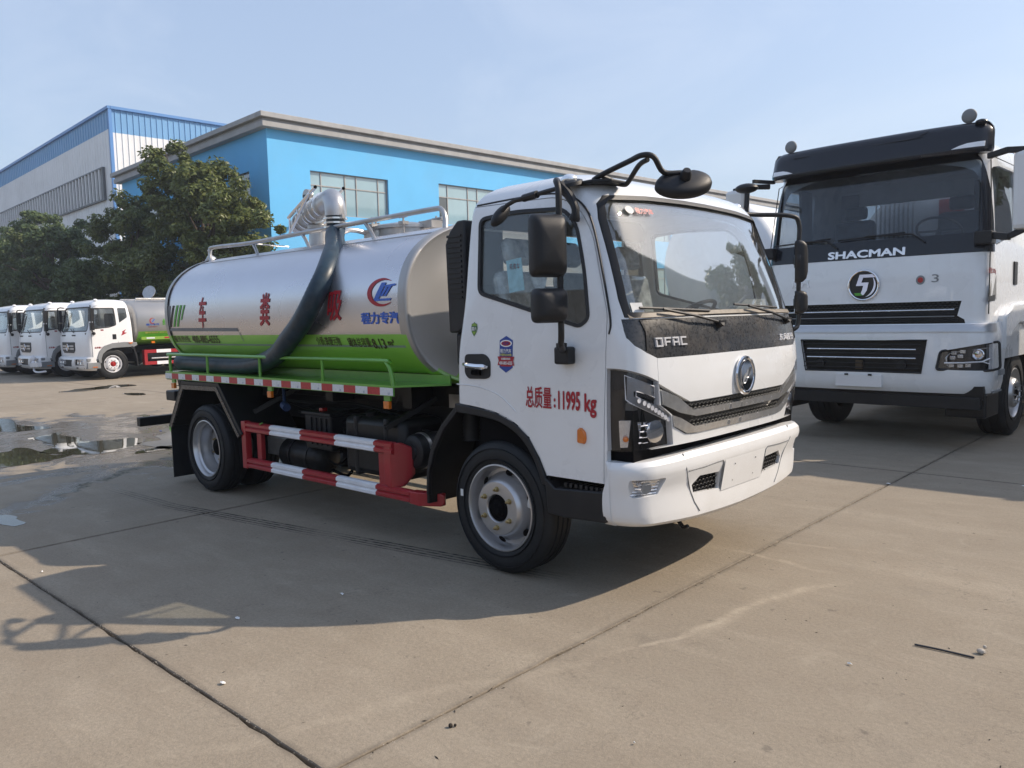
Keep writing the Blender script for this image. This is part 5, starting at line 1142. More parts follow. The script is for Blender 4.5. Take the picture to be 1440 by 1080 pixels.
# ================================================================== heavy truck on the right
def heavy_truck(name, label, x0, y0, rz, full=True):
    T = thing(name, label, 'truck', (0,0,0))
    HC = dict(yc=0., xf=[(.6,-.02),(1.0,.0),(1.4,.0),(1.6,-.01),(2.1,-.045),(2.3,-.075),(3.05,-.22),(3.15,-.26),(3.30,-.50),(3.36,-.9)], hw=[(.6,1.21),(1.5,1.225),(2.1,1.225),(2.4,1.21),(3.0,1.17),(3.2,1.14),(3.32,1.02),(3.36,.8)],
              xr=[(.6,-2.15),(3.2,-2.15),(3.36,-1.8)], r=.15, bow=.06, bw=1.1, rr=.08)
    Z = [.95,1.1,1.25,1.4,1.55,1.7,1.85,2.0,2.1,2.2,2.35,2.5,2.65,2.8,2.95,3.05,3.12,3.18,3.24,3.29,3.33,3.36]
    so_ = loft(HC, Z); si = loft(HC, Z, .05); sh_ = BO(so_, ('D', si))
    BLK = [(-1.4,2.095),(1.4,2.095),(1.4,3.14),(-1.4,3.14)]
    WSg = roundpoly([(-1.12,2.30),(1.12,2.30),(1.09,3.07),(-1.09,3.07)], .06)
    UG = [(-.99,1.595),(.99,1.595),(.955,1.44),(1.02,1.40),(1.03,1.358),(-1.03,1.358),(-1.02,1.40),(-.955,1.44)]
    SW = roundpoly([(-.32,2.16),(-.35,2.98),(-.62,3.02),(-1.25,3.02),(-1.25,2.30),(-.75,2.24)], .06)
    DO = [(-.12,2.06),(-.20,3.08),(-1.38,3.08),(-1.38,1.45),(-.14,1.45)]
    RW = [(-.85,2.42),(.55,2.42),(.55,2.93),(-.85,2.93)]
    body = BO(sh_, ('D', PR(BLK, 0, -.30, .5)), ('D', PR(UG, 0, -.4, .5)), ('D', PR(SW, 1, -2, 2)), ('D', PR(RW, 0, -2.5, -2.0)))
    link('cab_body', body, 'white paint', T, 30)
    link('front_fascia', BO(loft(HC, Z, -.004), ('D', loft(HC, Z, .045)), ('I', PR([(-1.4,2.098),(1.4,2.098),(1.4,3.13),(-1.4,3.13)], 0, -.295, .5)), ('D', PR(WSg, 0, -.5, .6))), 'navy panel', T, 30)
    link('windscreen', BO(loft(HC, Z, .012), ('D', loft(HC, Z, .018)), ('I', PR(WSg, 0, -.5, .5))), 'truck glass dark', T, 30)
    for ya, yb in ((-2,-.5),(.5,2)): link('side_glass', BO(loft(HC, Z, .015), ('D', loft(HC, Z, .021)), ('I', PR(SW, 1, ya, yb))), 'truck glass dark', T, 30)
    link('grille_backing', BO(loft(HC, Z, .06), ('D', loft(HC, Z, .075)), ('I', PR(UG, 0, -.3, .5))), 'chassis black', T, 30)
    MB().box((-2.105,-.85,2.42),(-2.10,.55,2.93)).build('rear_glass', 'truck glass dark', T, 0)
    def F(off=0., TT=HC): return lambda y, z: Vector((frontx(TT, y, z)+off, y, z))
    # door shut line, arch and handle on the visible side
    for sg in (1, -1):
        q = MB(); q.tube([Vector((x, sg*(pch(HC['hw'], z)-.001), z)) for x, z in [(-.13,1.45),(-.13,2.05),(-.20,2.3),(-.32,3.05),(-.45,3.10),(-1.40,3.10),(-1.40,1.45)]], .006, 5); q.build('door_seal', 'black plastic', T)
        q = MB(); q.box((-1.22,sg*1.222-.012,1.76),(-1.08,sg*1.222+.018,2.02)); q.build('door_handle', 'black plastic', T, 0, .01)
    # bars of the upper grille
    for z, m_, r_ in ((1.505,'dusty chrome',.008),(1.435,'louver grey',.006)):
        MB().tube([F(.012)(-.93+1.86*i/16, z) for i in range(17)], r_, 6).build('grille_bar', m_, T)
    for z in (1.57,1.545,1.475,1.46,1.405,1.385): MB().tube([F(-.03)(-.95+1.9*i/10, z) for i in range(11)], .006, 5).build('grille_slat', 'black plastic', T)
    if full: honeycomb(-.95, .95, 1.51, 1.58, 'grille_mesh', .045, T=HC, off=-.04, par=T, r=.003)
    # bumper
    HB = dict(yc=0., xf=[(.62,.06),(.70,.10),(.86,.115),(1.2,.11),(1.30,.10),(1.36,.06)], hw=[(.62,1.25),(.75,1.275),(1.2,1.275),(1.36,1.26)], xr=[(.6,-.95),(1.4,-.95)], r=.22, bow=.07, bw=1.1)
    ZB2 = [.62,.64,.67,.72,.80,.86,.95,1.05,1.15,1.22,1.27,1.31,1.34,1.36]
    LG = [(-.68,1.185),(.705,1.185),(.655,.835),(-.62,.835)]
    HL = roundpoly([(.80,.875),(.835,1.07),(1.32,1.165),(1.335,.885),(1.26,.865)], .03); HL2 = [(-y, z) for y, z in reversed(HL)]
    b0 = BO(loft(HB, ZB2), ('D', loft(HB, ZB2, .03)), ('D', PR(LG, 0, -.2, .5)), ('D', PR(HL, 0, -.14, .6)), ('D', PR(HL2, 0, -.14, .6)), ('D', PR([(-1.6,.5),(-.55,.5),(-.53,.7),(-.60,1.02),(-.80,1.25),(-1.0,1.30),(-1.6,1.30)], 1, -2, 2)))
    bp_ = link('bumper', b0, 'white paint', T, 30)
    # silver blade above
    link('bumper_trim', BO(loft(HB, ZB2, -.008), ('D', loft(HB, ZB2, .02)), ('I', MB().box((-.25,-1.5,1.268),(.5,1.5,1.352)).mesh())), 'wheel silver', bp_, 30)
    link('lower_grille', BO(loft(HB, ZB2, .05), ('D', loft(HB, ZB2, .07)), ('I', PR(LG, 0, -.2, .5))), 'chassis black', bp_, 30)
    q = MB(); pr_ = [F(.004, HB)(y, z) for y, z in LG]; q.tube(pr_, .010, 6, closed=True); q.build('grille_frame', 'black plastic', bp_, 0)
    for z, m_, r_ in ((1.085,'dusty chrome',.008),(.99,'dusty chrome',.008),(1.14,'black plastic',.005),(1.04,'black plastic',.005),(.93,'black plastic',.005),(.88,'black plastic',.005)):
        yw = .60 if 'chrome' in m_ else .64
        MB().tube([F(.004, HB)(-yw+2*yw*i/12, z) for i in range(13)], r_, 6).build('grille_bar', m_, bp_)
    MB().box(F(-.03,HB)(-.04,.86)+Vector((0,0,0)), F(-.01,HB)(.04,.96)).build('radar_cover', 'letter brown', bp_, 0)
    for y in (-.45,.45): MB().lathe([(.05,0),(.05,.02),(.0,.02)], F(-.035,HB)(y,.915), (1,0,0), 16).build('horn', 'black plastic', bp_)
    q = MB(); q.box(F(.012,HB)(-.255,.665), F(.018,HB)(.255,.80)+Vector((.0,0,0))); q.build('number_plate_holder', 'white plastic', bp_, 0)
    for y in (-.13,.13):
        MB().box(F(.020,HB)(y-.02,.79), F(.024,HB)(y+.02,.81)).build('plate_clip', 'black plastic', bp_, 0)
        MB().lathe([(.006,0),(.006,.003),(.0,.003)], F(.018,HB)(y,.69), (1,0,0), 8).build('bolt', 'louver grey', bp_)
    for sg in (1, -1):
        P = HL if sg > 0 else HL2
        hs = BO(loft(HB, ZB2, .05), ('D', loft(HB, ZB2, .07)), ('I', PR(P, 0, -.14, .6))); h = link('headlight', hs, 'lamp housing', T, 30)
        link('lamp_lens', BO(loft(HB, ZB2, .002), ('D', loft(HB, ZB2, .006)), ('I', PR(offs(P, -.002), 0, -.14, .6))), 'lens', h, 30)
        q = MB(); q.tube([F(.002,HB)(y, z) for y, z in P], .014, 6, closed=True); q.build('lamp_frame', 'black plastic', h)
        fr_ = [(sg*y, z) for y, z in ((.90,.915),(.915,1.045),(1.24,1.10))]; q = MB(); q.tube([F(-.02,HB)(y, z) for y, z in fr_], .006, 5, smooth=3); q.build('light_guide', 'lamp reflector', h)
        q = MB(); q.tube([F(-.012,HB)(sg*y, z) for y, z in ((.87,.945),(1.05,.95),(1.20,.96),(1.25,.99))], .009, 6); q.tube([F(-.012,HB)(sg*y, z) for y, z in ((1.20,.96),(1.25,.935))], .007, 6); q.build('lamp_bar', 'lamp bulb white', h)
        q = MB(); q.lathe([(.03,-.02),(.05,.0),(.058,.02),(.050,.024),(.035,.01),(.0,.016)], F(-.035,HB)(sg*1.165,1.035), (1,0,0), 20); q.build('projector', 'chrome', h)
        for y, z in ((.94,1.0),(1.01,1.015),(.95,1.05),(1.03,1.065),(.93,.915),(1.01,.915),(1.08,.92)): MB().box(F(-.045,HB)(sg*y-.026,z-.018), F(-.030,HB)(sg*y+.026,z+.018)).build('led_cell', 'lamp reflector', h, 0, .004)
    # white wheel arch / step block on the sides
    for sg in (1, -1):
        q = MB(); q.prism([(-.50,1.42),(-.52,1.05),(-.66,1.10),(-.84,1.24),(-1.1,1.32),(-1.8,1.32),(-2.05,1.2),(-2.2,1.2),(-2.2,1.50),(-1.45,1.58),(-.85,1.55)], 1, min(sg*1.10,sg*1.30), max(sg*1.10,sg*1.30)); q.build('wheel_arch', 'white paint', T, 30, .03)
        q = MB(); q.box((-.52,min(sg*.95,sg*1.27),.62),(-.20,max(sg*.95,sg*1.27),.64)); q.box((-.50,min(sg*1.26,sg*1.30),.80),(-.33,max(sg*1.26,sg*1.30),.86)); q.build('cab_step', 'louver grey', T, 0)
        q = MB(); q.box((-.55,min(sg*.85,sg*1.24),.36),(-.05,max(sg*.85,sg*1.24),.62)); q.build('step_box', 'chassis black', T, 0, .02)
    # black under-bumper and beam
    q = MB(); q.box((-.10,-1.22,.56),(.0,1.22,.70)); q.box((-.4,-.9,.5),(-.2,.9,.7)); q.build('lower_valance', 'chassis black', T, 0)
    q = MB(); q.box((-.05,-1.20,.455),(.03,1.20,.585)); q.build('under_beam', 'black plastic', T, 0, .006)
    # roof visor / deflector
    HV = dict(yc=0., xf=[(3.10,.10),(3.16,.12),(3.24,.09),(3.40,.03),(3.44,-.02)], hw=[(3.1,1.17),(3.16,1.205),(3.36,1.20),(3.44,1.15)], xr=[(3.0,-.32),(3.5,-.32)], r=.12, bow=.10, bw=1.1)
    HV['xf'] = [(z, x-.12) for z, x in HV['xf']]
    vz = [3.12,3.135,3.16,3.2,3.25,3.3,3.35,3.39,3.415,3.43,3.44]
    dv = link('roof_visor', loft(HV, vz), 'navy panel', T, 40)
    for sg in (1, -1):
        me = link('visor_lamp', BO(loft(HV, vz, -.006), ('D', loft(HV, vz, .02)), ('I', PR([(sg*.86,3.165),(sg*.93,3.195),(sg*1.0,3.215),(sg*1.15,3.225),(sg*1.15,3.17)][::sg], 0, -.35, .5))), 'lamp bulb white', dv, 30)
        q = MB(); q.sphere((-.25,sg*.97 if sg>0 else -.98,3.52), .075, 20, 12, sc_=(.45,1.0,1.)); q.tube([(-.26,sg*.975,3.40),(-.26,sg*.975,3.50)], .02, 8); q.build('round_mirror', 'louver grey', T)
    q = MB(); q.sphere((-.2,1.10,3.43), .06, 14, 8, sc_=(1,1,.5)); q.build('marker_dome', 'navy panel', dv)
    q = MB(); q.tube([F(.01,HV)(y, z) for y, z in ((-.85,3.40),(-.84,3.365),(-.78,3.345),(.45,3.345),(.55,3.37),(.62,3.405))], .004, 5, smooth=2); q.build('visor_crease', 'navy panel', dv)
    if full:
        # lettering and emblem
        tt = text_mesh('SHACMAN', .1, .0035, .005); fitbox(tt, -.425, 2.112, .425, 2.200); mapmesh(tt, lambda u, v, w_: Vector((frontx(HC, u, v)+.010+w_, u, v))); link('brand_lettering', tt, 'letter chrome', T, 0)
        tt = text_mesh('陕汽', .1, .002, .004); fitbox(tt, -.86, 1.80, -.64, 1.90); mapmesh(tt, lambda u, v, w_: Vector((frontx(HC, u, v)+.006+w_, u, v))); link('brand_lettering', tt, 'letter chrome', T, 0)
        c = F(.012)(0, 1.80); q = MB(); q.tube([c+Vector((.010,.165*math.cos(a),.165*math.sin(a))) for a in [2*math.pi*i/40 for i in range(40)]], .013, 8, closed=True); e_ = q.build('emblem', 'chrome', T)
        q = MB(); q.lathe([(.16,-.02),(.16,.004),(.0,.006)], c, (1,0,0), 36); q.build('emblem_disc', 'lamp housing', e_)
        def ep(P, m_):
            pm_ = polymesh(P); s2 = bmesh.new(); s2.from_mesh(pm_); bmesh.ops.solidify(s2, geom=s2.faces[:], thickness=.008); s2.to_mesh(pm_); s2.free(); mapmesh(pm_, lambda u, v, w_: c+Vector((.016+w_*.5, u, v))); link('emblem_stroke', pm_, m_, e_, 0)
        ep([[(-.04,.12),(.10,.12),(.13,.085),(-.0,.085),(-.02,.03),(.06,.03),(.04,-.06),(.005,-.11),(-.035,-.11),(-.01,-.05),(.0,-.005),(-.08,-.005)]], 'chrome')
        ep([[(-.10,-.085),(-.03,-.085),(-.005,-.115),(-.085,-.115)]], 'letter green')
        ep(crescent(0,0,.135,-80,40,.022), 'chrome')
        tt = text_mesh('3', .1, .0); fitbox(tt, .70, 1.80, .77, 1.885); mapmesh(tt, lambda u, v, w_: Vector((frontx(HC, u, v)+.003, u, v))); link('chalk_number', tt, 'louver grey', T, 0)
        pm_ = polymesh([ellipse(.59,1.83,.045,.05)]); mapmesh(pm_, lambda u, v, w_: Vector((frontx(HC, u, v)+.003, u, v))); link('round_sticker', pm_, 'louver grey', T, 0)
        pm_ = polymesh([ellipse(.59,1.83,.028,.030)]); mapmesh(pm_, lambda u, v, w_: Vector((frontx(HC, u, v)+.0045, u, v))); link('round_sticker', pm_, 'tail red', T, 0)
        tt = text_mesh('总质量 25000kg', .05, .001); fitbox(tt, .08, 1.86, .36, 1.93); mapmesh(tt, lambda u, v, w_: Vector((-u, pch(HC['hw'], v)+.003, v)));
        link('door_lettering', tt, 'letter red', T, 0)
        pm_ = polymesh([[(.10,1.60),(.20,1.60),(.20,1.80)], [(.22,1.60),(.40,1.60),(.38,1.86)]]); mapmesh(pm_, lambda u, v, w_: Vector((-u, pch(HC['hw'], v)+.002, v))); link('side_vent', pm_, 'louver grey', T, 0)
        pm_ = polymesh([[(.09,1.58),(.34,1.585),(.34,1.65),(.09,1.63)]]); mapmesh(pm_, lambda u, v, w_: Vector((-u, pch(HC['hw'], v)+.004, v))); link('side_badge', pm_, 'chassis black', T, 0)
        # wipers
        for (ya, yb) in ((.62,-.20),(-.32,-1.02)):
            q = MB(); a = F(.03)(ya, 2.235); b_ = F(.04)(yb+.2, 2.345); q.tube([a, F(.05)(ya-.12, 2.33), b_], .011, 6); q.tube([F(.03)(yb-.12, 2.325), F(.035)(yb+.62, 2.355)], .009, 5); q.build('wiper', 'black plastic', T)
    # interior
    q = MB(); q.box((-.55,-1.1,2.0),(-.12,1.1,2.26)); q.build('dashboard', 'dash', T, 0, .05)
    for y in (-.62,.62):
        q = MB(); q.box((-1.35,y-.27,1.9),(-.85,y+.27,2.15)); s_ = q.build('seat', 'seat cloth', T, 0, .06)
        q = MB(); q.box((-1.42,y-.25,2.1),(-1.25,y+.25,2.66)); q.build('backrest', 'seat cloth', s_, 0, .06)
        q = MB(); q.box((-1.42,y-.14,2.68),(-1.30,y+.14,2.84)); q.build('headrest', 'seat cloth', s_, 0, .04)
    q = MB(); rt = Matrix.Rotation(R(-35),3,'Y'); cc = Vector((-.52,.62,2.38)); q.tube([cc+rt@Vector((.23*math.cos(a),.23*math.sin(a),0)) for a in [2*math.pi*i/24 for i in range(24)]], .015, 6, closed=True); q.tube([cc, cc+Vector((.2,0,-.25))], .03, 8); q.bar(cc+rt@Vector((0,-.22,0)), cc+rt@Vector((0,.22,0)), .05, .02); q.build('steering_wheel', 'black plastic', T)
    q = MB(); q.box((-2.08,-1.1,1.5),(-2.06,-.86,3.1)); q.box((-2.08,.56,1.5),(-2.06,1.1,3.1)); q.box((-2.08,-1.1,1.5),(-2.06,1.1,2.40)); q.build('rear_lining', 'curtain', T, 0)
    for y in (-1.02,.98,): 
        q = MB()
        for k in range(6): q.tube([(-.75-.05*k, y*1.04, 2.2),(-.76-.05*k, y*1.06, 3.05)], .03, 6)
        q.build('curtain', 'curtain', T)
    MB().box((-2.1,-1.15,1.44),(-.1,1.15,1.48)).build('cab_floor', 'dash', T, 0)
    # mirrors both sides
    for sg in (1, -1):
        m_ = thing('mirror_assembly', None, None); m_.parent = T; ORG[m_.name] = Vector((0,0,0))
        q = MB(); q.bar((-.13,sg*1.19,3.06),(.03,sg*1.40,3.07),.05,.06); q.bar((.03,sg*1.38,3.07),(-.02,sg*1.62,3.05),.05,.06); q.build('mirror_arm', 'black plastic', m_, 0, .01); q = MB(); q.bar((-.10,sg*1.20,2.26),(-.02,sg*1.42,2.22),.07,.07); q.bar((-.02,sg*1.40,2.22),(-.04,sg*1.62,2.32),.05,.06); q.box((-.20,min(sg*1.10,sg*1.26),2.17),(-.02,max(sg*1.10,sg*1.26),2.30)); q.build('mirror_arm', 'black plastic', m_, 0, .01)
        q = MB(); q.box((-.10,min(sg*1.44,sg*1.72),2.28),(.04,max(sg*1.44,sg*1.72),3.06)); q.build('mirror_housing', 'white plastic', m_, 0, .05)
        q = MB(); q.box((-.115,min(sg*1.46,sg*1.70),2.32),(-.105,max(sg*1.46,sg*1.70),3.02)); q.build('mirror_glass', 'mirror glass', m_, 0)
    q = MB(); q.bar((-.1,-1.12,3.10),(.20,-1.24,3.10),.04,.04); q.sphere((.25,-1.30,3.02), .13, 18, 10, sc_=(.9,1.1,.45)); q.build('kerb_mirror', 'black plastic', T)
    # wheels and chassis
    wx = -1.58
    for sg in (1, -1): wheel(T, wx, sg*1.16, -sg, Rt=.50, rr=.29, wd=.31, nn=10, nuts='galvanised', det=(sg > 0 and full))
    for x in (-5.2, -6.55):
        for sg in (1, -1): wheel(T, x, sg*1.2, -sg, Rt=.50, rr=.29, wd=.31, dish=True, det=False)
    q = MB(); q.box((-8.2,-.45,.75),(-.3,-.35,1.0)); q.box((-8.2,.35,.75),(-.3,.45,1.0)); q.build('chassis_frame', 'chassis black', T, 0)
    q = MB(); q.box((-1.9,-.5,.55),(-.4,.5,1.35)); q.tube([(wx,-1.0,.5),(wx,1.0,.5)], .07, 10); q.tube([(-5.2,-1,.5),(-5.2,1,.5)], .1, 10); q.build('engine', 'underside', T, 0)
    q = MB(); q.box((-3.6,.75,.5),(-2.5,1.2,1.1)); q.box((-3.6,-1.2,.5),(-2.5,-.75,1.1)); q.build('side_tank', 'chassis black', T, 0, .06)
    return T
HT = heavy_truck('heavy_truck', 'tall white tanker truck with dark visor, SHACMAN lettering and round emblem', 0, 0, 0)
# silver body behind its cab with ladder hoop
q = MB(); q.tube([(-2.55,0,2.1),(-2.5,0,2.1),(-8.0,0,2.1),(-8.05,0,2.1)], [.9,1.12,1.12,.9], 40); q.build('tank', 'white paint', HT, 50)
q = MB(); q.tube([(-2.45,.95,2.2),(-2.45,.95,3.20),(-2.45,.90,3.40),(-2.45,.72,3.46),(-2.45,.5,3.3)], .022, 8, smooth=4); q.build('ladder_hoop', 'galvanised', HT)
q = MB()
for k in range(9): q.tube([(-2.40,-.75+.06*k,1.6),(-2.40,-.75+.06*k,3.0)], .012, 6)
q.build('protective_bars', 'galvanised', HT)
for y in (-1.2, 1.14): MB().box((-4.6,y,.42),(-2.3,y+.06,1.15)).build('sun_block_skirt', 'white plastic', HT, 0, .01)  # unseen skirts, added to keep sunlight off the ground under the truck
for y in (-1.2, 1.14): MB().box((-8.0,y,1.0),(-2.3,y+.06,1.9)).build('sun_block_panel', 'white paint', HT, 0, .01)  # unseen side panels, added to block sun slipping in below the tank
q = MB(); q.bar((.0,-1.42,3.06),(.02,-1.44,2.70),.05,.04,up=(0,1,0)); q.build('mirror_bracket', 'black plastic', HT, 0)
MB().box((-2.44,.05,2.55),(-2.42,.35,2.95)).build('warning_board', 'tail red', HT, 0)
HT.location = (.033, 5.964, 0); HT.rotation_euler = (0, 0, R(-90)-.029)

# white round tank vehicle behind, seen over the cab roof
WT = thing('tanker_trailer', 'white round ended tank vehicle glimpsed between both large trucks', 'trailer')
q = MB(); prof = []
q.lathe([(.0,-.16),(.4,-.14),(.8,-.08),(1.0,-.02),(1.08,.05),(1.10,.15),(1.10,6.5),(1.0,6.6),(.0,6.75)], (-3.55,9.2,2.35), (0,1,0), 48); q.build('tank', 'white paint parked', WT, 50)
for y in (10.2, 14.6):
    for x in (-4.5, -2.9):
        q = MB(); q.lathe([(.25,.04),(.27,.0),(.46,.0),(.5,.04),(.5,.24),(.46,.28),(.25,.28)], (x,y,.5), (1,0,0), 28); q.build('wheel', 'rubber', WT, 40)
q = MB(); q.box((-4.1,9.0,.8),(-4.0,16,1.3)); q.box((-3.1,9.0,.8),(-3.0,16,1.3)); q.box((-4.4,9.1,1.15),(-2.7,9.3,1.3)); q.build('chassis_frame', 'chassis black', WT, 0)

# ================================================================== parked tankers on the left
def parked(name, label, long_cab=True):
    """origin under the front axle, facing +x; 2.44 m wide"""
    T = thing(name, label, 'truck')
    PC = dict(yc=0., xf=[(.55,.74),(1.0,.76),(1.3,.74),(1.6,.66),(2.1,.56),(2.25,.48),(2.33,.32),(2.37,.1)], hw=[(.6,1.20),(1.3,1.21),(1.6,1.20),(2.15,1.13),(2.28,1.06),(2.34,.9),(2.37,.6)], xr=[(.6,-.62),(1.5,-.60),(2.2,-.52),(2.33,-.44),(2.37,-.2)], r=.14, bow=.07)
    Z = [.62,.75,.9,1.05,1.2,1.3,1.45,1.6,1.75,1.9,2.05,2.15,2.22,2.28,2.32,2.35,2.37]
    so_ = loft(PC, Z); sh_ = BO(so_, ('D', loft(PC, Z, .04)))
    WSp = roundpoly([(-1.06,1.44),(1.06,1.44),(.99,2.14),(-.99,2.14)], .07)
    SW = roundpoly([(.50,1.50),(.43,2.10),(-.12,2.10),(-.14,1.60),(.05,1.54)], .04); RW = roundpoly([(-.22,2.10),(-.46,2.10),(-.48,1.82),(-.24,1.66)], .03)
    AR = [(.42,.3),(.42,.66),(.36,.82),(.22,.96),(0,1.02),(-.3,1.03),(-.8,1.03),(-.8,.3)]
    body = BO(sh_, ('D', PR(WSp, 0, .3, 1.2)), ('D', PR(SW, 1, -2, 2)), ('D', PR(RW, 1, -2, 2)), ('D', PR(AR, 1, -2, 2)))
    link('cab_body', body, 'white paint parked', T, 30)
    link('windscreen', BO(loft(PC, Z, .012), ('D', loft(PC, Z, .018)), ('I', PR(WSp, 0, .3, 1.2))), 'glass', T, 30)
    for ya, yb in ((-2,-.5),(.5,2)):
        link('side_glass', BO(loft(PC, Z, .012), ('D', loft(PC, Z, .018)), ('I', PR(SW, 1, ya, yb))), 'glass', T, 30)
        link('rear_side_glass', BO(loft(PC, Z, .012), ('D', loft(PC, Z, .018)), ('I', PR(RW, 1, ya, yb))), 'glass', T, 30)
    link('windscreen_seal', BO(loft(PC, Z, -.004), ('D', loft(PC, Z, .02)), ('I', PR(offs(WSp, .014), 0, .3, 1.2)), ('D', PR(offs(WSp, -.014), 0, .2, 1.3))), 'black plastic', T, 30)
    for s_ in (1, -1):
        link('window_seal', BO(loft(PC, Z, -.004), ('D', loft(PC, Z, .02)), ('I', PR(offs(SW, .012), 1, .5*s_ if s_ > 0 else -2, 2 if s_ > 0 else -.5)), ('D', PR(offs(SW, -.014), 1, -3, 3))), 'black plastic', T, 30)
    def F(off=0.): return lambda y, z: Vector((frontx(PC, y, z)+off, y, z))
    gx = 1.10
    q = MB(); q.prism(roundpoly([(-.62,1.12),(.40,1.12),(.40,.88),(.28,.80),(-.50,.80),(-.62,.88)], .03), 0, F(-.02)(0,1)[0], F(.012)(0,1)[0]); gr_ = q.build('grille', 'black plastic', T, 0)
    for z in (.92, 1.0): MB().box((F(.015)(0,z)[0],-.56,z-.02),(F(.022)(0,z)[0],.34,z+.03)).build('grille_bar', 'wheel silver', gr_, 0)
    q = MB(); c = F(.04)(-.11,.965); q.tube([c+Vector((0,.085*math.cos(a),.10*math.sin(a))) for a in [2*math.pi*i/24 for i in range(24)]], .014, 6, closed=True); q.lathe([(.07,-.01),(.0,.0)], c, (1,0,0), 16); q.build('emblem', 'chrome', gr_)
    for y in (-.55,.3): 
        q = MB(); q.box(F(.0)(y-.15,1.30), F(.012)(y+.15,1.34)); q.build('air_slot', 'black plastic', T, 0)
        q = MB(); q.tube([F(.02)(y,1.40), F(.03)(y-.30,1.52)], .012, 5); q.build('wiper', 'black plastic', T)
    # bumper with lamps
    PB = dict(yc=0., xf=[(.28,.72),(.34,.80),(.5,.84),(.62,.83),(.68,.78)], hw=[(.28,1.14),(.35,1.19),(.68,1.20)], xr=[(.2,.44),(.7,.44)], r=.16, bow=.07)
    zb = [.28,.30,.34,.40,.46,.52,.58,.62,.65,.68]
    BG = [(-.62,.60),(.30,.60),(.22,.40),(-.54,.40)]; LP = [(.50,.62),(1.02,.62),(1.04,.44),(.46,.44)]; LP2 = [(-y, z) for y, z in reversed(LP)]
    bp_ = link('bumper', BO(loft(PB, zb), ('D', loft(PB, zb, .03)), ('D', PR(BG, 0, .5, 1.2)), ('D', PR(LP, 0, .55, 1.2)), ('D', PR(LP2, 0, .55, 1.2))), 'white plastic', T, 30)
    q = MB(); q.box((.60,-1.0,.34),(.74,1.0,.62)); q.build('bumper_core', 'chassis black', bp_, 0)
    for s_ in (1, -1):
        q = MB(); q.box((.735,min(s_*.5,s_*1.02),.45),(.755,max(s_*.5,s_*1.02),.61)); h = q.build('headlight', 'lamp reflector', T, 0)
        for y, z in ((.62,.53),(.82,.53)): MB().lathe([(.02,-.01),(.06,.02),(.066,.03),(.06,.03),(.0,.012)], (.75,s_*y,z), (1,0,0), 16).build('reflector_bowl', 'chrome', h)
        MB().box((F(0)(0,.4)[0]+.06,s_*.62-.06,.345),(F(0)(0,.4)[0]+.075,s_*.62+.06,.385)).build('fog_lamp', 'lamp housing', bp_, 0)
    # fenders, steps
    for s_ in (1, -1):
        a, b_ = min(s_*1.05,s_*1.225), max(s_*1.05,s_*1.225)
        q = MB(); q.prism([(.40,.50),(.44,.66),(.38,.84),(.24,.99),(0,1.07),(-.35,1.09),(-.70,1.07),(-.72,.98),(-.62,.93),(-.40,.93),(0,.92),(.16,.86),(.28,.76),(.33,.62),(.33,.50)], 1, a, b_); q.build('arch_trim', 'louver grey', T, 30, .01)
        q = MB(); q.prism([(-.50,.93),(-.60,.86),(-.66,.60),(-.68,.35),(-.72,.35),(-.70,.65),(-.64,.90),(-.56,.96)], 1, a, b_); q.build('mudguard_stay', 'black plastic', T, 0)
        q = MB(); q.box((.36,a,.34),(.72,b_-.01,.52)); q.box((.36,a,.56),(.72,b_-.03,.64)); st = q.build('cab_step', 'louver grey', T, 0, .01)
        MB().box((.45,s_*1.222-.003,.375),(.58,s_*1.222+.003,.40)).build('step_reflector', 'amber', st, 0)
        q = MB(); q.prism([(-.52,1.02),(-.60,1.07),(-.45,1.07)], 1, min(s_*1.226,s_*1.24), max(s_*1.226,s_*1.24)); q.build('side_marker_lamp', 'amber', T, 0)
        # door line, handle, text
        q = MB(); q.tube([(x, s_*(pch(PC['hw'], z)+.001), z) for x, z in ((.555,.68),(.565,1.3),(.50,2.0),(.42,2.17),(-.16,2.17),(-.18,1.05))], .006, 5); q.build('door_seal', 'louver grey', T)
        q = MB(); q.box((-.13,s_*1.20-.012,1.18),(-.02,s_*1.20+.02,1.33)); q.build('door_handle', 'black plastic', T, 0, .01)
        # mirrors
        q = MB(); q.tube([(.50,s_*1.10,2.16),(.58,s_*1.30,2.17),(.60,s_*1.38,2.05),(.60,s_*1.38,1.50),(.50,s_*1.22,1.38)], .018, 8, smooth=3); q.box((.53,min(s_*1.22,s_*1.40),1.72),(.61,max(s_*1.22,s_*1.40),2.10)); q.box((.53,min(s_*1.24,s_*1.40),1.46),(.61,max(s_*1.24,s_*1.40),1.68)); q.sphere((.50,s_*1.23,1.37), .05, 10, 8); q.build('mirror', 'black plastic', T, 40)
    for y in (-.95, .95): MB().sphere((.30,y,2.345), .05, 10, 6, sc_=(1.3,1,.7)).build('roof_lamp', 'lamp bulb white', T)
    for (s_, x0_, x1_, z0_, z1_) in (('总质量:17950kg', .50, .12, .835+.0, .90), ('一', .30, .22, 1.36, 1.40)):
        tt = text_mesh(s_, .1, .003); fitbox(tt, -x0_, z0_+.08, -x1_, z1_+.08); mapmesh(tt, lambda u, v, w_: Vector((-u, pch(PC['hw'], v)+.003, v))); link('door_lettering', tt, 'letter red', T, 0)
    pm_ = polymesh([[(.26,1.28),(.31,1.36),(.30,1.40),(.42,1.47),(.36,1.38),(.44,1.36),(.34,1.31)]]); mapmesh(pm_, lambda u, v, w_: Vector((-u, pch(PC['hw'], v)+.003, v))); link('side_decal', pm_, 'letter red', T, 0)
    # interior
    MB().box((.25,-1.05,1.0),(.66,1.05,1.40)).build('dashboard', 'dash', T, 0, .03)
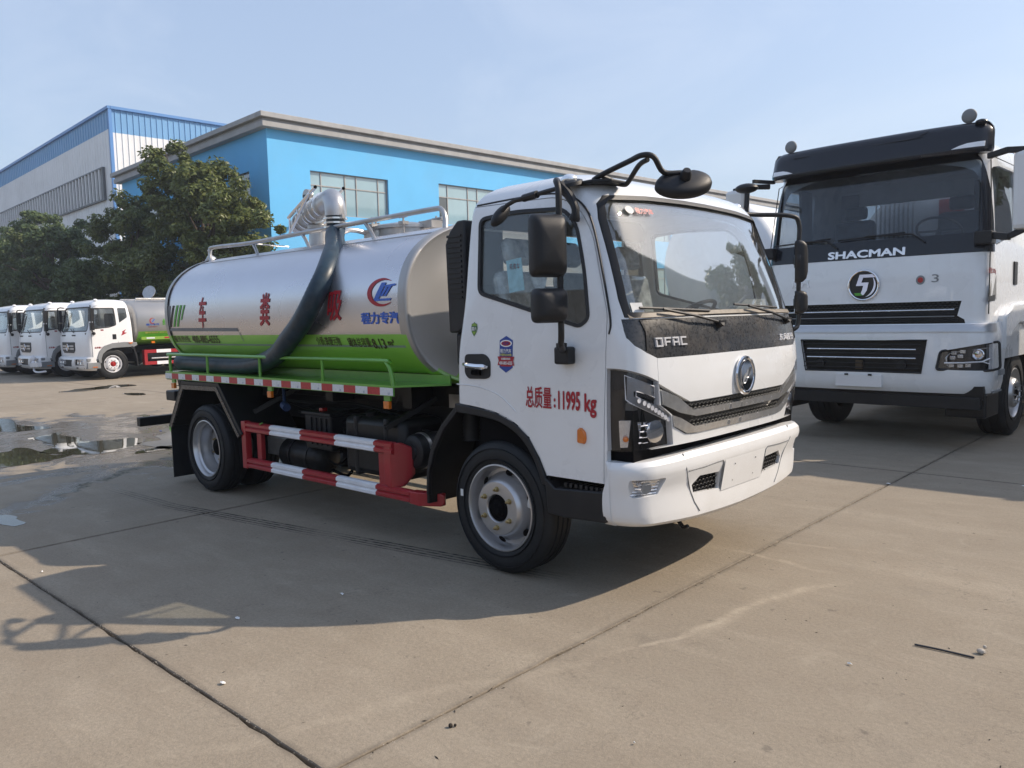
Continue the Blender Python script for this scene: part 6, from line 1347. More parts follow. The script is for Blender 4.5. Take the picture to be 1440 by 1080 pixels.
    for y in (-.6,.6): 
        q = MB(); q.box((-.25,y-.22,1.3),(-.10,y+.22,1.95)); q.build('seat', 'plastic wrap' if y < 0 else 'seat cloth', T, 0, .05)
    # wheels
    for s_ in (1, -1): wheel(T, 0, s_*1.17, -s_, Rt=.45, rr=.25, wd=.28, rimm='wheel white', hub='tail red', nuts='wheel silver', nn=8, det=(s_ > 0))
    for s_ in (1, -1): wheel(T, -4.3, s_*1.17, -s_, Rt=.45, rr=.25, wd=.28, dish=True, det=False)
    q = MB(); q.box((-6,-.45,.72),(.5,-.35,.92)); q.box((-6,.35,.72),(.5,.45,.92)); q.box((-3.5,-.9,.45),(-.9,.9,.75)); q.tube([(0,-1,.45),(0,1,.45)], .07, 8); q.box((-.5,-.6,.55),(.5,.6,1.0)); q.build('chassis_frame', 'chassis black', T, 0)
    # tank, white above green
    ang = [2*math.pi*i/64 for i in range(64)]; q = MB(); xs_ = [-.76,-.72,-.68,-3,-5.9,-5.96]; sc_ = [.55,.9,1.,1.,1.,.85]; vs = []
    def sec(a, s): 
        c_, s2 = math.cos(a), math.sin(a); k = (abs(c_)**2.6+abs(s2)**2.6)**(-1/2.6); return (1.20*s*k*c_, 1.66+.70*s*k*s2)
    zt = 1.42; angg = sorted(ang)
    for x, s in zip([-.70,-.74,-.80,-3,-5.9,-5.96], [.80,.96,1.,1.,1.,.8]): vs += [(x, *sec(a, s)) for a in angg]
    q.add(vs, []); n = 64
    for i in range(5):
        for k in range(n):
            f = (i*n+k, i*n+(k+1)%n, (i+1)*n+(k+1)%n, (i+1)*n+k); z = sum(vs[w_][2] for w_ in f)/4; q.f.append(f); q.m.append(1 if z < 1.38 and i > 1 else 0)
    q.f.append(tuple(range(n))); q.m.append(0); q.f.append(tuple(5*n+k for k in range(n))); q.m.append(0)
    tk_ = q.build('tank', ['tank end silver dimmed', 'tank green'], T, 40)
    def tyy(z): 
        qq = min(1, abs(z-1.66)/.70); return 1.20*(1-qq**2.6)**(1/2.6)
    for s_, a_, b_, z0_, z1_, m_ in (('程力专汽', -1.02, -1.42, 1.555, 1.62, 'letter blue'), ('绿', -1.52, -1.72, 1.55, 1.76, 'letter green'), ('化', -1.95, -2.15, 1.55, 1.76, 'letter green'), ('喷', -2.4, -2.6, 1.55, 1.76, 'letter green'), ('洒', -2.85, -3.05, 1.55, 1.76, 'letter green'), ('车', -3.3, -3.5, 1.55, 1.76, 'letter green'), ('专用汽车生产厂', -1.08, -1.38, 1.50, 1.53, 'letter red'), ('服务热线 400-885-6555', -1.0, -2.0, 1.315, 1.365, 'letter yellow')):
        tt = text_mesh(s_, .1, .004); fitbox(tt, -a_, z0_, -b_, z1_); slice_mesh(tt, None, .06); mapmesh(tt, lambda u, v, w_: Vector((-u, tyy(v)+.006, v))); link('tank_lettering', tt, m_, tk_, 0)
    me = polymesh(crescent(1.22, 1.70, .09, 48, 318, .03)); mapmesh(me, lambda u, v, w_: Vector((-u, tyy(v)+.006, v))); link('company_logo', me, 'letter red', tk_, 0)
    me = polymesh([[(1.19,1.66),(1.23,1.66),(1.30,1.75),(1.26,1.75)]]); mapmesh(me, lambda u, v, w_: Vector((-u, tyy(v)+.006, v))); link('company_logo', me, 'letter blue', tk_, 0)
    for s_ in (1, -1):
        q = MB(); q.tube([(-.95,s_*.6,2.28),(-1.0,s_*.6,2.40),(-5.8,s_*.6,2.40),(-5.85,s_*.6,2.28)], .022, 8); q.box((-1.0,min(s_*.62,s_*.66),2.36),(-5.8,max(s_*.62,s_*.66),2.38)); q.build('top_rail', 'galvanised', T)
        q = MB(); q.box((-5.9,min(s_*1.0,s_*1.20),1.15),(-.85,max(s_*1.0,s_*1.20),1.19)); sf = q.build('side_shelf', 'green steel', T, 0)
        q = MB(); q.box((-5.9,min(s_*1.19,s_*1.22),1.13),(-.85,max(s_*1.19,s_*1.22),1.22)); q.build('shelf_edge', 'badge lime', sf, 0)
        for k in range(8): MB().box((-1.0-.55*k-.25,min(s_*1.221,s_*1.226),1.155),(-1.0-.55*k,max(s_*1.221,s_*1.226),1.20)).build('reflective_tape', 'tape red' if k % 2 else 'tape white', sf, 0)
        q = MB(); q.box((-1.25,s_*1.19-.02,1.02),(-1.15,s_*1.19+.02,1.08)); q.build('side_marker_lamp', 'amber', T, 0)
        # guard
        for z in (.36,.72):
            for a_, b_, m_ in ((-.95,-1.30,'guard red'),(-1.30,-1.75,'guard white'),(-1.75,-2.3,'guard red'),(-2.3,-2.9,'guard white'),(-2.9,-3.4,'guard red')):
                MB().box((b_,min(s_*1.13,s_*1.17),z),(a_,max(s_*1.13,s_*1.17),z+.10)).build('guard_rail', m_, T, 0)
        q = MB(); q.box((-1.02,min(s_*1.0,s_*1.165),.36),(-.93,max(s_*1.0,s_*1.165),.82)); q.build('guard_plate', 'guard red', T, 0)
        q = MB(); q.tube([(-1.2,s_*1.0,.55),(-2.4,s_*1.0,.55)], .03, 8); q.build('water_pipe', 'wheel silver', T)
    q = MB(); q.lathe([(.0,0),(.22,.0),(.22,.02),(.0,.03)], (-1.72,-.1,2.62), (.75,.5,.35), 24); q.tube([(-1.75,-.1,2.35),(-1.75,-.1,2.55)], .03, 8); q.build('manhole_lid', 'galvanised', T)
    return T
def copy_tree(o, parent=None):
    c = o.copy(); COL.objects.link(c); c.parent = parent
    for ch in list(o.children):
        if not ch.name.startswith('manhole_lid'): copy_tree(ch, c)
    return c
PG = 'tanker trucks parked in a row on the left'
PA = parked('parked_tanker', 'rightmost parked white and green tanker of the left row, its whole cab side showing'); PA['group'] = PG
PB_ = copy_tree(PA); PB_['label'] = 'middle parked white tanker of the left row, spray nozzle arm on its bumper'; PB_['group'] = PG
PC_ = copy_tree(PA); PC_['label'] = 'leftmost parked white tanker, cut by the photo edge'; PC_['group'] = PG
for T, x, y in ((PA, -22.62, 5.80), (PB_, -25.45, 5.45), (PC_, -28.35, 5.25)):
    T.location = (x, y, 0); T.rotation_euler = (0, 0, R(-90))
HT2 = copy_tree(HT); HT2['label'] = 'second tall white truck outside the right photo edge, casting the soft shadow on the concrete'
HT2.location = (3.98, 6.95, 0); HT2.rotation_euler = (0, 0, R(-90))
# spray arm on the middle truck's bumper
q = MB(); q.bar((.88,.8,.42),(.95,1.75,.46),.12,.13); q.tube([(.86,.95,.38),(.92,1.1,.25),(.95,1.6,.22),(.9,2.1,.26)], .03, 8, smooth=4); q.sphere((.86,.85,.62), .09, 12, 8); q.sphere((.9,1.0,.50), .06, 12, 8); q.tube([(.84,.8,.42),(.86,.85,.72)], .035, 8); q.build('spray_arm', 'wheel white', PB_)

# ================================================================== buildings
AZ = -.042
def rotz(p, o, a): 
    d = Vector(p)-Vector(o); return Vector((o[0]+d.x*math.cos(a)-d.y*math.sin(a), o[1]+d.x*math.sin(a)+d.y*math.cos(a), p[2]))
OB = thing('office_building', 'bright blue rendered building with grey cornice and gridded upper windows', 'building', (-28.3, 15.3, 0), AZ)
# local: front wall on x=0 plane, y to the right; side wall on y=0 going to -x
WL, WD, WH = 62., 17.6, 9.95
wins = [(2.05, 6.35, 6.42, 8.36), (9.55, 14.3, 6.45, 8.5), (17.6, 22.4, 6.45, 8.5), (25.8,30.6,6.45,8.5), (34.,38.8,6.45,8.5)]
low = [(a, b, 2.4, 4.6) for a, b, *_ in wins]
def wall_with_holes(name, axis, L_, H, holes, thick, m_, par, flip=1, m_in=None):
    """wall on plane axis (0: x=0, spans y) or (1: y=0, spans -x)"""
    us = sorted(set([0, L_]+[h[0] for h in holes]+[h[1] for h in holes])); vs_ = sorted(set([0, H]+[h[2] for h in holes]+[h[3] for h in holes]))
    mb = MB()
    def P(u, v, d): return (-d, u, v) if axis == 0 else (-u, d, v)
    def inside(u, v): return any(h[0] < u < h[1] and h[2] < v < h[3] for h in holes)
    for i in range(len(us)-1):
        for j in range(len(vs_)-1):
            if inside((us[i]+us[i+1])/2, (vs_[j]+vs_[j+1])/2): continue
            mb.add([P(us[i],vs_[j],0), P(us[i+1],vs_[j],0), P(us[i+1],vs_[j+1],0), P(us[i],vs_[j+1],0)], [(0,1,2,3)])
    for (a, b, c_, d) in holes:
        for (p0, p1) in (((a,c_),(b,c_)),((b,c_),(b,d)),((b,d),(a,d)),((a,d),(a,c_))): mb.add([P(*p0,0), P(*p1,0), P(*p1,thick), P(*p0,thick)], [(0,1,2,3)])
    return mb.build(name, m_, par, 0, fix=False)
wall_with_holes('wall', 0, WL, WH, wins+low, .22, 'wall blue', OB)
swin = [(1.75, 3.9, 6.7, 8.35), (6.2,9.0,6.6,8.4), (11.5,14.3,6.6,8.4)]
wall_with_holes('wall', 1, WD, WH, swin+[(1.75,3.9,2.4,4.4)], .22, 'wall blue', OB)
q = MB(); q.box((-WD,WL-.3,0),(-.0,WL,WH)); q.box((-WD,.01,0),(-WD+.3,WL-.3,WH)); q.build('wall', 'wall blue', OB, 0)
q = MB(); q.box((-WD+.3,.25,WH-.25),(-.02,WL-.35,WH-.05)); q.build('roof', 'cornice grey', OB, 0)
q = MB(); q.box((-WD+.3,2,.02),(-1.2,WL-1,WH-.5)); q.build('interior_core', 'interior grey', OB, 0)
# cornice in three stepped bands on two faces
for z0, z1, d in ((9.93,10.18,.35),(10.18,10.30,.28),(10.30,10.52,.48)):
    q = MB(); q.box((-.1,-d,z0),(d,WL+d,z1)); q.box((-WD-d,-d,z0),(-.1,.1,z1)); q.build('cornice', 'cornice grey', OB, 0, .02)
def office_window(a, b, c_, d, axis=0, par=OB, cols=None, light=True, dep=.16):
    def P(u, v, e): return Vector((-e, u, v)) if axis == 0 else Vector((-u, e, v))
    W_ = b-a; H_ = d-c_; cols = cols or [0, .14, .44, .585, .875, 1]; rows = [0, .68, 1] if light else [0, .62, 1]
    q = MB(); t_ = .045
    for u in cols: 
        p0, p1 = P(a+u*W_-t_/2*(u > 0)*(1 if u < 1 else 2), c_, dep), P(a+u*W_+t_/2*(u < 1)*(1 if u > 0 else 2), d, dep-.06); q.box([min(p0[k],p1[k]) for k in range(3)], [max(p0[k],p1[k]) for k in range(3)])
    for v in rows:
        v0 = c_+v*H_-(t_/2 if 0 < v < 1 else (t_ if v == 1 else 0)); p0, p1 = P(a, v0, dep-.003), P(b, v0+t_, dep-.055); q.box([min(p0[k],p1[k]) for k in range(3)], [max(p0[k],p1[k]) for k in range(3)])
    w_ = q.build('window', 'window bar', par, 0)
    ORG[w_.name] = Vector((0,0,0))
    for i in range(len(cols)-1):
        for j in range(len(rows)-1):
            open_ = (i == 0 and j == 0 and a > 9 and light)
            p0, p1 = P(a+cols[i]*W_+.01, c_+rows[j]*H_+.01, dep-.01), P(a+cols[i+1]*W_-.01, c_+rows[j+1]*H_-.01, dep-.022)
            mb = MB(); mb.box([min(p0[k],p1[k]) for k in range(3)], [max(p0[k],p1[k]) for k in range(3)]); mb.build('pane', 'dark glass' if open_ or not light else 'building glass', w_, 0)
for a, b, c_, d in wins: office_window(a, b, c_, d)
for a, b, c_, d in low: office_window(a, b, c_, d)
for a, b, c_, d in swin+[(1.75,3.9,2.4,4.4)]: office_window(a, b, c_, d, 1, light=False, cols=[0,.5,1])
# wall lamp on the front
q = MB(); q.tube([(.0,14.9,8.62),(.25,14.9,8.66)], .03, 6); q.sphere((.32,14.9,8.66), .12, 12, 8); q.build('wall_lamp', 'window steel', OB)
q = MB(); q.tube([(.0,1.0,5.9),(.3,1.0,5.95)], .02, 6); q.box((.2,.9,5.9),(.45,1.1,6.0)); q.build('wall_camera', 'window steel', OB, 0)

# tall white and blue warehouse behind
WX, WY, WZ = -57.3, 20.0, 17.2
WB_ = thing('warehouse', 'tall white warehouse with blue cladding band and long louvred window strip', 'building', (WX, WY, 0), AZ)
WLs, WLf = 70., 30.
def clad(name, axis, L_, z0, z1, m_, pitch=.55, rib=.05, sl=0.):
    mb = MB(); n = int(L_/pitch)
    for i in range(n):
        u0, u1 = i*pitch, (i+1)*pitch
        for a, b, d0, d1 in ((u0,u0+pitch*.78,0,0),(u0+pitch*.78,u0+pitch*.84,0,rib),(u0+pitch*.84,u0+pitch*.94,rib,rib),(u0+pitch*.94,u1,rib,0)):
            P = (lambda u, d, z: (d, u, z)) if axis == 0 else (lambda u, d, z: (-u, -d, z))
            mb.add([P(a,d0,z0), P(b,d1,z0), P(b,d1,z1+sl*b), P(a,d0,z1+sl*a)], [(0,1,2,3)])
    return mb.build(name, m_, WB_, 0, fix=False)
clad('cladding', 1, WLs, 0, 15.75, 'cladding white', .6, .035)
clad('cladding', 1, WLs, 15.75, 17.1, 'cladding blue', .6, .05)
clad('cladding', 0, WLf, 0, 15.45, 'cladding white', .42, .045)
clad('cladding', 0, WLf, 15.45, 17.1, 'cladding blue', .42, .045)
q = MB(); q.box((-.08,-.12,0),(.14,.10,17.2)); q.build('corner_trim', 'trim blue', WB_, 0)
q = MB(); q.box((-WLs,-.18,17.08),(.16,.05,17.28)); q.box((.0,.05,17.08),(.18,WLf,17.28)); q.build('roof_edge', 'trim blue', WB_, 0)
q = MB(); q.box((-WLs,.15,17.0),(-.15,WLf,17.07)); q.build('roof', 'cladding white', WB_, 0)
q = MB(); q.box((-WLs,.15,0),(-.15,.25,17)); q.build('wall', 'cladding white', WB_, 0)
# louvred window strip
q = MB(); q.box((-45,-.10,10.95),(-1.75,-.03,13.15)); st_ = q.build('window_strip', 'louver grey', WB_, 0)
q = MB(); q.box((-45.1,-.2,13.15),(-1.65,-.02,13.25)); q.box((-45.1,-.2,10.85),(-1.65,-.02,10.95)); q.box((-1.75,-.2,10.95),(-1.65,-.02,13.15)); q.build('strip_frame', 'window steel', st_, 0)
fin = MB(); fin.box((-.07,-.22,10.95),(.07,-.10,13.14)); fm_ = fin.mesh('mullion'); fm_.materials.append(MT['cladding white'])
for k in range(54):
    o = bpy.data.objects.new('mullion', fm_); COL.objects.link(o); o.parent = st_; o.location = (-2.45-.78*k, 0, 0)

# ================================================================== trees
def tree(name, label, base, h, lobes, n_leaf, m_='leaf', leaf=.16, trunk=.18, seed=1, clump=.55, group=None, lean=(0,0)):
    """lobes: (dx, dy, z, rx, ry, rz, weight) ellipsoids filled with leaf clumps near their surface"""
    r = np.random.default_rng(seed); T = thing(name, label, 'tree', base, 0, group)
    tr_ = MB(); top = Vector((lean[0], lean[1], h*.6)); path = [Vector((0,0,-.05)), Vector((lean[0]*.1+.05, lean[1]*.1, h*.15)), Vector((lean[0]*.4, lean[1]*.4+.08, h*.35)), top]
    tr_.tube(path, [trunk*1.25, trunk, trunk*.8, trunk*.45], 10, smooth=5)
    for (dx, dy, z, rx, ry, rz, wt) in lobes:
        for k in range(3):
            a = Vector(path[2]).lerp(top, r.random()*.8) if z > h*.45 else Vector(path[1]).lerp(path[2], r.random())
            e = Vector((dx+rx*.5*r.normal(), dy+ry*.4*r.normal(), z+rz*.4*r.normal()*.5)); m0 = a.lerp(e, .5)+Vector((r.normal()*.15, r.normal()*.15, .15))
            tr_.tube([a, m0, e], [trunk*.38, trunk*.24, trunk*.08], 6, smooth=3)
    tr_.build('trunk', 'bark', T)
    wsum = sum(l[6] for l in lobes); C = []; S = []
    for (dx, dy, z, rx, ry, rz, wt) in lobes:
        nc = max(6, int(wt/wsum*n_leaf/230)); d = r.normal(size=(nc,3)); d /= np.linalg.norm(d, axis=1)[:,None]; rad = .62+.50*r.random(nc)
        c = d*rad[:,None]*np.array([rx,ry,rz])+np.array([dx,dy,z]); C.append(c)
    C = np.concatenate(C); nc = len(C); per = max(1, n_leaf//nc); siz = clump*(.45+.75*r.random(nc))
    idx = np.repeat(np.arange(nc), per); N_ = len(idx); d = r.normal(size=(N_,3)); d /= np.linalg.norm(d, axis=1)[:,None]
    rr_ = (r.random(N_)**.45); pos = C[idx]+d*(rr_*siz[idx])[:,None]*np.array([1,1,.72])
    # leaves face outwards and up with scatter
    nrm = d*.7+np.array([0,0,.55])+r.normal(size=(N_,3))*.45; nrm /= np.linalg.norm(nrm, axis=1)[:,None]
    t = np.cross(nrm, r.normal(size=(N_,3))); t /= np.linalg.norm(t, axis=1)[:,None]; b = np.cross(nrm, t)
    s = (leaf*(.6+.8*r.random(N_)))[:,None]; l_ = t*s*.5; w_ = b*s*.26
    V = np.stack([pos-l_, pos+w_-nrm*s*.06, pos+l_, pos-w_-nrm*s*.06], 1).reshape(-1,3)
    me = bpy.data.meshes.new('crown'); me.vertices.add(len(V)); me.vertices.foreach_set('co', V.ravel()); me.loops.add(len(V)); me.loops.foreach_set('vertex_index', np.arange(len(V)))
    me.polygons.add(N_); me.polygons.foreach_set('loop_start', np.arange(N_)*4); me.polygons.foreach_set('loop_total', np.full(N_, 4)); me.update(); me.validate()
    o = link('crown', me, m_, T, 0); return T
tree('camphor_tree', 'tallest leafy tree in front of the blue building corner, sunlit crown', (-30.2,13.1,0), 9.6,
     [(-2.2,0,8.6,1.1,1.1,1.0,1.0),(-1.4,0,7.3,1.7,1.5,1.2,1.6),(.4,0,7.6,1.3,1.2,.9,1.0),(-1.2,.2,5.8,2.0,1.8,1.3,2.0),(1.3,-.1,5.9,1.8,1.5,1.3,1.6),(2.9,0,6.2,1.2,1.1,1.0,.9),(3.9,.1,5.2,1.3,1.1,.9,.8),(.6,0,4.3,2.2,1.8,1.2,1.6),(3.0,0,4.2,1.3,1.1,.9,.7),(-2.6,0,4.2,1.8,1.6,1.3,1.4),(-1,0,3.0,2.0,1.6,.9,1.0)], 62000, 'leaf', .19, .22, 3, .5)
tree('camphor_tree', 'dark green tree left of the tallest one, its foot behind the parked trucks', (-37.6,13.3,0), 8.0,
     [(-.6,0,7.2,1.2,1.2,1.0,.9),(-1.6,0,6.0,2.0,1.6,1.2,1.5),(1.0,0,5.9,1.6,1.5,1.3,1.2),(-2.8,0,4.6,2.2,1.7,1.4,1.6),(.2,0,4.4,2.4,1.8,1.4,1.8),(2.4,0,4.2,1.6,1.5,1.2,1.0),(-1.6,0,3.0,2.4,1.7,1.0,1.2),(1.6,0,3.0,2.0,1.6,1.0,1.0),(-4.2,0,3.6,1.5,1.4,1.2,.8)], 52000, 'leaf', .20, .24, 5, .48)
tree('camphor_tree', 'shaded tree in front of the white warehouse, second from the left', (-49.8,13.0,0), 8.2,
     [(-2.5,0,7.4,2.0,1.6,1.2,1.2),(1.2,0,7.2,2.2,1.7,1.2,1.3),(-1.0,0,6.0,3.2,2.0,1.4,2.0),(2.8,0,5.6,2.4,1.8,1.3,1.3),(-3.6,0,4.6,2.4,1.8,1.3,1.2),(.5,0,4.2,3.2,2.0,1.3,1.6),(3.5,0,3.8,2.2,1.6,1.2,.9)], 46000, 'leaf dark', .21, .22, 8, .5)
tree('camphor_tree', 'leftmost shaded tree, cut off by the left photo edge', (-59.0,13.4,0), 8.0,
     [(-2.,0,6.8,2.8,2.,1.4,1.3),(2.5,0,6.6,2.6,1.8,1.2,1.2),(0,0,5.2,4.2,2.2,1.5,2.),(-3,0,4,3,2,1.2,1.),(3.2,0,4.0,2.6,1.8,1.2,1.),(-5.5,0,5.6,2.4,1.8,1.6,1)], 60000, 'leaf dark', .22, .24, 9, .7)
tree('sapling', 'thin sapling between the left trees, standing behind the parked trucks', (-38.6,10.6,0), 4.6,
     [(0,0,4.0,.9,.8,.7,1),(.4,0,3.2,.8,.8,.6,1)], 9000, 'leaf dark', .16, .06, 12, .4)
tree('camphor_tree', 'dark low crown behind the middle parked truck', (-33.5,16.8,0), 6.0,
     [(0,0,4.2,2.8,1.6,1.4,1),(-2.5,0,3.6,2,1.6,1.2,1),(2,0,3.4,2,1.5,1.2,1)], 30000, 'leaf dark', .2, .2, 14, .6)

# ================================================================== ground
gnd = MB(); gnd.box((-900,-900,-.20),(900,900,-.055)); gr = gnd.build('ground', 'bare ground', None, 0); gr['kind'] = 'structure'
jf = MB(); jf.box((-72.5,-20.9,-.07),(20.6,55.5,-.038)); jo = jf.build('joint_filler', 'dirt', None, 0); jo['kind'] = 'structure'
yard = thing('concrete_yard', None, None); yard['kind'] = 'structure'
def slab_mesh(seed):
    r = random.Random(seed); mb = MB(); SX, SY = 4.0, 6.45; g_ = .0052; nx, ny = 40, 64; edge = []
    def jit(): return g_ + abs(r.gauss(0, .0028)) + (.010*r.random() if r.random() < .05 else 0)
    pts = []
    for i in range(nx): pts.append((SX*i/nx, jit()))
    for i in range(ny): pts.append((SX-jit(), SY*i/ny))
    for i in range(nx): pts.append((SX*(1-i/nx), SY-jit()))
    for i in range(ny): pts.append((jit(), SY*(1-i/ny)))
    pts = [(min(max(x, g_), SX-g_), min(max(y, g_), SY-g_)) for x, y in pts]
    c = (SX/2, SY/2); n = len(pts); ins_ = [(x+(c[0]-x)/abs(c[0]-x+1e-9)*.003*(abs(c[0]-x) > SX/2-.03), y+(c[1]-y)/abs(c[1]-y+1e-9)*.003*(abs(c[1]-y) > SY/2-.03)) for x, y in pts]
    vs = [(x, y, 0) for x, y in ins_]+[(x, y, -.005) for x, y in pts]+[(x, y, -.05) for x, y in pts]
    mb.add(vs, [tuple(range(n))]+[(k*n+i, (k+1)*n+i, (k+1)*n+(i+1)%n, k*n+(i+1)%n) for k in range(2) for i in range(n)])
    me = mb.mesh('concrete_slab', fix=False); me.materials.append(MT['concrete']); return me
sms = [slab_mesh(s) for s in range(5)]
GX0, GY0 = 1.0-.012, -1.905
for i in range(-18, 4):
    for j in range(-3, 8):
        o = bpy.data.objects.new('concrete_slab', sms[(i*3+j*7) % 5]); COL.objects.link(o); o.parent = yard
        o.location = (GX0+4.0*i, GY0+6.45*j, -.0008*((i*7+j*3) % 3))
# puddles
def puddle(label, pts, seed, sub=5):
    r = random.Random(seed); P = smoothpath([Vector((x, y, 0)) for x, y in pts+[pts[0]]], sub)[:-1]; out = []
    for p_ in P:
        k = noise.noise(Vector((p_.x*2.1, p_.y*2.1, seed)))*.14 + noise.noise(Vector((p_.x*7, p_.y*7, seed)))*.05; out.append((p_.x+k*1.4, p_.y+k, .0022))
    mb = MB(); mb.add(out, [tuple(range(len(out)))]); me = mb.mesh('puddle', fix=False); b = bmesh.new(); b.from_mesh(me); bmesh.ops.triangulate(b, faces=b.faces); b.to_mesh(me); b.free()
    if sum(p.normal.z for p in me.polygons) < 0: me.flip_normals()
    o = link('puddle', me, 'puddle water', None, 0); o['kind'] = 'structure'; o['label'] = label; return o
puddle('long greenish puddle nearest the left edge, mirroring the trees', [(-8.16,-0.68),(-8.3,-0.40),(-8.48,-0.24),(-8.34,-0.15),(-7.57,-0.19),(-7.37,-0.05),(-7.1,-0.27),(-7.0,-0.50),(-6.94,-0.69),(-6.98,-0.85),(-7.14,-0.97),(-7.6,-.95)], 1)
puddle('branched puddle in the middle of the wet patch, mirroring the parked trucks', [(-9.73,0.33),(-9.83,0.54),(-9.34,0.58),(-8.45,0.52),(-8.2,0.68),(-8.2,1.0),(-7.9,1.09),(-7.28,0.81),(-7.23,0.57),(-7.16,0.26),(-7.21,0.09),(-7.41,-0.04),(-7.75,-0.14),(-8.15,0.0),(-9.01,0.15),(-9.42,0.09)], 2)
puddle('far left puddle beyond the branched one, cut by the photo edge', [(-12.85,0.47),(-12.44,0.72),(-11.31,0.56),(-10.65,0.71),(-10.36,0.52),(-10.36,0.27),(-10.92,0.16),(-10.96,0.01),(-12,.1)], 3)
puddle('bright puddle right beside the rear mudguard', [(-7.45,0.95),(-8.1,1.45),(-9.0,1.9),(-9.2,2.5),(-8.0,2.3),(-7.0,1.8),(-6.4,1.5),(-6.5,1.05),(-7.0,0.80)], 4)
puddle('narrow bright puddle in front of the rear flap', [(-6.72,0.45),(-6.96,0.66),(-7.0,0.98),(-6.75,0.95),(-6.66,0.65)], 5)
puddle('thin dark puddle in front of the rightmost parked tanker', [(-19.0,4.7),(-18.8,5.1),(-18.07,5.0),(-17.85,4.33),(-17.6,3.62),(-17.9,3.2),(-18.42,3.81)], 6)
puddle('small dark puddle left of the green tail of the nearest truck', [(-15.88,4.03),(-15.47,4.24),(-15.0,3.99),(-15.33,3.81)], 7)
puddle('small pale puddle at the left photo edge inside the shadow', [(-4.42,-1.56),(-4.30,-1.45),(-3.98,-1.47),(-3.85,-1.56),(-4.05,-1.60),(-4.2,-1.62)], 8)
# litter on the concrete
def scrap(x, y, s_, seed, label, m_='paper', cat='paper scrap', name='paper_scrap', h=.008):
    r = random.Random(seed); n = 7; P = [(x+s_*(.6+.6*r.random())*math.cos(2*math.pi*i/n), y+s_*.6*(.6+.6*r.random())*math.sin(2*math.pi*i/n), .003+h*r.random()) for i in range(n)]
    mb = MB(); mb.add(P+[(x, y, .003+h*1.3)], [(i, (i+1)%n, n) for i in range(n)]); o = mb.build(name, m_, None, 0, fix=False); setp(o, label, cat); return o
scrap(-.47,-.82,.020,1,'tiny white paper scrap alone in the middle of the near truck shadow')
scrap(-.60,-1.39,.018,2,'white scrap at the shadow edge below the mirror shadow')
scrap(.06,-1.81,.018,3,'white scrap lying on sunlit concrete beside the dark slab joint')
scrap(.98,3.90,.030,4,'white litter on the joint just inside the heavy truck shadow')
scrap(1.9,4.45,.025,5,'pale litter in the shadow below the heavy truck headlight')
scrap(2.04,.07,.012,6,'tiny pale sliver left of the dark rod')
scrap(1.69,-1.07,.007,7,'tiny white chip near the bottom photo edge')
scrap(-2.35,-1.80,.012,8,'small white fleck beside the slab joint at the left')
q = MB(); q.sphere((2.44,.55,.012), .016, 8, 6, sc_=(1.2,.9,.8)); q.sphere((2.45,.57,.028), .009, 6, 5); o = q.build('pebble', 'stone', None, 30); setp(o, 'pale crumb of stone beside the dark rod', 'pebble')
q = MB(); q.tube([(2.19,.46,.006),(2.28,.468,.007),(2.36,.474,.006),(2.43,.475,.006)], .0045, 6, smooth=3); o = q.build('plastic_rod', 'dark rod', None, 40); setp(o, 'thin dark curved rod lying on the concrete at lower right', 'rod')
q = MB(); q.sphere((1.09,-1.42,.008), .009, 7, 5); q.sphere((1.10,-1.405,.007), .006, 6, 5); o = q.build('tar_lump', 'dirt', None, 30); setp(o, 'small black lump sitting in the slab joint near the bottom', 'debris')
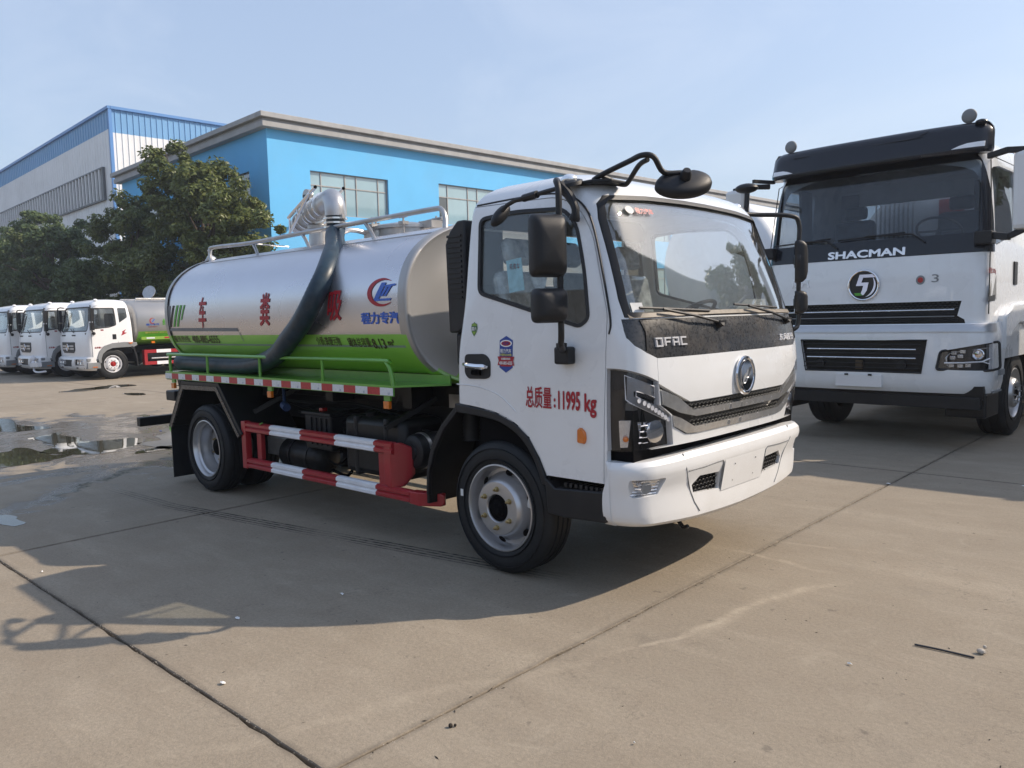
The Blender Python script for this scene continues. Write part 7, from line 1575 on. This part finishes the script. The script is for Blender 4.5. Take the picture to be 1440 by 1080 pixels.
# crumbs along the joints and over the yard: nobody could count them
r = random.Random(9); q = MB()
for k in range(1500):
    if k % 3 == 0: x, y = r.uniform(-3,3.2), GY0+r.gauss(0,.008)
    elif k % 3 == 1: x, y = 1.0+r.gauss(0,.010), r.uniform(-3,6)
    else: x, y = r.uniform(-3,4), r.uniform(-2.8,4)
    s_ = r.uniform(.0010,.0032)*(1 if k % 3 < 2 else .8); P = [(x+s_*math.cos(a+k), y+s_*math.sin(a+k), .0) for a in (0,2.1,4.2)]
    q.add(P+[(x, y, s_)], [(0,1,3),(1,2,3),(2,0,3)])
cr_ = q.build('grit', 'stone', None, 0); cr_['kind'] = 'stuff'
q = MB()
for k in range(420):
    x, y = (r.uniform(-3,4), r.uniform(-2.8,5)) if k % 4 else (1.0+r.gauss(0,.012), r.uniform(-3,6)); s_ = r.uniform(.002,.006); a = r.random()*6; e = r.uniform(1,3)
    q.add([(x+s_*e*math.cos(a), y+s_*e*math.sin(a), .001), (x-s_*math.sin(a)*.5, y+s_*math.cos(a)*.5, .0015), (x-s_*e*math.cos(a), y-s_*e*math.sin(a), .001), (x+s_*math.sin(a)*.5, y-s_*math.cos(a)*.5, .003)], [(0,1,2,3)])
cr_ = q.build('dark_debris', 'dirt', None, 0); cr_['kind'] = 'stuff'
# places behind the camera that the paint, glass and water mirror
q = MB(); q.box((14.6,4,0),(32,62,13.8)); ws = q.build('workshop', 'shaded block', None, 0); setp(ws, 'tall dark workshop right of the picture, mirrored in the windscreen', 'building')
q = MB(); q.box((-40,-34,0),(14,-24,7.2)); ws = q.build('workshop', 'workshop grey', None, 0); setp(ws, 'grey workshop opposite the truck side, mirrored in the tank', 'building')
tree('camphor_tree', 'tree right of the picture, mirrored at the right of the windscreen', (8.2,24,0), 11.0, [(0,0,9,2.4,2.4,2.0,1),(0,0,6.5,3,3,2.0,1)], 14000, 'leaf dark', .35, .25, 21, .8)

# thin smog over the yard
HAZE = .0011
hz = MB(); hz.box((-150,-60,-1.2),(60,120,19.5)); ho = hz.build('haze', 'stone', None, 0); ho['kind'] = 'stuff'
hm = bpy.data.materials.new('haze'); hm.use_nodes = True; hm.node_tree.nodes.clear(); vo = hm.node_tree.nodes.new('ShaderNodeVolumePrincipled'); oo = hm.node_tree.nodes.new('ShaderNodeOutputMaterial')
vo.inputs['Color'].default_value = (.88,.92,1,1); vo.inputs['Density'].default_value = HAZE; vo.inputs['Anisotropy'].default_value = .3; hm.node_tree.links.new(vo.outputs[0], oo.inputs['Volume']); ho.data.materials.clear(); ho.data.materials.append(hm)
